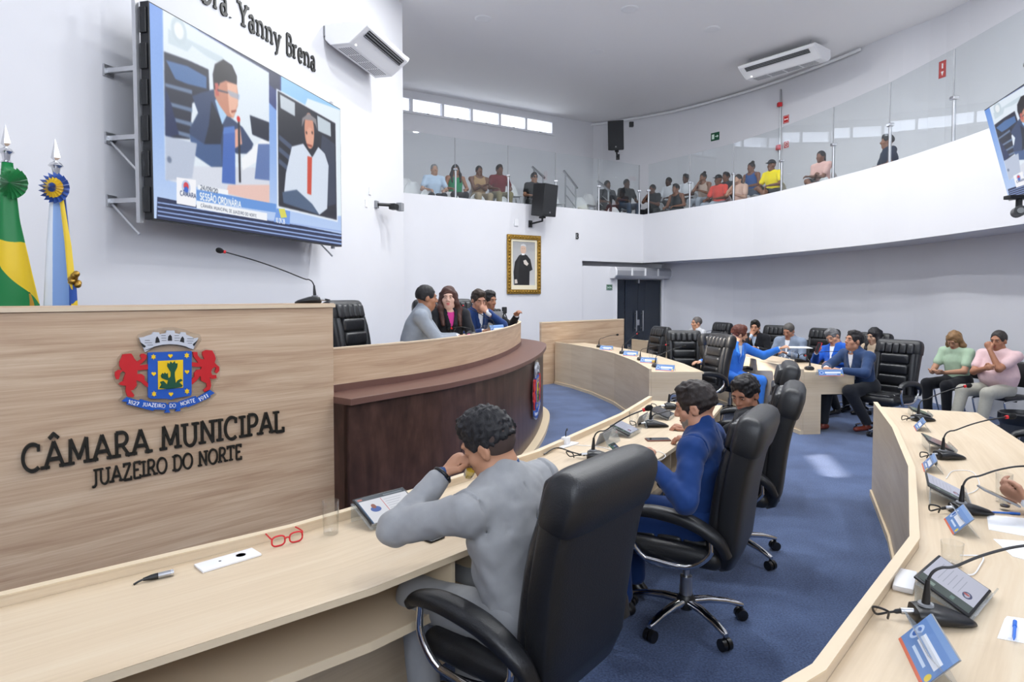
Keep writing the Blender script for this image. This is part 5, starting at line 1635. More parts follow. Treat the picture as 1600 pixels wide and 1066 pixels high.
# ------------------------------------------------------------------ figures: smooth-blended solids turned into one skin
def surface_nets(d, origin, h):
    ins = d < 0
    nx, ny, nz = d.shape
    cnt = np.zeros((nx-1, ny-1, nz-1), np.int8)
    for i in (0,1):
        for j in (0,1):
            for k in (0,1):
                cnt += ins[i:nx-1+i, j:ny-1+j, k:nz-1+k]
    act = (cnt > 0) & (cnt < 8)
    I, J, K = np.nonzero(act)
    idx = -np.ones(act.shape, np.int32); idx[I,J,K] = np.arange(len(I))
    acc = np.zeros((len(I),3)); num = np.zeros(len(I))
    cs = [(i,j,k) for i in (0,1) for j in (0,1) for k in (0,1)]
    for a in range(8):
        for b in range(a+1, 8):
            ca, cb = cs[a], cs[b]
            if sum(abs(p-q) for p, q in zip(ca, cb)) != 1: continue
            da_ = d[I+ca[0], J+ca[1], K+ca[2]]; db_ = d[I+cb[0], J+cb[1], K+cb[2]]
            m = (da_ < 0) != (db_ < 0)
            t = np.where(m, da_/np.where(m, da_-db_, 1), 0)
            for ax in range(3):
                acc[:,ax] += np.where(m, ca[ax] + (cb[ax]-ca[ax])*t, 0)
            num += m
    v = (np.stack([I,J,K], 1) + acc/num[:,None])*h + np.array(origin)
    faces = []
    for ax in range(3):
        sl0 = [slice(None)]*3; sl1 = [slice(None)]*3
        sl0[ax] = slice(0,-1); sl1[ax] = slice(1,None)
        A, B = ins[tuple(sl0)], ins[tuple(sl1)]
        e = np.stack(np.nonzero(A != B), 1)
        o1, o2 = [(1,2),(2,0),(0,1)][ax]
        ok = (e[:,o1] > 0) & (e[:,o2] > 0) & (e[:,o1] < d.shape[o1]-1) & (e[:,o2] < d.shape[o2]-1)
        e = e[ok]
        def c(a, b):
            q = e.copy(); q[:,o1] -= a; q[:,o2] -= b
            return idx[q[:,0], q[:,1], q[:,2]]
        f = np.stack([c(1,1), c(0,1), c(0,0), c(1,0)], 1)
        out = A[e[:,0], e[:,1], e[:,2]]
        f[~out] = f[~out][:, ::-1]
        faces.append(f)
    return v, np.concatenate(faces)

def nrm_(v): return v/max(1e-9, np.linalg.norm(v))
class Sdf:
    def __init__(s): s.p = []
    def cone(s, a, b, ra, rb=None, k=.02, flat=None, op='u'):
        """tapered capsule; flat = (direction, factor < 1) squashes it along that direction"""
        s.p.append(('c', np.array(a, float), np.array(b, float), ra, ra if rb is None else rb, k, flat, op)); return s
    def chain(s, pts, rad, k=.02, flat=None, op='u'):
        for i in range(len(pts)-1): s.cone(pts[i], pts[i+1], rad[i], rad[i+1], k, flat, op)
        return s
    def ell(s, c, r, Rm=None, k=.02, op='u'):
        s.p.append(('e', np.array(c, float), np.array(r, float), np.eye(3) if Rm is None else np.array(Rm, float), k, op)); return s
    def half(s, c, n, op='i', k=.004):
        """keeps (or removes) the side of a plane its normal points away from"""
        s.p.append(('h', np.array(c, float), np.array(n, float)/np.linalg.norm(n), k, op)); return s
    def noise(s, amp, freq, seed=0, box=None):
        s.p.append(('n', amp, freq, seed, box)); return s
    def bounds(s):
        lo, hi = np.full(3, 1e9), np.full(3, -1e9)
        for p in s.p:
            if p[0] == 'c' and p[7] == 'u':
                for q, r in ((p[1], p[3]), (p[2], p[4])): lo = np.minimum(lo, q-r); hi = np.maximum(hi, q+r)
            elif p[0] == 'e' and p[5] == 'u':
                ext = np.sqrt(((p[3]*p[2])**2).sum(1)); lo = np.minimum(lo, p[1]-ext); hi = np.maximum(hi, p[1]+ext)
        return lo, hi
    def mesh(s, name, h, mats, parent, colour=None):
        lo, hi = s.bounds(); lo = lo - 2.5*h - .012; hi = hi + 2.5*h + .012
        n = np.ceil((hi-lo)/h).astype(int) + 1
        ax = [lo[i] + h*np.arange(n[i]) for i in range(3)]
        d = np.full(tuple(n), .5, np.float32)
        for p in s.p:
            if p[0] in 'ce':
                k, op = (p[5], p[7]) if p[0] == 'c' else (p[4], p[5])
                m = max(.03, 2.2*k) + 2*h
                if p[0] == 'c':
                    a, b = np.minimum(p[1]-p[3], p[2]-p[4]) - m, np.maximum(p[1]+p[3], p[2]+p[4]) + m
                else:
                    ext = np.sqrt(((p[3]*p[2])**2).sum(1)); a, b = p[1]-ext-m, p[1]+ext+m
            else:
                a, b, op = lo, hi, (p[4] if p[0] == 'h' else 'n'); k = p[3] if p[0] == 'h' else 0
            i0 = np.clip(np.floor((a-lo)/h).astype(int), 0, n); i1 = np.clip(np.ceil((b-lo)/h).astype(int)+1, 0, n)
            if (i1 <= i0).any(): continue
            S = tuple(slice(x, y) for x, y in zip(i0, i1))
            X, Y, Z = np.meshgrid(*[ax[i][i0[i]:i1[i]].astype(np.float32) for i in range(3)], indexing='ij')
            if p[0] == 'c':
                _, A, B, ra, rb, k, flat, op = p
                u = B-A; L2 = max(1e-9, float(u@u))
                qx, qy, qz = X-A[0], Y-A[1], Z-A[2]
                t = np.clip((qx*u[0]+qy*u[1]+qz*u[2])/L2, 0, 1)
                qx = qx-u[0]*t; qy = qy-u[1]*t; qz = qz-u[2]*t
                sc_ = 1.0
                if flat is not None:
                    f = np.array(flat[0], float); f = f/np.linalg.norm(f); g = (qx*f[0]+qy*f[1]+qz*f[2])*(1/flat[1]-1)
                    qx = qx+f[0]*g; qy = qy+f[1]*g; qz = qz+f[2]*g; sc_ = .8
                v = (np.sqrt(qx*qx+qy*qy+qz*qz) - (ra+(rb-ra)*t))*sc_
            elif p[0] == 'e':
                _, C, r, Rm, k, op = p
                qx, qy, qz = X-C[0], Y-C[1], Z-C[2]
                e = [(qx*Rm[0,i]+qy*Rm[1,i]+qz*Rm[2,i])/r[i] for i in range(3)]
                kk = np.sqrt(e[0]**2+e[1]**2+e[2]**2)
                g = np.sqrt((e[0]/r[0])**2+(e[1]/r[1])**2+(e[2]/r[2])**2)
                v = kk*(kk-1)/np.maximum(g, 1e-6)
            elif p[0] == 'h':
                v = (X-p[1][0])*p[2][0]+(Y-p[1][1])*p[2][1]+(Z-p[1][2])*p[2][2]
            else:
                _, amp, fr, seed, box = p
                r_ = np.random.default_rng(seed)
                v = 0
                for q in range(9):
                    w = nrm_(r_.normal(size=3))*fr*r_.uniform(.6, 1.9); ph = r_.uniform(0, 6.28); ph2 = r_.uniform(0, 6.28)
                    v = v + np.sin(X*w[0]+Y*w[1]+Z*w[2]+ph+1.6*np.sin(X*w[1]*.5-Z*w[0]*.5+Y*w[2]*.4+ph2))*.42
                d[S] += amp*v.astype(np.float32)*.45
                continue
            cur = d[S]
            if op == 'u':
                hh = np.clip(.5+.5*(v-cur)/k, 0, 1); d[S] = v*(1-hh)+cur*hh - k*hh*(1-hh)
            elif op == 's':
                hh = np.clip(.5-.5*(cur+v)/k, 0, 1); d[S] = cur*(1-hh) + (-v)*hh + k*hh*(1-hh)
            elif op == 'i':
                d[S] = np.maximum(cur, v)
            elif op == 'cut':
                d[S] = np.maximum(cur, -v)
        vv, ff = surface_nets(d, lo, h)
        me = bpy.data.meshes.new(name)
        me.vertices.add(len(vv)); me.vertices.foreach_set('co', vv.astype(np.float32).ravel())
        me.loops.add(len(ff)*4); me.loops.foreach_set('vertex_index', ff.astype(np.int32).ravel())
        me.polygons.add(len(ff)); me.polygons.foreach_set('loop_start', np.arange(len(ff), dtype=np.int32)*4)
        if not isinstance(mats, (list, tuple)): mats = [mats]
        for m in mats: me.materials.append(m)
        if colour is not None and len(ff):
            me.polygons.foreach_set('material_index', colour(vv[ff].mean(1)).astype(np.int32))
        me.update(calc_edges=True); me.validate()
        me.shade_smooth()
        o = bpy.data.objects.new(name, me); COL.objects.link(o); o.parent = parent
        return o

SKIN = {}
def skin_mat(hexc):
    if hexc not in SKIN: SKIN[hexc] = mat('skin_'+hexc.lower(), hexc, .5, noise=(14, .05), sub=.0, spec=.35)
    return SKIN[hexc]
FAB = {}
def fabric(name, hexc, rough=.85, bump=(16, .10), sheen=.12):
    if name not in FAB: FAB[name] = mat(name, hexc, rough, noise=(30, .04), bump=bump, sheen=sheen, spec=.2)
    return FAB[name]
HAIR = {}
def hair_mat(hexc):
    if hexc not in HAIR:
        m = mat('hair_'+hexc.lower(), hexc, .55, noise=(25, .3), spec=.4)
        nt = m.node_tree; b = nt.nodes['Principled BSDF']
        tc = nt.nodes.new('ShaderNodeTexCoord'); n = nt.nodes.new('ShaderNodeTexNoise'); n.inputs['Scale'].default_value = 1; n.inputs['Detail'].default_value = 4; n.inputs['Distortion'].default_value = .6
        mp = nt.nodes.new('ShaderNodeMapping'); mp.inputs['Scale'].default_value = (230, 230, 40); mp.inputs['Rotation'].default_value = (.5, .2, 0)
        nt.links.new(tc.outputs['Object'], mp.inputs[0]); nt.links.new(mp.outputs[0], n.inputs['Vector'])
        bp = nt.nodes.new('ShaderNodeBump'); bp.inputs['Strength'].default_value = .45; bp.inputs['Distance'].default_value = .006
        nt.links.new(n.outputs[0], bp.inputs['Height']); nt.links.new(bp.outputs[0], b.inputs['Normal'])
        HAIR[hexc] = m
    return HAIR[hexc]
m_eyew = mat('eye_white', 'CFC4BC', .35); m_iris = mat('eye_iris', '20140E', .2)
m_lip = mat('lips_tone', 'A8584C', .5); m_lipred = mat('lipstick_red', 'C03A4A', .45)
m_shoe = mat('black_shoe_leather', '141313', .3); m_brownshoe = mat('brown_shoe_leather', '6A2B1C', .3)

def rotm(yaw, pitch, roll):
    """columns: right, forward, up; yaw > 0 turns left, pitch > 0 looks up"""
    return np.array(Matrix.Rotation(R(yaw), 3, 'Z') @ Matrix.Rotation(R(pitch), 3, 'X') @ Matrix.Rotation(R(roll), 3, 'Y'))
def nrm(v): return v/max(1e-9, np.linalg.norm(v))

def ik(S, T, l1, l2, pole):
    d = T-S; L = np.linalg.norm(d); L = min(L, (l1+l2)*.999)
    u = nrm(d); T = S + u*L
    a = (l1*l1-l2*l2+L*L)/(2*L); h = math.sqrt(max(0, l1*l1-a*a))
    p = np.array(pole, float); p = p-u*(p@u); p = nrm(p)
    return S+u*a+p*h, T

def person(label, loc, face, z=0.0, vox=.012, skin='B98467', seat=.47, lean=6, side=0, twist=0, head=(0,0,0), hands=None, poles=None, curl=(.5,.5), palm=None,
           outfit='suit', top=None, shirt=None, tie=None, legs=None, leg_pose='sit', shoes=None, hair=('short','1A1614'), beard=None, lips=None, scale=1.0, belly=0.0, group=None,
           jacket_cut=True, wide=1.0, legs_built=True, glasses=None, cuff=None, bare_legs=False, extra=None, skirt=0.0):
    """a seated figure; local +Y is the way it faces, hands are targets in local metres"""
    rz = face_to(*face)
    e = empty('person', (loc[0], loc[1], z), rz, label, 'person', group)
    e.scale = (scale,)*3
    X = np.array([1.,0,0])
    P = np.array([0, 0, seat+.085])
    Tm = np.array(Matrix.Rotation(R(-lean), 3, 'X') @ Matrix.Rotation(R(side), 3, 'Y') @ Matrix.Rotation(R(twist*.5), 3, 'Z'))
    T = Tm[:,2]; F = Tm[:,1]; Rt = Tm[:,0]
    Ch = P + T*.30; N = P + T*.475
    Tw = np.array(Matrix.Rotation(R(twist*.5), 3, 'Z')) @ Tm
    Rs, Fs = Tw[:,0], Tw[:,1]
    ShR = N - T*.055 + Rs*.185*wide; ShL = N - T*.055 - Rs*.185*wide
    Hm = rotm(*head); hf = Hm[:,1]; hu = Hm[:,2]; hr = Hm[:,0]
    Hc = N + nrm(T+hu*.9+np.array([0,0,.3]))*.135 + hf*.015
    H = lambda x, y, z_: Hc + hr*x + hf*y + hu*z_
    sk = skin_mat(skin)
    near = vox < .0075; mid_ = vox < .0115
    hands = hands or {}
    default = {'R': np.array([.17, .34, seat+.20]), 'L': np.array([-.17, .34, seat+.20])}
    arms = {}
    for s, Sh, sg in (('R', ShR, 1), ('L', ShL, -1)):
        Tg = np.array(hands.get(s, default[s]), float)
        pole = (poles or {}).get(s, (sg*.55, -.35, -.75))
        E, Wr = ik(Sh, Tg, .285, .255, pole)
        arms[s] = (Sh, E, Wr)
    # legs
    hipR, hipL = P + X*.095 + np.array([0,.02,-.02]), P - X*.095 + np.array([0,.02,-.02])
    if leg_pose == 'sit':
        lg = {'R': (hipR, np.array([.14,.44,seat+.055]), np.array([.13,.42,.09])), 'L': (hipL, np.array([-.14,.44,seat+.055]), np.array([-.13,.40,.09]))}
    elif leg_pose == 'forward':
        lg = {'R': (hipR, np.array([.15,.44,seat+.06]), np.array([.13,.62,.09])), 'L': (hipL, np.array([-.15,.44,seat+.06]), np.array([-.12,.50,.09]))}
    elif leg_pose == 'cross':
        lg = {'R': (hipR, np.array([.05,.43,seat+.15]), np.array([-.22,.50,seat-.10])), 'L': (hipL, np.array([-.13,.43,seat+.05]), np.array([-.10,.40,.09]))}
    elif leg_pose == 'under':
        lg = {'R': (hipR, np.array([.13,.30,seat+.02]), np.array([.12,.20,.10])), 'L': (hipL, np.array([-.13,.30,seat+.02]), np.array([-.12,.18,.10]))}
    elif leg_pose == 'tuck':
        lg = {'R': (hipR, np.array([.15,.43,seat+.04]), np.array([.13,.28,.10])), 'L': (hipL, np.array([-.15,.44,seat+.05]), np.array([-.15,.24,.11]))}
    else:
        lg = leg_pose
        lg = {k: (hipR if k == 'R' else hipL, np.array(v[0], float), np.array(v[1], float)) for k, v in lg.items()}
    flat = (F, .68)
    # ---- body: one continuous skin from crown to toes
    b = Sdf()
    b.chain([P, P+T*.16, Ch, N-T*.07], [.150, .135+belly*.4, .150*wide, .115*wide], .05, flat)
    b.chain([ShL, N-T*.02, ShR], [.055, .06, .055], .04)
    b.cone(N-T*.03, H(0,-.022,-.075), .060, .054, .03)
    for s in 'RL':
        Sh, E, Wr = arms[s]
        b.cone(Sh, E, .050, .041, .02); b.cone(E, Wr, .042, .027, .015)
        if legs_built:
            h0, kn, an = lg[s]
            b.cone(h0, kn, .082, .058, .03); b.cone(kn, an, .055, .038, .02)
            b.cone(an + np.array([0,-.02,-.045]), an + np.array([0,.15,-.055]), .034, .028, .015)
    # head
    b.ell(H(0,-.012,.028), (.076,.096,.094), Hm, .02)
    b.ell(H(0,.026,-.045), (.060,.066,.080), Hm, .03)
    b.ell(H(0,.056,-.096), (.030,.028,.026), Hm, .03)
    b.cone(H(-.048,.01,-.075), H(.048,.01,-.075), .026, .026, .025)
    for s in (-1, 1):
        b.ell(H(s*.044,.058,-.028), (.024,.020,.022), Hm, .02)               # cheekbones
        b.ell(H(s*.078,-.006,-.012), (.010,.021,.032), Hm @ np.array(Matrix.Rotation(R(-12), 3, 'X')), .006)
        if near: b.ell(H(s*.085,.0,-.012), (.006,.011,.018), Hm, .006, 's')
    if mid_:
        b.cone(H(-.036,.080,.030), H(.036,.080,.030), .013, .013, .015)
        for s in (-1, 1): b.ell(H(s*.031,.093,.008), (.017,.014,.012), Hm, .012, 's')
        for s in (-1, 1): b.ell(H(s*.031,.077,.006), (.0155,.013,.012), Hm, .004)
        b.cone(H(0,.090,.018), H(0,.110,-.026), .008, .0135, .010)
        for s in (-1, 1): b.ell(H(s*.013,.098,-.031), (.010,.011,.009), Hm, .006)
        b.ell(H(0,.090,-.060), (.023,.010,.007), Hm, .006); b.ell(H(0,.087,-.073), (.021,.010,.0075), Hm, .006)
        if near: b.cone(H(-.022,.096,-.0665), H(.022,.096,-.0665), .0022, .0022, .004, None, 's')
    else:
        b.cone(H(0,.088,.015), H(0,.108,-.026), .010, .016, .012)
        for s in (-1, 1): b.ell(H(s*.031,.095,.008), (.018,.014,.012), Hm, .012, 's')
    # hands
    mf = max(0, vox*.62)
    for i, s in enumerate('RL'):
        Sh, E, Wr = arms[s]
        sg = 1 if s == 'R' else -1
        D = nrm(Wr-E)
        pl_ = (palm or {}).get(s)
        up = np.array(pl_ if pl_ is not None else (0, 0, -1), float)        # direction the palm looks
        pnm = nrm(up - D*(up@D)); sd = np.cross(D, pnm)*sg                   # sd points to the thumb side
        pc = Wr + D*.045
        b.cone(Wr + D*.01, Wr + D*.075, .030, .036, .012, (pnm, .48))
        c = curl[i]
        for f, (off, ln) in enumerate(((.027,.9),(.009,1.0),(-.010,.95),(-.028,.75))):
            p0 = Wr + D*(.082-.004*abs(f-1)) + sd*off
            a = c*R(55); d1 = D*math.cos(a) + pnm*math.sin(a)
            p1 = p0 + d1*.038*ln
            a2 = a + c*R(75); d2 = D*math.cos(a2) + pnm*math.sin(a2)
            p2 = p1 + d2*.026*ln
            a3 = a2 + c*R(45); d3 = D*math.cos(a3) + pnm*math.sin(a3)
            p3 = p2 + d3*.020*ln
            r = max(.0088, mf)
            b.chain([p0 - D*.015, p1, p2, p3], [r*1.08, r, max(.0082,mf), max(.0072,mf)], .004 if near else .006)
        t0 = Wr + D*.022 + sd*.026
        t1 = t0 + nrm(D*.75 + sd*.75 + pnm*.35*c)*.036
        t2 = t1 + nrm(D*.95 + sd*(.25-.6*c) + pnm*.55*c)*.030
        t3 = t2 + nrm(D*.9 + sd*(-.05-.7*c) + pnm*.6*c)*.022
        b.chain([t0, t1, t2, t3], [max(.014,mf), max(.0115,mf), max(.0100,mf), max(.0085,mf)], .006)
    body = b.mesh('body', vox, sk, e)
    # ---- face details
    if mid_:
        for s in (-1, 1):
            mb = MB(); c0 = H(s*.031,.0795,.0065)
            Mh = Matrix(((hr[0],hf[0],hu[0],c0[0]),(hr[1],hf[1],hu[1],c0[1]),(hr[2],hf[2],hu[2],c0[2]),(0,0,0,1)))
            mb.sphere((0,0,0), (.0125,.0120,.0030 if head[1] < -12 else .0044), 14, 8, 0, Mh); ey = mb.build('eye', m_eyew, e, smooth=True)
            mb = MB(); mb.sphere((0,.0085,-.001), (.0070,.0042,.0030 if head[1] < -12 else .0044), 12, 6, 0, Mh); mb.build('iris', m_iris, ey, smooth=True)
            mb = MB(); mb.tube([Mh @ V(-.018*s-.0*s,.012,.017), Mh @ V(0,.017,.021), Mh @ V(.019*s,.010,.015)], [.0026,.0036,.0022], 6)
            mb.build('eyebrow', hair_mat(hair[1] if hair[1] not in ('8A8A8C','9A9A9C') else '3A3A3C'), e)
        l_ = Sdf(); l_.ell(H(0,.0925,-.0600), (.022,.0088,.0052), Hm, .004); l_.ell(H(0,.0895,-.0725), (.019,.0090,.0062), Hm, .004)
        l_.mesh('lips', min(vox,.006)*.6, lips or m_lip, e)
    # ---- hair
    hs, hc = hair[0], hair[1]
    hv = max(vox*.9, .005)
    hm_ = hair_mat(hc)
    Hs = Sdf()
    if hs in ('short', 'crop', 'fade', 'receding', 'messy'):
        g = {'short': .012, 'crop': .007, 'fade': .006, 'receding': .008, 'messy': .016}[hs]
        Hs.ell(H(0,-.014,.032), (.076+g*.8,.096+g,.094+g), Hm, .01)
        if hs in ('short', 'messy', 'fade'):
            Hs.ell(H(0,.028,.100), (.062,.060,.034 if hs != 'messy' else .040), Hm, .02)
        if hs == 'fade': Hs.ell(H(0,.0,.082), (.076,.094,.064), Hm, .02)
        Hs.ell(H(0,.120,-.030), (.082 if hs != 'receding' else .090,.078 if hs != 'receding' else .085,.112 if hs != 'receding' else .130), Hm, .008, 's')     # face
        Hs.half(H(0,.02,-.052 if hs != 'fade' else -.004), -(hu*1.0+hf*(.35 if hs != 'fade' else .1)), 'i')
        for s in (-1, 1): Hs.ell(H(s*.085,.012,-.03), (.02,.034,.042), Hm, .006, 's')
        Hs.noise({'crop':.003,'receding':.003,'fade':.009}.get(hs, .007), 150 if hs == 'fade' else 110, 3)
    elif hs == 'long':
        Hs.ell(H(0,-.016,.034), (.089,.108,.106), Hm, .01)
        Hs.ell(H(0,.125,-.04), (.066,.085,.105), Hm, .008, 's')
        dn = np.array([0,0,-1.])
        for s in (-1, 1):
            Hs.chain([H(s*.072,-.01,.03), H(s*.082,.0,-.06), N + Rs*s*.105 + F*.03 + np.array([0,0,.02]), Ch + Rs*s*.10 + F*.125 + np.array([0,0,.02])], [.032,.036,.04,.022], .03)
        Hs.chain([H(0,-.06,.02), N - F*.085 + np.array([0,0,.04]), Ch - F*.125], [.07,.075,.05], .03)
        Hs.noise(.006, 60, 5)
    elif hs == 'bob':
        Hs.ell(H(0,-.016,.034), (.089,.108,.106), Hm, .01)
        Hs.ell(H(0,.125,-.04), (.064,.085,.105), Hm, .008, 's')
        for s in (-1, 1): Hs.chain([H(s*.075,-.01,.03), H(s*.088,.005,-.08), H(s*.085,.03,-.155)], [.034,.042,.03], .03)
        Hs.cone(H(0,-.06,.02), H(0,-.06,-.12), .07, .06, .03)
        Hs.noise(.006, 70, 5)
    elif hs == 'bun':
        Hs.ell(H(0,-.014,.032), (.083,.103,.101), Hm, .01)
        Hs.ell(H(0,.118,-.04), (.080,.078,.112), Hm, .008, 's')
        Hs.half(H(0,.0,-.05), -hu, 'i')
        Hs.ell(H(0,-.06,.14), (.045,.045,.038), Hm, .015)
    elif hs == 'pony':
        Hs.ell(H(0,-.014,.032), (.083,.103,.101), Hm, .01)
        Hs.ell(H(0,.118,-.04), (.080,.078,.112), Hm, .008, 's')
        Hs.half(H(0,.0,-.05), -hu, 'i')
        Hs.chain([H(0,-.10,.0), H(.02,-.13,-.06), N - F*.10 + Rs*.02, Ch - F*.13 + Rs*.04], [.04,.034,.03,.014], .02)
    elif hs == 'cap':
        Hs.ell(H(0,-.010,.045), (.086,.106,.096), Hm, .01)
        Hs.half(H(0,0,.035), -hu, 'i')
        Hs.cone(H(-.045,.095,.05), H(.045,.095,.05), .03, .03, .01, (hu, .3))
        Hs.cone(H(-.03,.14,.045), H(.03,.14,.045), .03, .03, .02, (hu, .25))
        hm_ = fabric('cap_'+hc.lower(), hc)
    if Hs.p: Hs.mesh('cap' if hs == 'cap' else 'hair', hv, hm_, e)
    if hs in ('crop', 'fade', 'messy') and near:
        st_ = Sdf()                                                          # clipped hair at the sides and nape
        st_.ell(H(0,-.013,.028), (.0785,.0985,.0965), Hm, .01)
        st_.ell(H(0,.115,-.035), (.09,.082,.12), Hm, .008, 's'); st_.half(H(0,.02,-.075), -(hu*1.0+hf*.25), 'i')
        for s in (-1, 1): st_.ell(H(s*.085,.006,-.02), (.02,.030,.040), Hm, .006, 's')
        st_.mesh('clipped_sides', .006, mat('clipped_hair', '4A3A34', .8), e)
    if hs == 'pony2': pass
    if beard:
        Bd = Sdf(); Bd.ell(H(0,.026,-.050), (.0635,.0695,.084), Hm, .01); Bd.ell(H(0,.056,-.098), (.035,.033,.030), Hm, .02)
        Bd.half(H(0,.03,-.050), (hu*1.0 - hf*.25), 'i'); Bd.half(H(0,.02,0), -hf, 'i')
        Bd.ell(H(0,.095,-.066), (.021,.02,.011), Hm, .004, 's')
        for s in (-1,1): Bd.ell(H(s*.04,.078,-.035), (.03,.03,.028), Hm, .01, 's')
        Bd.noise(.0015, 160, 2)
        Bd.mesh('beard', hv, hair_mat(beard), e)
    if glasses:
        mb = MB()
        for s in (-1, 1):
            ring = [V(*H(s*.032+.023*math.cos(2*PI*k/18), .104-.01*abs(math.cos(2*PI*k/18))*(s*math.cos(2*PI*k/18) > 0), .004+.017*math.sin(2*PI*k/18))) for k in range(19)]
            mb.tube(ring, .0018, 6)
            mb.tube([V(*H(s*.055,.094,.008)), V(*H(s*.079,.02,.01)), V(*H(s*.081,-.02,.0))], .0018, 6)
        mb.tube([V(*H(-.009,.106,.008)), V(*H(.009,.106,.008))], .0018, 6)
        gl = mb.build('spectacles', m_black, e, smooth=True)
        if glasses == 'dark':
            mb = MB()
            for s in (-1, 1):
                mb.add([tuple(H(s*.032+.022*math.cos(2*PI*k/14), .103, .004+.016*math.sin(2*PI*k/14))) for k in range(14)], [tuple(range(14))])
            mb.build('lens', m_screenoff, gl)
    # ---- clothes
    tv = max(vox*1.15, .0075)
    jv = .0062 if near else tv
    topm = top
    def torso(S, g, bottom=True):
        S.chain([P-T*(.02 if bottom else 0), P+T*.16, Ch, N-T*.07], [.158+g, .147+belly*.45+g, .160*wide+g, .118*wide+g], .05, flat)
        if belly: S.ell(P+T*.16+F*(.07+belly*.2), (.13+belly*.2, .09+belly*.3, .13), Tm, .06)
        S.chain([ShL, N-T*.035, ShR], [.060+g, .062+g, .060+g], .045)
    if outfit in ('suit', 'jacket'):
        sh = Sdf(); torso(sh, -.003 if jacket_cut else -.009)
        sh.cone(N-T*.01, H(0,-.02,-.088), .066, .061, .015)
        sh.half(N+T*.078, T*1.0-F*.25, 'i')
        for s in 'RL':
            _, E, Wr = arms[s]; d = nrm(Wr-E); sh.cone(Wr-d*.05, Wr-d*.004, .036, .034, .01)
        sm = shirt or fabric('white_shirt', 'E8EAF0', .8)
        sh.mesh('shirt', tv*1.7, sm, e)
        j = Sdf(); torso(j, .010)
        j.cone(N-T*.045, N+T*.036-F*.012, .082, .070, .02, (F, .9))
        for s in 'RL':
            Sh, E, Wr = arms[s]; d = nrm(Wr-E)
            j.cone(Sh, E, .066, .058, .035); j.cone(E, Wr-d*.03, .058, .043, .02)
        if jacket_cut:
            j.ell(N+T*.07+F*.02, (.062,.075,.055), Tm, .01, 's')
            c0 = N+F*.16-T*.02; c1 = P+T*.20+F*.21
            j.cone(c0, c1, .058, .012, .008, (F, 2.6), 's')
        j.cone(P-T*.03-Rt*.05, P-T*.03+Rt*.05, .145, .145, .03, (F, .75))
        if skirt: j.chain([P+T*.05-F*.02, P-T*skirt-F*.03], [.165, .185], .05, (F, .72))
        j.half(P-T*max(.12, skirt), -T, 'i')
        j.noise(.0030, 34, 11); j.noise(.0016, 75, 12)
        if near:
            for s in 'RL':                                                # creases round the elbow and armpit
                Sh, E, Wr = arms[s]; u1 = nrm(E-Sh); u2 = nrm(Wr-E); bi = nrm(u2-u1)
                for q_, off_ in ((.045, .052), (.085, .054), (.13, .056)):
                    c_ = E-u1*q_+bi*off_; w_ = nrm(np.cross(u1, bi)); j.cone(c_-w_*.03-u1*.012, c_+w_*.03+u1*.018, .011, .007, .012)
                    c_ = E-u1*(q_+.02)-bi*off_; j.cone(c_-w_*.035+u1*.02, c_+w_*.03-u1*.02, .010, .006, .014)
                for q_ in (.04, .085):
                    c_ = E+u2*q_+bi*.044; w_ = nrm(np.cross(u2, bi)); j.cone(c_-w_*.03, c_+w_*.03+u2*.016, .010, .006, .012)
                for q_ in (.05, .09): j.cone(Sh-T*(.07+q_)+Rs*(.03 if s == 'R' else -.03)-F*.118, Sh-T*(.03+q_*.6)-F*.098-Rs*(.08 if s == 'R' else -.08), .008, .003, .014, None, 's')
            for q_ in (.06, .10, .15, .19): j.cone(P+T*(q_+.02)-F*.138-Rt*.12, P+T*q_-F*.145+Rt*.06, .010, .006, .018, None, 's')
            j.cone(P-T*.16-F*.155, P+T*.02-F*.150, .006, .003, .008, None, 's')      # back vent
        if near:
            for s in 'RL':                                                # sleeve seams and the centre back seam
                Sh, E, Wr = arms[s]; sg = 1 if s == 'R' else -1
                ax_ = nrm(Rs*sg*.9 - T*.25); a1 = nrm(np.cross(ax_, Fs)); a2 = np.cross(ax_, a1); c_ = Sh - ax_*.012 - T*.012
                ring = [c_ + a1*.086*math.cos(2*PI*k/16) + a2*.074*math.sin(2*PI*k/16) for k in range(17)]
                for q0, q1 in zip(ring[:-1], ring[1:]): j.cone(q0, q1, .0055, .0055, .006, None, 's')
            j.chain([N-F*.075+T*.01, N-T*.08-F*.128, Ch-F*.125, P+T*.16-F*.122, P-F*.13], [.004]*5, .006, None, 's')
            j.noise(.0040, 46, 41)
        jk = j.mesh('jacket', jv, topm, e)
        if jacket_cut:                                                        # lapels and collar
            for s in (-1, 1):
                q0 = N+T*.05+Rt*s*.066-F*.02; q1 = N-T*.02+Rt*s*.066+F*.075; q2 = Ch+T*.02+Rt*s*.042+F*.128; q3 = P+T*.20+Rt*s*.006+F*(.122+belly*.6)
                L_ = Sdf(); L_.chain([q0, q1, q2, q3], [.018,.026,.028,.010], .012, (F*.9+Rt*s*.4, .35)); L_.mesh('lapel', tv*.9, topm, jk)
        else:
            cl = Sdf(); 
            for a_, b_ in ((-80, -30), (-30, 30), (30, 80)):
                f_ = lambda a: N + T*.035 - F*.060*math.cos(R(a)) + Rs*.066*math.sin(R(a))
                cl.cone(f_(a_), f_(b_), .017, .017, .008)
            cl.mesh('collar', .006, topm, jk)
        if tie is not None:
            t_ = Sdf(); q0 = N+T*.025+F*.066; q1 = Ch+F*(.118); q2 = P+T*.16+F*(.128+belly*.75)
            t_.cone(q0, q0-T*.02, .016, .012, .006); t_.chain([q0-T*.03, q1, q2], [.012,.020,.026], .008, (F, .4)); t_.mesh('tie', tv*.85, tie, e)
    else:
        t_ = Sdf(); torso(t_, .004)
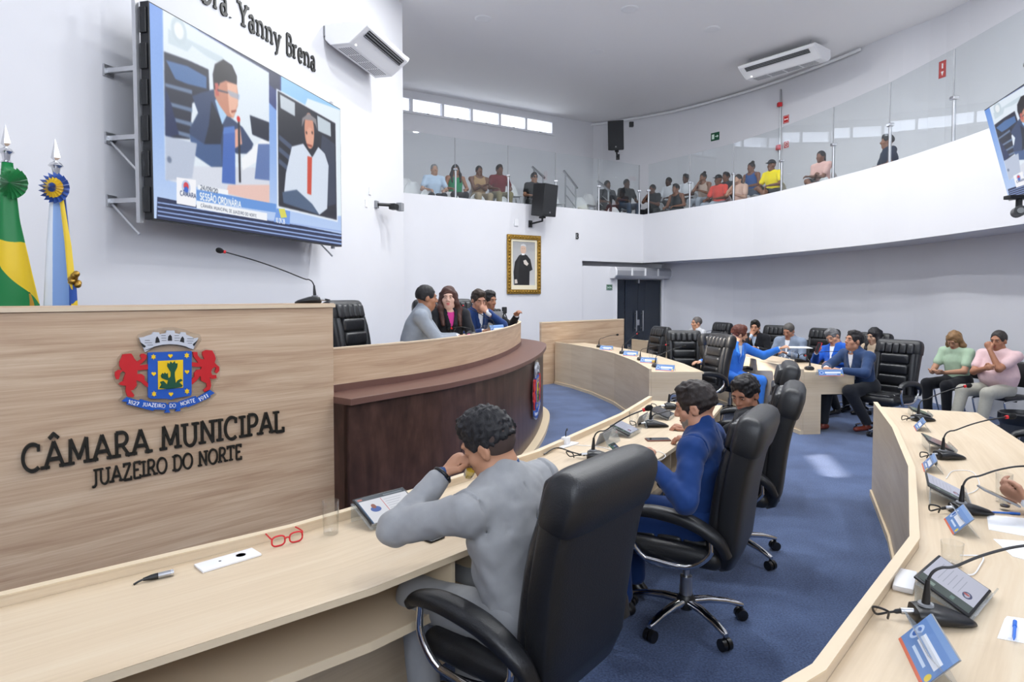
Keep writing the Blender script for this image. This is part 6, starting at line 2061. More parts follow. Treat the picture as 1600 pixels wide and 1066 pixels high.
        if outfit == 'tank':
            for s in (-1, 1): t_.ell(N-T*.04+Rs*s*.20, (.075,.12,.10), Tm, .01, 's')
            t_.ell(N+T*.03+F*.04, (.10,.11,.085), Tm, .01, 's')
        else:
            for s in 'RL':
                Sh, E, Wr = arms[s]
                t_.cone(Sh, Sh+(E-Sh)*(.62), .064, .062, .03)
                if outfit == 'longsleeve': t_.cone(Sh, E, .060, .052, .03); t_.cone(E, Wr-nrm(Wr-E)*.02, .052, .038, .02)
            t_.ell(N+T*.06+F*.01, (.068,.075,.055), Tm, .01, 's')
            if outfit == 'polo':
                for a_, b_ in ((-100, -50), (-50, 0), (0, 50), (50, 100)):
                    f_ = lambda a: N + T*.028 - F*.062*math.cos(R(a)) + Rs*.068*math.sin(R(a))
                    t_.cone(f_(a_), f_(b_), .013, .013, .008)
        t_.half(P-T*.13, -T, 'i')
        t_.noise(.003, 30, 21)
        t_.mesh('top', tv, topm, e)
    if legs_built and legs is not None:
        L = Sdf()
        L.cone(P-X*.07, P+X*.07, .135, .135, .04, (np.array([0,1.,0]), .95))
        for s in 'RL':
            h0, kn, an = lg[s]
            fr = .45 if bare_legs else 1.0
            L.cone(h0, kn if not bare_legs else h0+(kn-h0)*.85, .096, .076 if not bare_legs else .088, .04)
            if not bare_legs: L.cone(kn, an+np.array([0,0,.03]), .073, .058, .03)
        L.noise(.0025, 28, 31)
        L.mesh('trousers' if not bare_legs else 'shorts', tv*1.8, legs, e)
        for s in 'RL':
            an = lg[s][2]
            S_ = Sdf(); S_.cone(an+np.array([0,-.035,-.045]), an+np.array([0,.16,-.055]), .042, .036, .02, (np.array([0,0,1.]), .8)); S_.cone(an+np.array([0,-.01,-.03]), an+np.array([0,0,-.01]), .044, .042, .015)
            S_.half(an+np.array([0,0,-.083]), (0,0,-1), 'i')
            S_.mesh('shoe', max(vox,.009), shoes or m_shoe, e)
    info = dict(root=e, arms=arms, N=N, Ch=Ch, P=P, T=T, F=F, Rt=Rt, H=H, Hc=Hc, Hm=Hm)
    if extra: extra(info)
    return info
# ------------------------------------------------------------------ chairs and people on the floor
def to_local(w, loc, face, z=0.0, scale=1.0):
    rz = face_to(*face); c, s = math.cos(-rz), math.sin(-rz)
    x, y = w[0]-loc[0], w[1]-loc[1]
    return np.array([(x*c-y*s)/scale, (x*s+y*c)/scale, (w[2]-z)/scale])
def dir_local(v, face):
    rz = face_to(*face); c, s = math.cos(-rz), math.sin(-rz)
    return np.array([v[0]*c-v[1]*s, v[0]*s+v[1]*c, v[2]])
m_lgrey = fabric('light_grey_suit', '999A9C'); m_blue = fabric('royal_blue_suit', '1C3A72'); m_blacksuit = fabric('black_suit', '1A1B20')
m_bright = fabric('bright_blue_suit', '2F6FCB'); m_bright2 = fabric('strong_blue_suit', '1F57B6'); m_navy = fabric('navy_suit', '2E4266'); m_slate = fabric('slate_suit', '7F8B9E'); m_pale = fabric('pale_grey_suit', 'B9BBBF')
m_presgrey = fabric('mid_grey_suit', '8C939D'); m_wshirt = fabric('white_shirt', 'E8EAF0'); m_bshirt = fabric('navy_shirt', '24406F'); m_lbshirt = fabric('light_blue_shirt', 'BFD0E6'); m_trous = fabric('charcoal_trousers', '23252B')
m_tieblack = fabric('black_tie', '22242B'); m_tiered = fabric('red_tie', 'A02630'); m_tieblue = fabric('pale_tie', 'C9D3E0')

# the four near chairs
F1 = (-.778, .629); C1 = (.03, 2.285)
exec_chair(*C1, *F1, 'nearest black executive chair, back turned, with the grey suited man', z=.05)
F2 = (-.86, .51); C2 = (.93, 3.36)
exec_chair(*C2, *F2, 'second black executive chair from the front, holding the man in royal blue', z=.0)
F3 = (-.9, .43); C3 = (1.50, 4.27)
exec_chair(*C3, *F3, 'third black executive chair from the front, man in black suit in it', z=-.0)
F4 = (-.93, .36); C4 = (2.04, 5.56)
exec_chair(*C4, *F4, 'empty fourth black executive chair at the end of the near desk')

# man in light grey suit, drinking
p1 = (.065, 2.255)
Wl = to_local((-.255, 2.335, 1.085), p1, F1); El = to_local((-.40, 2.20, .90), p1, F1)
Wr1 = to_local((-.235, 2.60, .80), p1, F1)
def cuff_watch(info):
    Sh, E, W = info['arms']['L']; d = nrm(W-E); e = info['root']
    c = Sdf(); c.cone(W-d*.055, W-d*.022, .041, .038, .005); c.mesh('shirt_cuff', .006, m_bshirt, e)
    u = V(*d); q = V(0,0,1); w = u.cross(q).normalized(); q = w.cross(u)
    mb = MB(); ctr = V(*(W-d*.002)); n = 20
    ringp = [ctr + (w*math.cos(2*PI*k/n) + q*math.sin(2*PI*k/n))*.033 for k in range(n+1)]
    mb.tube(ringp, .0075, 8); wt = mb.build('wristwatch', m_black, e, smooth=True)
    mb = MB(); f = ctr - w*.036; mb.cyl(f + w*.006, f - w*.006, .019, n=18); mb.build('watch_case', m_chrome, wt, smooth='auto')
I1 = person('man in light grey suit drinking from a small cup, seen from behind', p1, F1, vox=.0074, skin='B9886B', seat=.53, lean=13, side=-3, head=(18,-24,-4), hands={'L': Wl, 'R': Wr1},
    poles={'L': El-(Wl+np.array([-.1,.1,1.05]))*.5, 'R': (.7,-.2,-.5)}, curl=(.8,.62), palm={'L': dir_local((.45,.3,-.45), F1), 'R': dir_local((-.2,-.3,-.9), F1)}, outfit='suit', top=m_lgrey, shirt=m_bshirt, legs=m_lgrey, hair=('fade','1B1A1D'), jacket_cut=False, wide=1.12, belly=.02, skirt=.20, extra=cuff_watch)
# man in royal blue suit
p2 = (1.01, 3.33)
Wl = to_local((.70, 3.18, .90), p2, F2); Wr2 = to_local((1.06, 3.64, .80), p2, F2)
I2 = person('man in royal blue suit with greying beard looking down at a phone', p2, F2, vox=.0070, skin='BD8B72', seat=.47, lean=2, head=(4,-14,0), hands={'L': Wl, 'R': Wr2}, poles={'R': (.5,-.3,-.8), 'L': (-.5,-.4,-.6)},
    curl=(.9,.55), palm={'L': (.6,0,-.6), 'R': (-.8,-.2,.2)}, outfit='suit', top=m_blue, shirt=m_bshirt, legs=m_blue, hair=('short','241B19'), beard='7C736C', wide=1.0, jacket_cut=False)
# man in black suit beside him
p3 = (1.60, 4.24)
I3 = person('man in black suit, face turned down towards his neighbour', p3, F3, vox=.0072, skin='A8765E', seat=.42, lean=3, side=6, head=(62,-22,0), hands={'L': to_local((1.15,4.05,.82), p3, F3), 'R': to_local((1.25,4.55,.80), p3, F3)}, outfit='suit', top=m_blacksuit, shirt=m_wshirt, tie=m_tieblack, legs=m_blacksuit, hair=('short','1C191A'), wide=1.02, scale=.98)

# far inner desk: two empty chairs, the sunlit chair
exec_chair(2.36, 11.45, -.9, -.25, 'far empty executive chair turned sideways before the dark door')
exec_chair(2.72, 9.95, -.12, -1, 'empty executive chair facing us behind the far curved desk')
exec_chair(2.52, 8.62, -.95, -.22, 'executive chair turned left in a patch of sunlight, before the bright blue suit', z=.04)
# man in bright blue suit reaching over with papers
pb_ = (3.12, 9.12); fb_ = (.42, -.90)
exec_chair(3.16, 9.22, .42, -.90, 'executive chair under the man in the bright blue suit')
Wb = to_local((3.80, 9.05, .98), pb_, fb_)
person('man in bright blue suit with reddish hair reaching right with papers', pb_, fb_, vox=.0102, skin='C29478', seat=.50, lean=6, side=-8, head=(58,-12,4), hands={'L': Wb, 'R': to_local((2.64,8.95,.80), pb_, fb_)}, poles={'L': (-.1,-.5,-.6)}, curl=(.3,.55), outfit='suit', top=m_bright, shirt=m_lbshirt, legs=m_bright, hair=('messy','5A2E22'), beard='3A2A24')

# people behind the far outer desk
FO = (-.93, -.36)
exec_chair(4.02, 13.1, -.95, -.3, 'executive chair behind the man in pale grey, farthest in the outer row')
person('man in pale grey suit with dark red tie, farthest back on the left', (3.80, 13.02), (-.95, -.3), vox=.0105, skin='B98A70', lean=3, head=(-8,-2,0), outfit='suit', top=m_pale, shirt=m_wshirt, tie=m_tiered, legs=m_trous, hair=('receding','5B5654'), leg_pose='tuck')
exec_chair(4.72, 11.75, -.75, -.62, 'executive chair behind the bearded man in black')
person('bearded young man in black suit with his hand on his chin', (4.42, 11.55), (-.60, -.80), vox=.0105, skin='B58469', lean=8, head=(4,-6,0), hands={'R': np.array([.03,.20,1.02]), 'L': np.array([-.12,.34,.80])}, poles={'R': (.6,-.1,-.7)}, curl=(.9,.6), palm={'R': (0,-1,.2)}, outfit='suit', top=m_blacksuit, shirt=m_lbshirt, legs=m_trous, hair=('short','16130F'), beard='1E1814', leg_pose='tuck')
exec_chair(5.02, 10.75, -.9, -.43, 'executive chair behind the man in the slate suit')
person('man in slate grey suit with short grey hair looking down', (4.63, 10.55), (-.80, -.60), vox=.0106, skin='AD7C64', lean=8, head=(2,-24,0), outfit='suit', top=m_slate, shirt=m_wshirt, tie=m_tieblack, legs=m_trous, hair=('crop','56524F'), wide=1.1, belly=.05, leg_pose='tuck', hands={'R': np.array([.12,.36,.80]), 'L': np.array([-.12,.36,.80])})
exec_chair(5.16, 9.52, -.93, -.36, 'executive chair behind the man holding the red phone')
person('man in strong blue suit tilting his head at a red phone', (4.80, 9.36), (-.90, -.44), vox=.0102, skin='BE8E74', seat=.44, lean=-4, side=10, head=(8,-22,22), hands={'R': np.array([.10,.36,.90]), 'L': np.array([-.16,.36,.78])}, curl=(.6,.4), palm={'R': (-.6,-.8,0)}, outfit='suit', top=m_bright2, shirt=m_wshirt, legs=m_trous, hair=('short','6A6A6C'), wide=1.06, belly=.06, leg_pose='tuck')
pn_ = (4.52, 8.16); fn_ = (-.96, -.28)
person('man in navy suit leaning on the desk end, face turned up left', pn_, fn_, vox=.0090, skin='B5846A', seat=.49, lean=20, head=(-6,10,0), hands={'R': np.array([.06,.55,.82]), 'L': np.array([-.14,.50,.81])}, poles={'R': (.8,-.2,-.4), 'L': (-.8,-.2,-.4)}, curl=(.5,.45), outfit='suit', top=m_navy, shirt=m_wshirt, tie=m_tieblue, legs=m_trous, shoes=m_brownshoe, hair=('short','1D1A1B'), leg_pose={'R': ([.16,.44,.53],[.14,.50,.10]), 'L': ([-.16,.40,.55],[-.16,.12,.12])}, wide=1.08)
exec_chair(4.66, 7.97, -.84, -.54, 'executive chair on whose front edge the man in navy sits')
pw3 = (5.42, 9.5)
visitor_chair(5.52, 9.54, -.9, -.4, 'visitor chair under the long haired woman in beige')
person('woman in beige top with long black hair behind the man in navy', pw3, (-.95, -.30), vox=.0105, skin='C09A80', lean=2, head=(-4,-10,0), outfit='tshirt', top=fabric('beige_top', 'B9A58C'), legs=m_trous, hair=('long','17151A'), scale=.97)
visitor_chair(6.30, 8.98, -.95, -.3, 'visitor chair under the woman in pale green')
person('woman in pale green blouse with wavy blond hair reading her phone', (6.24, 8.92), (-.93, -.36), vox=.0102, skin='B98B70', lean=6, head=(6,-34,0), hands={'R': np.array([.10,.40,.70]), 'L': np.array([-.08,.40,.70])}, curl=(.6,.6), palm={'R': (-.5,-.2,.6), 'L': (.5,-.2,.6)}, outfit='tshirt', top=fabric('pale_green_blouse', 'A9C0A6'), legs=m_blacksuit, hair=('bob','8A6A48'), scale=.97)
visitor_chair(6.26, 8.16, -.95, -.3, 'visitor chair under the man in the pink shirt')
person('man in pink polo shirt and beige trousers, hand raised to his face', (6.20, 8.12), (-.93, -.36), vox=.0090, skin='A9765B', lean=0, head=(4,-8,0), hands={'L': np.array([-.03,.23,1.05]), 'R': np.array([-.02,.30,.82])}, poles={'L': (-.35,.2,-.9), 'R': (.7,-.2,-.5)}, curl=(.4,.8), palm={'L': (.2,-1,0), 'R': (-.3,-.9,0)}, outfit='polo', top=fabric('pink_polo', 'DDBDBE'), legs=fabric('beige_trousers', 'A9A69B'), hair=('receding','35302D'), belly=.16, wide=1.1, leg_pose='forward')
# councillor past the right edge whose hand holds a phone
pr_ = (2.72, 2.50); fr_ = (-.88, .47)
exec_chair(2.84, 2.43, *fr_, 'executive chair at the right desk under the councillor past the picture edge')
person('councillor at the right desk, only a hand with a phone in view', pr_, fr_, vox=.009, skin='B98A72', lean=16, head=(0,-15,0), hands={'R': np.array([.12,.48,.83]), 'L': to_local((2.19,2.68,.87), pr_, fr_)}, curl=(.5,.6), palm={'L': (.7,0,.5)}, outfit='suit', top=m_trous, legs=m_trous, hair=('short','1D1A1B'))
exec_chair(4.02, 4.62, -.9, .43, 'executive chair behind the right desk, only its armrest in view')
for k, (px, Y) in enumerate(((1137, 13.9), (1212, 12.6), (1253, 12.0))):
    d = ray(px, HOR); visitor_chair(d.x*Y/d.y, Y, -.85, -.5, ('black chair with a paper label by the far wall', 'black chair behind the bearded man', 'black chair behind the slate suited man')[k])

# ------------------------------------------------------------------ the presiding table
def pres(px, back, zz=ZDAIS):
    p = table_spot(px, back, zz); return (p.x, p.y)
d = ray(584, HOR); q = (d.x*6.15/d.y, 6.15)
exec_chair(q[0], q[1], .82, -.30, 'executive chair at the left end of the presiding table behind the grey suited man', z=ZDAIS)
d = ray(640, HOR); a_ = (d.x*6.4/d.y, 6.4)
person('heavy man in grey suit at the presiding table turned to the woman', a_, (.93, .10), z=ZDAIS, vox=.0096, skin='A5755A', seat=.52, lean=16, head=(14,-4,0), hands={'R': np.array([.10,.46,.80]), 'L': np.array([-.04,.48,.80])}, poles={'R': (.7,-.3,-.5)}, curl=(.5,.5), outfit='suit', top=m_presgrey, shirt=m_wshirt, tie=m_tieblack, legs=m_presgrey, hair=('crop','1B1A1C'), wide=1.14, belly=.08, leg_pose='under')
d = ray(699, HOR); b_ = (d.x*7.1/d.y, 7.1)
exec_chair(b_[0]-.03, b_[1]+.05, .42, -.9, 'executive chair behind the woman in the black blazer', z=ZDAIS)
person('woman in black blazer and pink top with long auburn hair', b_, (.42, -.90), z=ZDAIS, vox=.0096, skin='D6AE9B', seat=.52, lean=4, head=(-22,0,0), hands={'R': np.array([.15,.40,.80]), 'L': np.array([-.10,.42,.80])}, outfit='suit', top=m_blacksuit, shirt=fabric('pink_top', 'C93D8C'), legs=m_trous, hair=('long','452820'), lips=m_lipred, scale=.98, leg_pose='under')
d = ray(737, HOR); c_ = (d.x*7.85/d.y, 7.85)
exec_chair(c_[0]-.02, c_[1]+.03, .66, -.75, 'executive chair behind the man in navy at the presiding table', z=ZDAIS)
person('man in navy suit at the presiding table, fist at his mouth', c_, (.66, -.75), z=ZDAIS, vox=.0102, skin='B88871', seat=.48, lean=12, head=(-12,-16,0), hands={'L': np.array([-.02,.27,1.02]), 'R': np.array([.16,.42,.80])}, poles={'L': (-.8,.1,-.6)}, curl=(.5,.9), palm={'L': (0,-1,0)}, outfit='suit', top=fabric('deep_navy_suit', '20386A'), shirt=m_wshirt, legs=m_trous, hair=('short','33261F'), leg_pose='under')
d = ray(755, HOR); e_ = (d.x*8.5/d.y, 8.5)
person('man half hidden behind the man in navy at the presiding table', e_, (.85, -.5), z=ZDAIS, vox=.0105, skin='A5755C', seat=.46, lean=8, head=(-10,-6,0), hands={'L': np.array([-.16,.42,.95])}, outfit='suit', top=m_blacksuit, shirt=m_wshirt, legs=m_trous, hair=('short','1D1A1B'), leg_pose='under')

# ------------------------------------------------------------------ balcony
CENB = V(-7.6, 8.9, 0)
bal = []
def bal_left(px, ytop, off, **k):
    f = farpt(px); d = ray(px, 300)
    Y = f.y + off
    x = d.x*Y/d.y
    z = HC + (HOR-ytop)/1000*Y - 1.31
    k.setdefault('face', (.35, -.94))
    return person(loc=(x, Y), z=max(z, ZBALC), vox=.0158, group='spectators on the balcony', legs_built=k.pop('lb', True), **k), (x, Y, z)
blk = fabric('black_cotton', '1F2024')
def seat_for(x, y, z, f, label): balcony_chair(x - f[0]*.02, y - f[1]*.02, f[0], f[1], label, max(z, ZBALC))
L_ = [
 (677, 258, .95, dict(label='grey haired man in light blue shirt, leftmost on the balcony', skin='B58D78', outfit='tshirt', top=m_lbshirt, legs=m_trous, hair=('receding','8A8A8C'), lean=10)),
 (711, 256, 1.0, dict(label='woman in green and white top behind the first glass post', skin='9B6B52', outfit='tank', top=fabric('green_top', '1E8A5A'), legs=blk, hair=('long','191516'), lean=4, scale=.97)),
 (748, 260, 1.0, dict(label='person in tan sleeveless top with folded arms on the balcony', skin='6E4B3B', outfit='tank', top=fabric('tan_top', 'A98A66'), legs=fabric('tan_shorts','9C8A70'), hair=('crop','151213'), lean=2, wide=1.1, hands={'R': np.array([-.06,.26,.80]), 'L': np.array([.06,.28,.78])})),
 (779, 259, 1.1, dict(label='man in maroon shirt beside the second glass post', skin='6E4A3A', outfit='tshirt', top=fabric('maroon_shirt', '6E2A31'), legs=fabric('khaki_trousers','8E8468'), hair=('short','131112'))),
 (833, 271, 1.2, dict(label='man with sunglasses behind the wall loudspeaker', skin='9C7058', outfit='tshirt', top=blk, legs=m_trous, hair=('short','141213'), glasses='dark')),
 (947, 283, 1.3, dict(label='person in dark grey behind the last stair handrail', skin='5E4033', outfit='tshirt', top=fabric('dark_grey_cotton','3A3B40'), legs=m_trous, hair=('crop','131112'))),
 (977, 281, 1.0, dict(label='person in black shirt left of the balcony corner posts', skin='553A2E', outfit='tshirt', top=blk, legs=fabric('jeans','4A5568'), hair=('crop','131112'))),
]
nn_ = 0
for px, yt, off, kw in L_:
    inf, (x, y, z) = bal_left(px, yt, off, **kw)
    seat_for(x, y, z, (.35,-.94), 'white balcony chair under the ' + kw['label'].split(' ', 1)[0] + ' ' + ' '.join(kw['label'].split(' ')[1:9]))
def bal_right(px, ytop, off, **k):
    p = lineR(px); n = (p-CENB).to_2d().normalized()
    d = ray(px, 300)
    # point along the view column lying 'off' behind the glass
    t = (p.y)/d.y
    Y = p.y
    for _ in range(40):
        w = V(d.x*Y/d.y, Y, 0)
        if (w-CENB).length - (p-CENB).length >= off: break
        Y += .05
    x = d.x*Y/d.y
    z = HC + (HOR-ytop)/1000*Y - 1.31*k.get('scale', 1.0)
    k.setdefault('face', (-n.x*.9-.25, -n.y*.6-.45))
    f = k['face']; L = math.hypot(*f); k['face'] = (f[0]/L, f[1]/L)
    return person(loc=(x, Y), z=max(z, ZBALC), vox=.0158, group='spectators on the balcony', **k), (x, Y, z), k['face']
chin = dict(hands={'R': np.array([.04,.20,1.02]), 'L': np.array([-.10,.32,.78])}, poles={'R': (.6,.0,-.8)})
R_ = [
 (1022, 289, .65, dict(label='woman in black top, chin on hand, right of the corner posts', skin='6A4636', outfit='tshirt', top=blk, legs=blk, hair=('crop','151213'), **chin)),
 (1047, 278, 1.7, dict(label='dark haired person in white shirt in the second balcony row', skin='4E362B', outfit='tshirt', top=m_wshirt, legs=blk, hair=('crop','131112'))),
 (1060, 288, .65, dict(label='woman in black sleeveless top leaning forward on the balcony', skin='8A5E49', outfit='tank', top=blk, legs=blk, hair=('short','171415'), lean=10)),
 (1074, 273, 1.7, dict(label='man in white shirt behind a glass edge, second row', skin='5A3E31', outfit='tshirt', top=m_wshirt, legs=blk, hair=('short','131112'))),
 (1101, 271, 1.4, dict(label='woman in pale strappy top, hand at her chin', skin='8C6450', outfit='tank', top=fabric('pale_top','C9B3A6'), legs=fabric('pale_jeans','A9B0BC'), hair=('bun','1A1516'), **chin)),
 (1125, 274, .65, dict(label='person in coral red T-shirt and black cap on the balcony', skin='6E4A3A', outfit='tshirt', top=fabric('coral_tshirt','E0564C'), legs=fabric('pale_jeans','A9B0BC'), hair=('cap','1C1D22'))),
 (1137, 270, 1.7, dict(label='half hidden person behind the coral red T-shirt', skin='7A5443', outfit='tshirt', top=fabric('dark_grey_cotton','3A3B40'), legs=blk, hair=('short','151213'))),
 (1156, 273, .60, dict(label='woman in peach top covering her mouth, hair tied back', skin='B98E78', outfit='tshirt', top=fabric('peach_top','D9B3A2'), legs=fabric('pink_shorts','C98F90'), hair=('pony','241A18'), **chin)),
 (1176, 255, 1.4, dict(label='woman in blue sleeveless top with hair in a bun', skin='7E5644', outfit='tank', top=fabric('blue_tank','2C5392'), legs=fabric('jeans','4A5568'), hair=('bun','161314'))),
 (1208, 251, .85, dict(label='man in yellow football shirt and dark cap', skin='7A523F', outfit='tshirt', top=fabric('yellow_shirt','F0DA1C'), legs=blk, bare_legs=True, hair=('cap','2A2B30'), leg_pose='cross')),
 (1285, 237, .75, dict(label='girl in pink T-shirt sitting sideways alone on the balcony', skin='7E5746', outfit='tshirt', top=fabric('pink_tshirt','DDB2AA'), legs=blk, bare_legs=True, hair=('pony','171314'), leg_pose='cross', scale=.95, hands={'R': np.array([-.05,.28,.76]), 'L': np.array([.08,.30,.74])})),
 (1391, 211, .85, dict(label='man in dark navy shirt at the right end of the balcony', skin='8A604C', outfit='polo', top=fabric('dark_navy_polo','1E2A40'), legs=blk, hair=('short','171415'), wide=1.15, face=(-.85,.2))),
]
for px, yt, off, kw in R_:
    inf, (x, y, z), f = bal_right(px, yt, off, **kw)
    seat_for(x, y, z, f, 'white balcony chair under the ' + ' '.join(kw['label'].split(' ')[:8]))
# empty white chairs showing over the parapet
E_L = [(636, 275, 1.7), (648, 280, 1.0), (672, 297, .42), (708, 299, .42), (750, 303, .42), (788, 306, .42), (800, 283, 1.3), (862, 316, .42), (866, 296, 1.4), (911, 305, 1.2), (925, 300, 1.9), (964, 325, .42)]
lab_ = ['far left', 'second from the left wall', 'third along the parapet', 'before the first glass post', 'below the tan top', 'below the maroon shirt', 'right of the maroon shirt', 'right of the loudspeaker', 'behind the loudspeaker', 'between the handrails, front', 'between the handrails, back', 'left of the corner posts']
for (px, yt, off), l in zip(E_L, lab_):
    f = farpt(px); Y = f.y + off; d = ray(px, 300)
    z = HC + (HOR-yt)/1000*Y - .86
    balcony_chair(d.x*Y/d.y, Y, .35, -.94, 'empty white balcony chair ' + l, max(z, ZBALC))
for (px, yt, off), l in zip([(1236, 283, .5), (1247, 291, .35), (1326, 263, .6), (1367, 256, .5)], ['left of the girl in pink', 'lowest, before the girl in pink', 'right of the girl in pink', 'left of the man in dark navy']):
    p = lineR(px); n = (p-CENB).to_2d().normalized()
    w = p + V(n.x, n.y, 0)*off
    d = ray(px, 300); Y = w.y; x = d.x*Y/d.y + n.x*off*.4
    z = HC + (HOR-yt)/1000*w.y - .86
    balcony_chair(w.x, w.y, -n.x, -n.y, 'empty white balcony chair ' + l, max(z, ZBALC))
# ------------------------------------------------------------------ microphones
m_foam = mat('black_foam', '121214', .95, bump=(260, .6))
ZD = .782
def mic(label, base, tip, bend=.12, ring=True, cable=True, z=ZD, scale=1.0, cab=None, group='gooseneck microphones'):
    """base, tip: world points; a teardrop base, rubber boot, bent stem, red ring and foam head"""
    base, tip = Vector(base), Vector(tip)
    d = (tip-base).to_2d(); d = d.normalized() if d.length > 1e-6 else Vector((1,0))
    e = empty('microphone', tuple(base), face_to(d.x, d.y), label, 'microphone', group)
    e.scale = (scale,)*3
    tl = Matrix.Rotation(-face_to(d.x, d.y), 4, 'Z') @ (tip-base)/scale
    secs = []
    for y, w, h in ((-.065,.036,.020),(-.058,.046,.044),(-.03,.050,.050),(.01,.050,.046),(.05,.043,.034),(.085,.030,.022),(.105,.012,.010)):
        secs.append(((0,y,h/2), V(1,0,0), V(0,0,1), w, h/2, 2.6))
    MB().loft(secs[::-1], 22).build('base', m_black, e, smooth='auto', angle=50)
    MB().lathe([(.022,0),(.021,.006),(.0,.006)], (0,-.028,.048), 16).build('boot_ring', m_grey, e, smooth='auto')
    h = tl.z
    p0 = V(0,-.028,.05)
    k = min(.55*h, .16)
    MB().tube([p0, p0+V(0,.002,.03), p0+V(0,.004,.075)], [.012,.010,.006], 10).build('boot', m_black, e, smooth='auto')
    hb = max(.10, min(.17, tl.z*.78))
    B = V(0, .045, hb); E_ = V(tl.x, tl.y, tl.z)
    ctrl = [p0+V(0,.003,.06), V(0,-.026,hb-.055), V(0,-.012,hb-.022), V(0,.012,hb-.006)] + [B.lerp(E_, f) + V(0,0,.012*math.sin(PI*f)) for f in (0, .3, .65, 1)]
    pts = catmull(ctrl, 6)
    MB().tube(pts, [.0042]*len(pts), 8).build('stem', m_blackm, e, smooth='auto')
    t = (pts[-1]-pts[-3]).normalized()
    if ring: MB().cyl(pts[-1]-t*.004, pts[-1]+t*.010, .0105, n=14).build('red_ring', m_red, e, smooth='auto')
    hd = MB(); hp = [(0.0,.008),(.01,.012),(.018,.0165),(.030,.0185),(.042,.0165),(.050,.010),(.053,.002)]
    hd.tube([pts[-1]+t*(.006+a) for a, r in hp], [r for a, r in hp], 16); hd.build('foam_head', m_foam, e, smooth='auto', angle=60)
    if cable:
        MB().tube([V(0,-.06,.026), V(0,-.095,.024)], .0095, 12).build('plug', m_steel, e, smooth='auto')
        cp = catmull([V(0,-.093,.024), V(.004,-.13,.018), V(.012,-.165,.014), V(.045,-.185,.05), V(.055,-.15,.045), V(.03,-.14,.012)], 5) if cab is None else catmull([V(0,-.093,.024), V(0,-.13,.022)] + [Matrix.Rotation(-face_to(d.x, d.y), 4, 'Z') @ (Vector(c)-base) for c in cab], 5)
        MB().tube(cp, [.007]*3 + [.0035]*(len(cp)-3), 7).build('cable', m_black, e, smooth='auto')
    return e
def micpx(label, bx, by, tx, ty, dY, z=ZD, **k):
    b = at(bx, by, z); t = atY(tx, ty, b.y+dY)
    return mic(label, b, t, **k)
micpx('near desk microphone, red ringed, left of the phones', 934, 717, 1005, 641, -.02)
micpx('near desk microphone in the middle, before the man in royal blue', 1022, 667, 1075, 640, .0)
micpx('near desk microphone farthest along, behind his face', 1050, 639, 1073, 607, .0)
mic('tall microphone with long bent stem on top of the oak podium', at(495, 474.5, PTOP) if False else V(*(PB - PU*.10 - PN*.12).to_2d(), PTOP), atY(352, 394, 4.20), z=PTOP, cable=True, cab=[PB - PU*.02 - PN*.10 + V(0,0,PTOP+.03), PB - PU*.0 - PN*.16 + V(0,0,PTOP+.004)])
micpx('right desk microphone farthest away, near the beige trousers', 1440, 658, 1507, 604, .02)
micpx('right desk microphone second from the far end', 1480, 717, 1572, 652, .0)
micpx('right desk microphone in the middle of the row', 1512, 803, 1612, 728, -.02)
micpx('nearest right desk microphone, large in the lower right corner', 1462, 972, 1622, 850, -.05)
for k, (bx, by, tx, ty, rg) in enumerate(((938, 543, 962, 523.5, False), (974.5, 553, 995, 522, True), (1003, 563, 1040, 539, True), (1027, 574, 1066, 542, False))):
    micpx(('leftmost', 'second', 'third', 'rightmost')[k] + ' microphone on the far curved inner desk', bx, by, tx, ty, .05, cable=False, ring=rg)
micpx('microphone at the desk end by the hands of the man in navy', 1264, 578, 1259, 556, .12, cable=False)
micpx('microphone before the man tilting at his red phone', 1250, 566, 1318, 549, .10, cable=False)
micpx('microphone on the far outer desk left of the slate suit', 1093, 533, 1118, 516, .2, cable=False, ring=False)
ZP = ZT - .06
for k, (px, back, tx, ty, dy) in enumerate(((735, .25, 706, 513, .05), (768, .20, 724, 478, .0), (800, .22, 758, 477, .1))):
    b = table_spot(px, back, ZP)
    if b is not None: mic(('left', 'middle', 'right')[k] + ' microphone on the presiding table', b, atY(tx, ty, b.y+dy), cable=False)

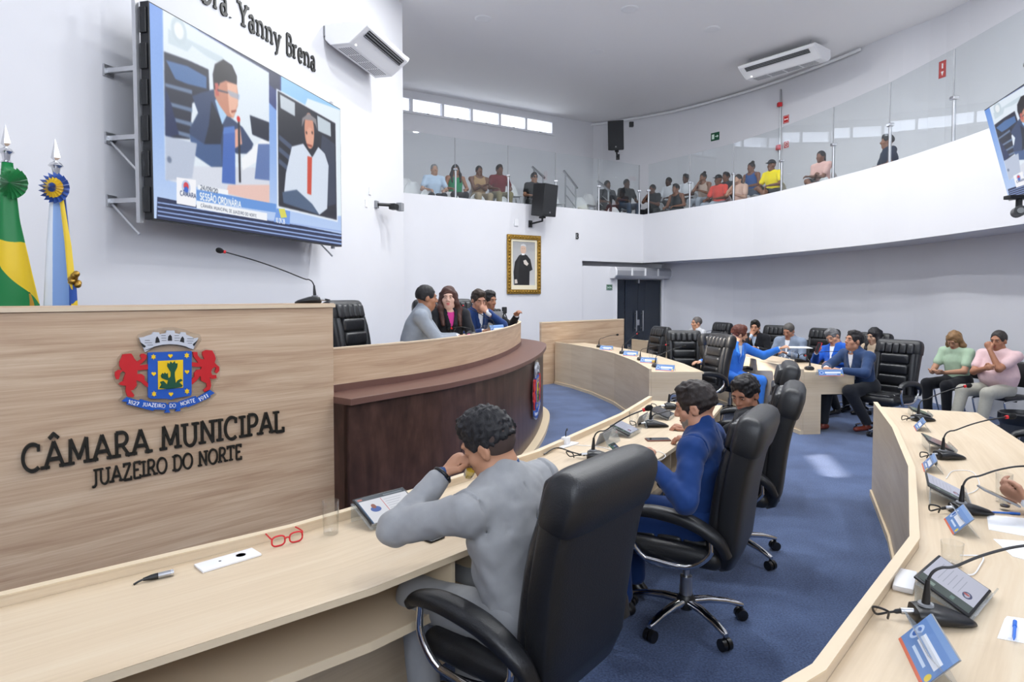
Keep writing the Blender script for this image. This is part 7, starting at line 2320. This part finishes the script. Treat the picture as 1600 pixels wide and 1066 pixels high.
# ------------------------------------------------------------------ name plates, tablets, phones, glasses, papers
def plate_picture(name, seed):
    r = Ras(256, 110, (.42, .56, .78)); r.rect(0, 0, 1, .16, (.50, .63, .82)); r.ell(.12, .5, .085, .22, (.75,.83,.95)); r.ell(.12, .5, .055, .14, (.25,.42,.72))
    r.rect(.26, .34, .90, .60, (.93,.95,.99)); r.rect(.30, .70, .74, .78, (.80,.87,.96)); r.rect(0, .92, 1, 1, (.85,.45,.35)); r.ell(.92,.78,.05,.1,(.9,.8,.3))
    return r.image(name)
m_plate = image_mat('name_plate_print', plate_picture('name_plate_picture', 1), rough=.2)
def name_plate(label, p, face, w=.22, h=.09, tilt=22, group='blue name plates'):
    """acrylic tent with a blue printed front turned to 'face'"""
    e = empty('name_plate', tuple(p), face_to(*face), label, 'name plate', group)
    t = R(tilt)
    def pl(s):
        return [V(-w/2, s*.045, 0), V(w/2, s*.045, 0), V(w/2, s*(.045-h*math.sin(t)), h*math.cos(t)), V(-w/2, s*(.045-h*math.sin(t)), h*math.cos(t))]
    mb = MB(); q = pl(1); mb.add(q + [v+V(0,-.004,0) for v in q], [(1,0,3,2),(4,5,6,7),(0,1,5,4),(1,2,6,5),(2,3,7,6),(3,0,4,7)]); mb.build('front_panel', m_grey, e)
    mb = MB(); mb.add([v+V(0,.0008,.0004) for v in q], [(1,0,3,2)], [[(0,0),(1,0),(1,1),(0,1)]]); mb.build('print', m_plate, e)
    mb = MB(); q = pl(-1); mb.add(q + [v+V(0,.004,0) for v in q], [(0,1,2,3),(7,6,5,4),(4,5,1,0),(5,6,2,1),(6,7,3,2),(7,4,0,3)]); mb.build('acrylic_back', m_acrylic, e)
    return e
def tablet_picture():
    r = Ras(360, 240, (.94,.95,.98)); r.rect(0,0,1,.14,(.30,.34,.38)); r.rect(.03,.04,.12,.10,(.8,.45,.4)); r.rect(0,.14,.025,1,(.20,.35,.50)); r.rect(.55,.05,.95,.10,(.5,.54,.58))
    r.ell(.24,.52,.10,.11,(.30,.42,.72)); r.ell(.235,.40,.045,.09,(.62,.38,.32)); r.rect(.45,.16,.462,.96,(.88,.45,.45))
    for k in range(7): r.rect(.50, .24+k*.09, .86-.05*(k % 3), .255+k*.09, (.72,.74,.80))
    return r.image('voting_screen_picture')
def list_picture():
    r = Ras(300, 220, (.86,.87,.95)); r.rect(0,0,.22,1,(.16,.26,.22)); r.rect(.05,.2,.14,.3,(.55,.65,.6)); r.rect(.06,.6,.16,.68,(.4,.55,.5))
    for k in range(6): r.rect(.34, .14+k*.10, .85-.06*(k % 2), .155+k*.10, (.70,.72,.80))
    r.ell(.42,.80,.10,.09,(.12,.18,.40)); r.ell(.42,.80,.07,.05,(.80,.80,.88)); r.ell(.44,.78,.03,.06,(.78,.3,.3))
    return r.image('document_screen_picture')
m_tab1 = image_mat('voting_screen', tablet_picture(), emit=.62, rough=.15)
m_tab2 = image_mat('document_screen', list_picture(), emit=.52, rough=.15)
r_ = Ras(120, 240, (.10,.14,.13)); [r_.rect(.12+.26*(k % 3), .12+.13*(k//3), .30+.26*(k % 3), .20+.13*(k//3), ((.3,.6,.5),(.7,.7,.8),(.3,.45,.75))[k % 3]) for k in range(18)]
m_phone = image_mat('phone_screen', r_.image('phone_home_picture'), emit=.5, rough=.15)
def tablet(label, p, face, w, h, tilt, m, stand=True, name='tablet', group=None):
    """slab leaning back on a clear stand; 'face' is the way the screen looks (horizontally)"""
    e = empty(name, tuple(p), face_to(*face), label, name, group)
    M = Matrix.Translation((0, .06, .018 if stand else .004)) @ Matrix.Rotation(R(tilt), 4, 'X')      # slab plane: x across, y up the slab (pointing away from the viewer)
    Mb = Matrix.Translation((0, .10 if stand else h/2, .022 if stand else .002)) @ Matrix.Rotation(PI, 4, 'Z') @ Matrix.Rotation(R(tilt), 4, 'X')
    vs, fs = rbox((-w/2, 0, -.008), (w/2, h, 0), .004, 2)
    MB().add(vs, fs, None, 0, Mb).build('body', m_black, e, smooth='auto')
    mb = MB(); b = .008
    mb.add([(-w/2+b, b, .0008), (w/2-b, b, .0008), (w/2-b, h-b, .0008), (-w/2+b, h-b, .0008)], [(0,1,2,3)], [[(0,0),(1,0),(1,1),(0,1)]], 0, Mb); mb.build('display', m, e)
    if stand:
        top = Mb @ V(0, h*.9, -.012)
        mb = MB(); mb.box((-w/2-.01, -.006, -.016), (w/2+.01, h*.92, -.0095), Mb); mb.box((-w/2-.01, -.010, -.016), (w/2+.01, -.005, .014), Mb)
        mb.box((-w/2-.01, top.y-.004, .001), (w/2+.01, top.y+.002, top.z-.004))
        mb.build('clear_stand', m_acrylic, e)
    return e
def tumbler(label, p, r=.034, h=.135, drink=None, group='drinking glasses'):
    e = empty('drinking_glass', tuple(p), 0, label, 'glass', group)
    MB().lathe([(r*.80,0),(r*.86,.004),(r*.92,h*.4),(r,h),(r-.002,h),(r*.92-.003,h*.4),(r*.82,.014),(0,.012)], n=28).build('glass', m_tumbler, e, smooth='auto')
    if drink: MB().lathe([(r*.78,.015),(r*.86,drink[1]),(0,drink[1])], n=20).build('drink', mat('drink_'+drink[0].lower(), drink[0], .1), e, smooth='auto')
    return e
def phone(label, p, ang, w=.075, l=.155, m=None, back=None, tilt=0, name='phone'):
    e = empty(name, tuple(p), ang, label, 'phone')
    if tilt: e.rotation_euler = (tilt, 0, ang)
    vs, fs = rbox((-w/2, -l/2, 0), (w/2, l/2, .009), .004, 2); MB().add(vs, fs).build('case', back or m_black, e, smooth='auto')
    mb = MB(); mb.add([(-w/2+.004,-l/2+.004,.0095),(w/2-.004,-l/2+.004,.0095),(w/2-.004,l/2-.004,.0095),(-w/2+.004,l/2-.004,.0095)], [(0,1,2,3)], [[(0,0),(1,0),(1,1),(0,1)]]); mb.build('display', m or m_screenoff, e)
    return e
def sheet(label, pxs, z, m=None, name='paper_sheet', cat='paper', layers=1):
    q = [at(x, y, z) for x, y in pxs]; c = sum(q, V(0,0,0))/4
    e = empty(name, tuple(c), 0, label, cat)
    for k in range(layers):
        mb = MB(); s = 1-.0*k
        dz = .0012*k
        pts = [(p-c) + V(.006*k, .004*k, dz) for p in q]
        mb.prism(ccw([(p.x, p.y) for p in pts]), dz+.0005, dz+.0015); mb.build('sheet', m or m_paper, e)
    return e

nearf = (.778, -.629)
# on the near desk
tumbler('tall empty drinking glass on the near desk left of the tablet', at(517, 834, ZD), .034, .135)
p = at(590, 812, ZD); tablet('tablet with a voting screen on a clear stand, half under the raised elbow', p + V(.03,.03,0), (.70, -.72), .26, .175, 24, m_tab1)
p = at(357, 877, ZD)
e = empty('outlet_plate', tuple(p), math.atan2(.718,.696), 'white outlet plate let into the near desk top', 'outlet')
vs, fs = rbox((-.105,-.042,0),(.105,.042,.009),.003,2); MB().add(vs, fs).build('plate', m_white, e, smooth='auto')
MB().lathe([(.0,.0095),(.017,.0095)], (.045,0,0), 18).build('socket', m_white, e); MB().lathe([(.0,.0095),(.005,.0095)], (-.03,0,0), 12).build('port', m_black, e)
p = at(247, 905, ZD)
e = empty('audio_connector', tuple(p + V(0,0,.011)), math.atan2(.55,.83)+.05, 'loose black and silver audio connector lying on the near desk', 'connector')
MB().tube([V(.0,0,0), V(.045,0,0)], .0105, 16).build('metal_shell', m_steel, e, smooth='auto'); MB().tube([V(-.045,0,-.001), V(-.02,0,0), V(.0,0,0)], [.005,.0095,.0105], 14).build('rubber_boot', m_black, e, smooth='auto')
MB().tube(catmull([V(-.045,0,-.001), V(-.06,.0,-.005), V(-.072,-.006,-.008)], 4), .0035, 8).build('cable_stub', m_black, e, smooth='auto'); MB().tube([V(.038,0,0), V(.047,0,0)], .0112, 16).build('collar', m_chrome, e, smooth='auto'); MB().lathe([(0,0),(.008,0)], n=14).build('pin_face', m_black, e).matrix_local = Matrix.Translation((.0475,0,0)) @ Matrix.Rotation(PI/2, 4, 'Y')
# red spectacles
p = at(449, 851, ZD)
e = empty('spectacles', tuple(p), R(38), 'red framed spectacles lying open on the near desk', 'spectacles')
for s in (-1, 1):
    mb = MB(); n = 24
    ring = [V(s*.034+.025*math.copysign(abs(math.cos(2*PI*k/n))**.7, math.cos(2*PI*k/n)), 0, .022+.019*math.copysign(abs(math.sin(2*PI*k/n))**.7, math.sin(2*PI*k/n))) for k in range(n+1)]
    mb.tube(ring, .0032, 6); rm = mb.build('rim', m_red, e, smooth=True)
    MB().add([tuple(v) for v in ring[:-1]], [tuple(range(n))]).build('lens', m_lens, rm)
    mb = MB(); mb.tube(catmull([V(s*.060,0,.034), V(s*.062,.02,.036), V(s*.056,.10,.03), V(s*.045,.125,.008)], 5), .003, 6); mb.build('temple', m_red, e, smooth=True)
mb = MB(); mb.tube([V(-.010,0,.026), V(0,-.002,.030), V(.010,0,.026)], .003, 6); mb.build('bridge', m_red, e, smooth=True)
# cup at the man's mouth
d_ = I1['H'](0,.118,-.066); w_ = I1['root'].matrix_world if False else Matrix.Translation(I1['root'].location) @ Matrix.Rotation(I1['root'].rotation_euler.z, 4, 'Z')
e = empty('paper_cup', tuple(w_ @ V(*d_)), 0, 'small clear plastic cup with yellow juice at the drinking man\'s lips', 'cup')
mb = MB().lathe([(.018,-.03),(.025,.03),(.0235,.03),(.017,-.028),(0,-.027)], n=18); mb.build('cup', m_tumbler, e, smooth='auto')
MB().lathe([(.0165,-.026),(.019,-.004),(0,-.004)], n=16).build('juice', mat('yellow_juice', 'E8C64A', .2), e, smooth='auto'); e.rotation_euler = (R(40), R(20), 0)
p = at(664, 838, ZD); phone('phone lying on the near desk under the raised arm', p, R(50))
# bag in the shelf
sh = at(668, 905, .585)
vs, fs = rbox((-.14,-.10,0),(.14,.10,.11),.04,3)
o = MB().add([(v[0]+.02*math.sin(v[1]*30), v[1], v[2]*(.75+.25*math.sin(v[0]*14))) for v in vs], fs).build('folded_bag', fabric('dark_grey_bag', '3C3D42', .5), smooth=True); o.location = (sh.x-.10, sh.y+.22, .582); o.rotation_euler = (0,0,R(48)); tag(o, 'dark grey folded bag stuffed in the near desk shelf', 'bag')
# around the man in royal blue
p = at(968, 716, ZD); phone('upright held phone with a lit home screen by the blue sleeve', p + V(0,0,.03), R(55), .072, .15, m_phone, mat('green_phone_case', '2F5A4C', .5), R(38))
p = at(995, 709, ZD); phone('black phone charging on the near desk', p, R(96), .075, .16, m_screenoff, m_grey)
mb = MB(); q0 = at(1016, 709, ZD+.006); mb.tube(catmull([q0, at(1030, 706, ZD+.004), at(1040, 713, ZD+.004), at(1025, 720, ZD+.004), at(985, 717, ZD+.004), at(945, 700, ZD+.004), at(893, 695, ZD+.004)], 6), .0022, 6)
tag(mb.build('charging_cable', m_white, smooth='auto'), 'white charging cable curling round the black phone', 'cable')
p = at(1028, 688, ZD); phone('brown cased phone lying face up before the man in royal blue', p, R(94), .078, .16, m_screenoff, mat('brown_phone_case', '7A4A3A', .5))
p = at(970, 678, ZD); tablet('tablet on a clear stand with a white page, behind the front microphone', p, (.86, -.5), .21, .15, 20, m_tab2)
p = at(1030, 652, ZD); tablet('grey tablet on a clear stand farthest along the near desk', p, (.88, -.46), .21, .15, 20, m_screenoff)
name_plate('name plate seen from behind left of the brown phone', at(950, 693, ZD), (-.86, .5))
name_plate('name plate seen from behind in front of the middle microphone', at(1008, 665, ZD), (-.88, .46))
tumbler('empty drinking glass behind the microphone heads on the near desk', at(990, 674, ZD), .034, .14)
e = empty('power_adapter', tuple(at(884, 696, ZD)), R(50), 'white charger plug standing in the outlet plate on the near desk', 'charger')
vs, fs = rbox((-.09,-.042,0),(.09,.042,.009),.003,2); MB().add(vs, fs).build('plate', m_white, e, smooth='auto')
vs, fs = rbox((-.022,-.022,.009),(.022,.022,.055),.005,2); MB().add(vs, fs).build('plug', m_white, e, smooth='auto'); MB().tube(catmull([V(0,0,.055), V(0,0,.085), V(.015,.0,.105), V(.03,.01,.09)], 4), .0035, 7).build('cable', m_black, e, smooth='auto')
mb = MB(); mb.tube(catmull([at(913, 712, ZD+.02), at(895, 707, ZD+.02), at(870, 700, ZD+.02), at(850, 710, ZD+.01)], 6), .004, 7); tag(mb.build('microphone_cable', m_black, smooth='auto'), 'black microphone cable running along the near desk', 'cable')
# right desk
rf = (.9, -.42)
name_plate('blue name plate by the farthest right desk microphone', at(1441, 671, ZD), (-.89, .46), .2, .09, 38)
name_plate('blue name plate by the second right desk microphone', at(1457, 733, ZD), (-.87, .49), .2, .09, 40)
name_plate('blue name plate by the middle right desk microphone', at(1502, 826, ZD), (-.85, .40), .2, .10, 42)
name_plate('nearest blue name plate, large at the lower edge', at(1452, 1040, ZD), (-.86, .30), .24, .115, 42)
p = at(1488, 784, ZD); tablet('tablet on a clear stand beside the middle right desk microphone', p + V(-.03,.05,0), (.85, -.5), .25, .165, 24, m_tab2)
p = at(1505, 950, ZD); tablet('nearest tablet, document and round emblem on its screen', p + V(-.02,.06,0), (.66, -.75), .25, .165, 26, m_tab2)
p = at(1448, 702, ZD); tablet('dark tablet on a clear stand by the second right desk microphone', p + V(.03,.0,0), (.9, -.4), .23, .15, 22, m_screenoff)
p = at(1422, 650, ZD); tablet('dark tablet on a clear stand at the far end of the right desk', p + V(.03,.0,0), (.9, -.4), .2, .14, 20, m_screenoff)
tumbler('tall empty glass by the hand at the right edge', at(1568, 785, ZD), .034, .135)
tumbler('short empty glass near the desk bend at the right', at(1487, 884, ZD), .036, .085)
tumbler('small cup of dark coffee by the pen at the right edge', at(1570, 797, ZD), .022, .045, ('2A1712', .022))
sheet('stack of printed papers at the right edge of the right desk', [(1542,808),(1615,815),(1622,842),(1545,828)], ZD, layers=4, name='paper_stack')
sheet('loose white sheet below the paper stack', [(1552,843),(1625,848),(1640,885),(1582,870)], ZD)
sheet('white notepad with a blue pen on it, lower right', [(1570,967),(1625,975),(1622,1010),(1558,998)], ZD, name='notepad', layers=3)
def pen(label, a, b, z, m):
    c = (a+b)/2; e = empty('pen', tuple(c), 0, label, 'pen'); d = (b-a).normalized()
    MB().tube([a-c, b-c-d*.02, b-c], [.0042,.0042,.0015], 10).build('barrel', m, e, smooth='auto'); MB().tube([a-c-d*.004, a-c+d*.035], .0055, 10).build('cap', m, e, smooth='auto')
m_bluepen = mat('blue_pen_plastic', '2D6FD2', .35)
pen('blue pen lying on the white notepad', at(1586, 972, ZD+.012), at(1584, 1000, ZD+.012), 0, m_bluepen)
pen('thin blue pen beside the coffee cup', at(1592, 803, ZD+.006), at(1541, 800, ZD+.006), 0, m_bluepen)
vs, fs = rbox((-.03,-.085,0),(.03,.085,.02),.006,2); o = MB().add(vs, fs).build('charger_box', m_white, smooth='auto'); o.location = tuple(at(1414, 912, ZD)); o.rotation_euler = (0,0,R(-36)); tag(o, 'white slim charger box along the right desk edge', 'box')
mb = MB(); mb.tube(catmull([at(1478, 748, ZD+.004), at(1490, 736, ZD+.004), at(1520, 738, ZD+.004), at(1530, 760, ZD+.004), at(1510, 772, ZD+.004), at(1482, 765, ZD+.004)], 6), .0022, 6); tag(mb.build('charging_cable', m_white, smooth='auto'), 'thin white cable looping behind the middle right microphone', 'cable')
mb = MB(); mb.tube(catmull([at(1500, 868, ZD+.004), at(1535, 870, ZD+.004), at(1530, 886, ZD+.004), at(1520, 898, ZD+.004), at(1500, 897, ZD+.004)], 6), .0025, 6); tag(mb.build('charging_cable', m_white, smooth='auto'), 'short white cable behind the nearest tablet', 'cable')
# phone and dark spectacles in the hand at the right edge
p = V(2.075, 2.70, .885); phone('phone held up by the hand at the right picture edge', p, R(75), .075, .15, m_screenoff, m_grey, R(25))
# bright blue man's papers, red phone
p = Vector((3.98, 9.08, .995))
e = empty('paper_stack', tuple(p), R(-10), 'papers held out by the man in the bright blue suit', 'paper')
for k in range(3): MB().box((-.10,-.15,.002*k),(.24,.12,.002*k+.0014)).build('sheet', m_paper, e)
I_red = to_local
p = Vector((4.42, 9.20, .98)); phone('red phone held up before the man in strong blue', p, R(-70), .075, .155, m_screenoff, m_red, R(65))
# far desks
for k, (bx, by) in enumerate(((948,547),(986,556),(1014,567),(1040,579))):
    name_plate(('leftmost', 'second', 'third', 'nearest')[k] + ' blue name plate on the far curved inner desk', at(bx, by, ZD), (-.55, -.83), .24, .09, 34)
name_plate('blue name plate at the desk end before the man in navy', at(1296, 587, ZD), (.05, -1), .30, .08)
name_plate('blue name plate on the far outer desk by the pale grey suit', at(1108, 537, ZD), (.3, -.95), .26, .09)
for k, (bx, by) in enumerate(((984, 552), (1017, 560), (1240, 563), (1115, 533))):
    tumbler(('far inner desk glass beside the second microphone', 'far inner desk glass beside the third microphone', 'glass before the slate suited man', 'glass before the pale grey suit')[k], at(bx, by, ZD), .035, .14)
tumbler('small cup of yellow juice on the far curved inner desk', at(1021, 568, ZD), .028, .06, ('E8C64A', .045))
# presiding table: laptop, blue bottle, glasses, plates
b = table_spot(757, .42, ZP); e = empty('laptop', tuple(b), face_to(-.6, .75), 'open grey laptop on the presiding table', 'laptop')
vs, fs = rbox((-.17,-.12,0),(.17,.12,.018),.006,2); MB().add(vs, fs).build('keyboard_base', m_steel, e, smooth='auto')
vs, fs = rbox((-.17,-.008,0),(.17,0,.23),.004,2); sc_o = MB().add(vs, fs).build('screen_lid', m_grey, e, smooth='auto'); sc_o.location = (0,-.12,.016); sc_o.rotation_euler = (R(12),0,0)
b = table_spot(789, .30, ZP); e = empty('water_bottle', tuple(b), 0, 'blue water bottle with black handle on the presiding table', 'bottle')
MB().lathe([(.045,0),(.048,.01),(.048,.17),(.03,.20),(.03,.21)], n=20).build('body', mat('blue_bottle_plastic', '234A86', .3), e, smooth='auto'); MB().lathe([(.034,.21),(.034,.245),(.02,.26),(0,.26)], n=18).build('lid', m_black, e, smooth='auto')
b = table_spot(798, .22, ZP)
e = empty('tripod_stand', tuple(b), 0, 'small black folding stand behind the presiding table rim', 'stand')
for a in (.3, 2.4, 4.5): MB().tube([V(0,0,.22), V(.09*math.cos(a), .09*math.sin(a), 0)], .008, 7).build('leg', m_black, e, smooth='auto')
MB().cbox((0,0,.24), (.07,.05,.09)).build('clamp', m_black, e, bevel=.01)
for k, px in enumerate((757, 766, 782)):
    b = table_spot(px, .16, ZP); tumbler(('left', 'middle', 'right')[k] + ' drinking glass on the presiding table', b, .035, .12)
for k, px in enumerate((775, 812)):
    b = table_spot(px, .12, ZP) or table_spot(px-8, .12, ZP) or table_spot(px-18, .12, ZP)
    name_plate(('blue name plate in the middle of the presiding table', 'blue name plate at the far end of the presiding table')[k], b, (.8, -.6), .26, .11)
b = table_spot(742, .2, ZP); e = empty('paper_stack', tuple(b), .6, 'white papers before the heavy man on the presiding table', 'paper')
for k in range(3): MB().box((-.11,-.15,.002*k),(.11,.15,.002*k+.0015)).build('sheet', m_paper, e)
# bin at the right
b = at(1592, 712, 0); b = V(4.95, 6.15, 0)
e = empty('waste_bin', tuple(b), 0, 'black waste bin with a rolled bag rim at the right edge', 'bin')
MB().lathe([(.15,0),(.155,.02),(.19,.58),(.185,.58),(.15,.03),(0,.03)], n=28).build('bucket', mat('dark_bin_plastic', '33363C', .45), e, smooth='auto'); MB().lathe([(.188,.50),(.205,.53),(.203,.60),(.19,.605),(.18,.57)], n=28).build('bag_rim', m_black, e, smooth='auto')
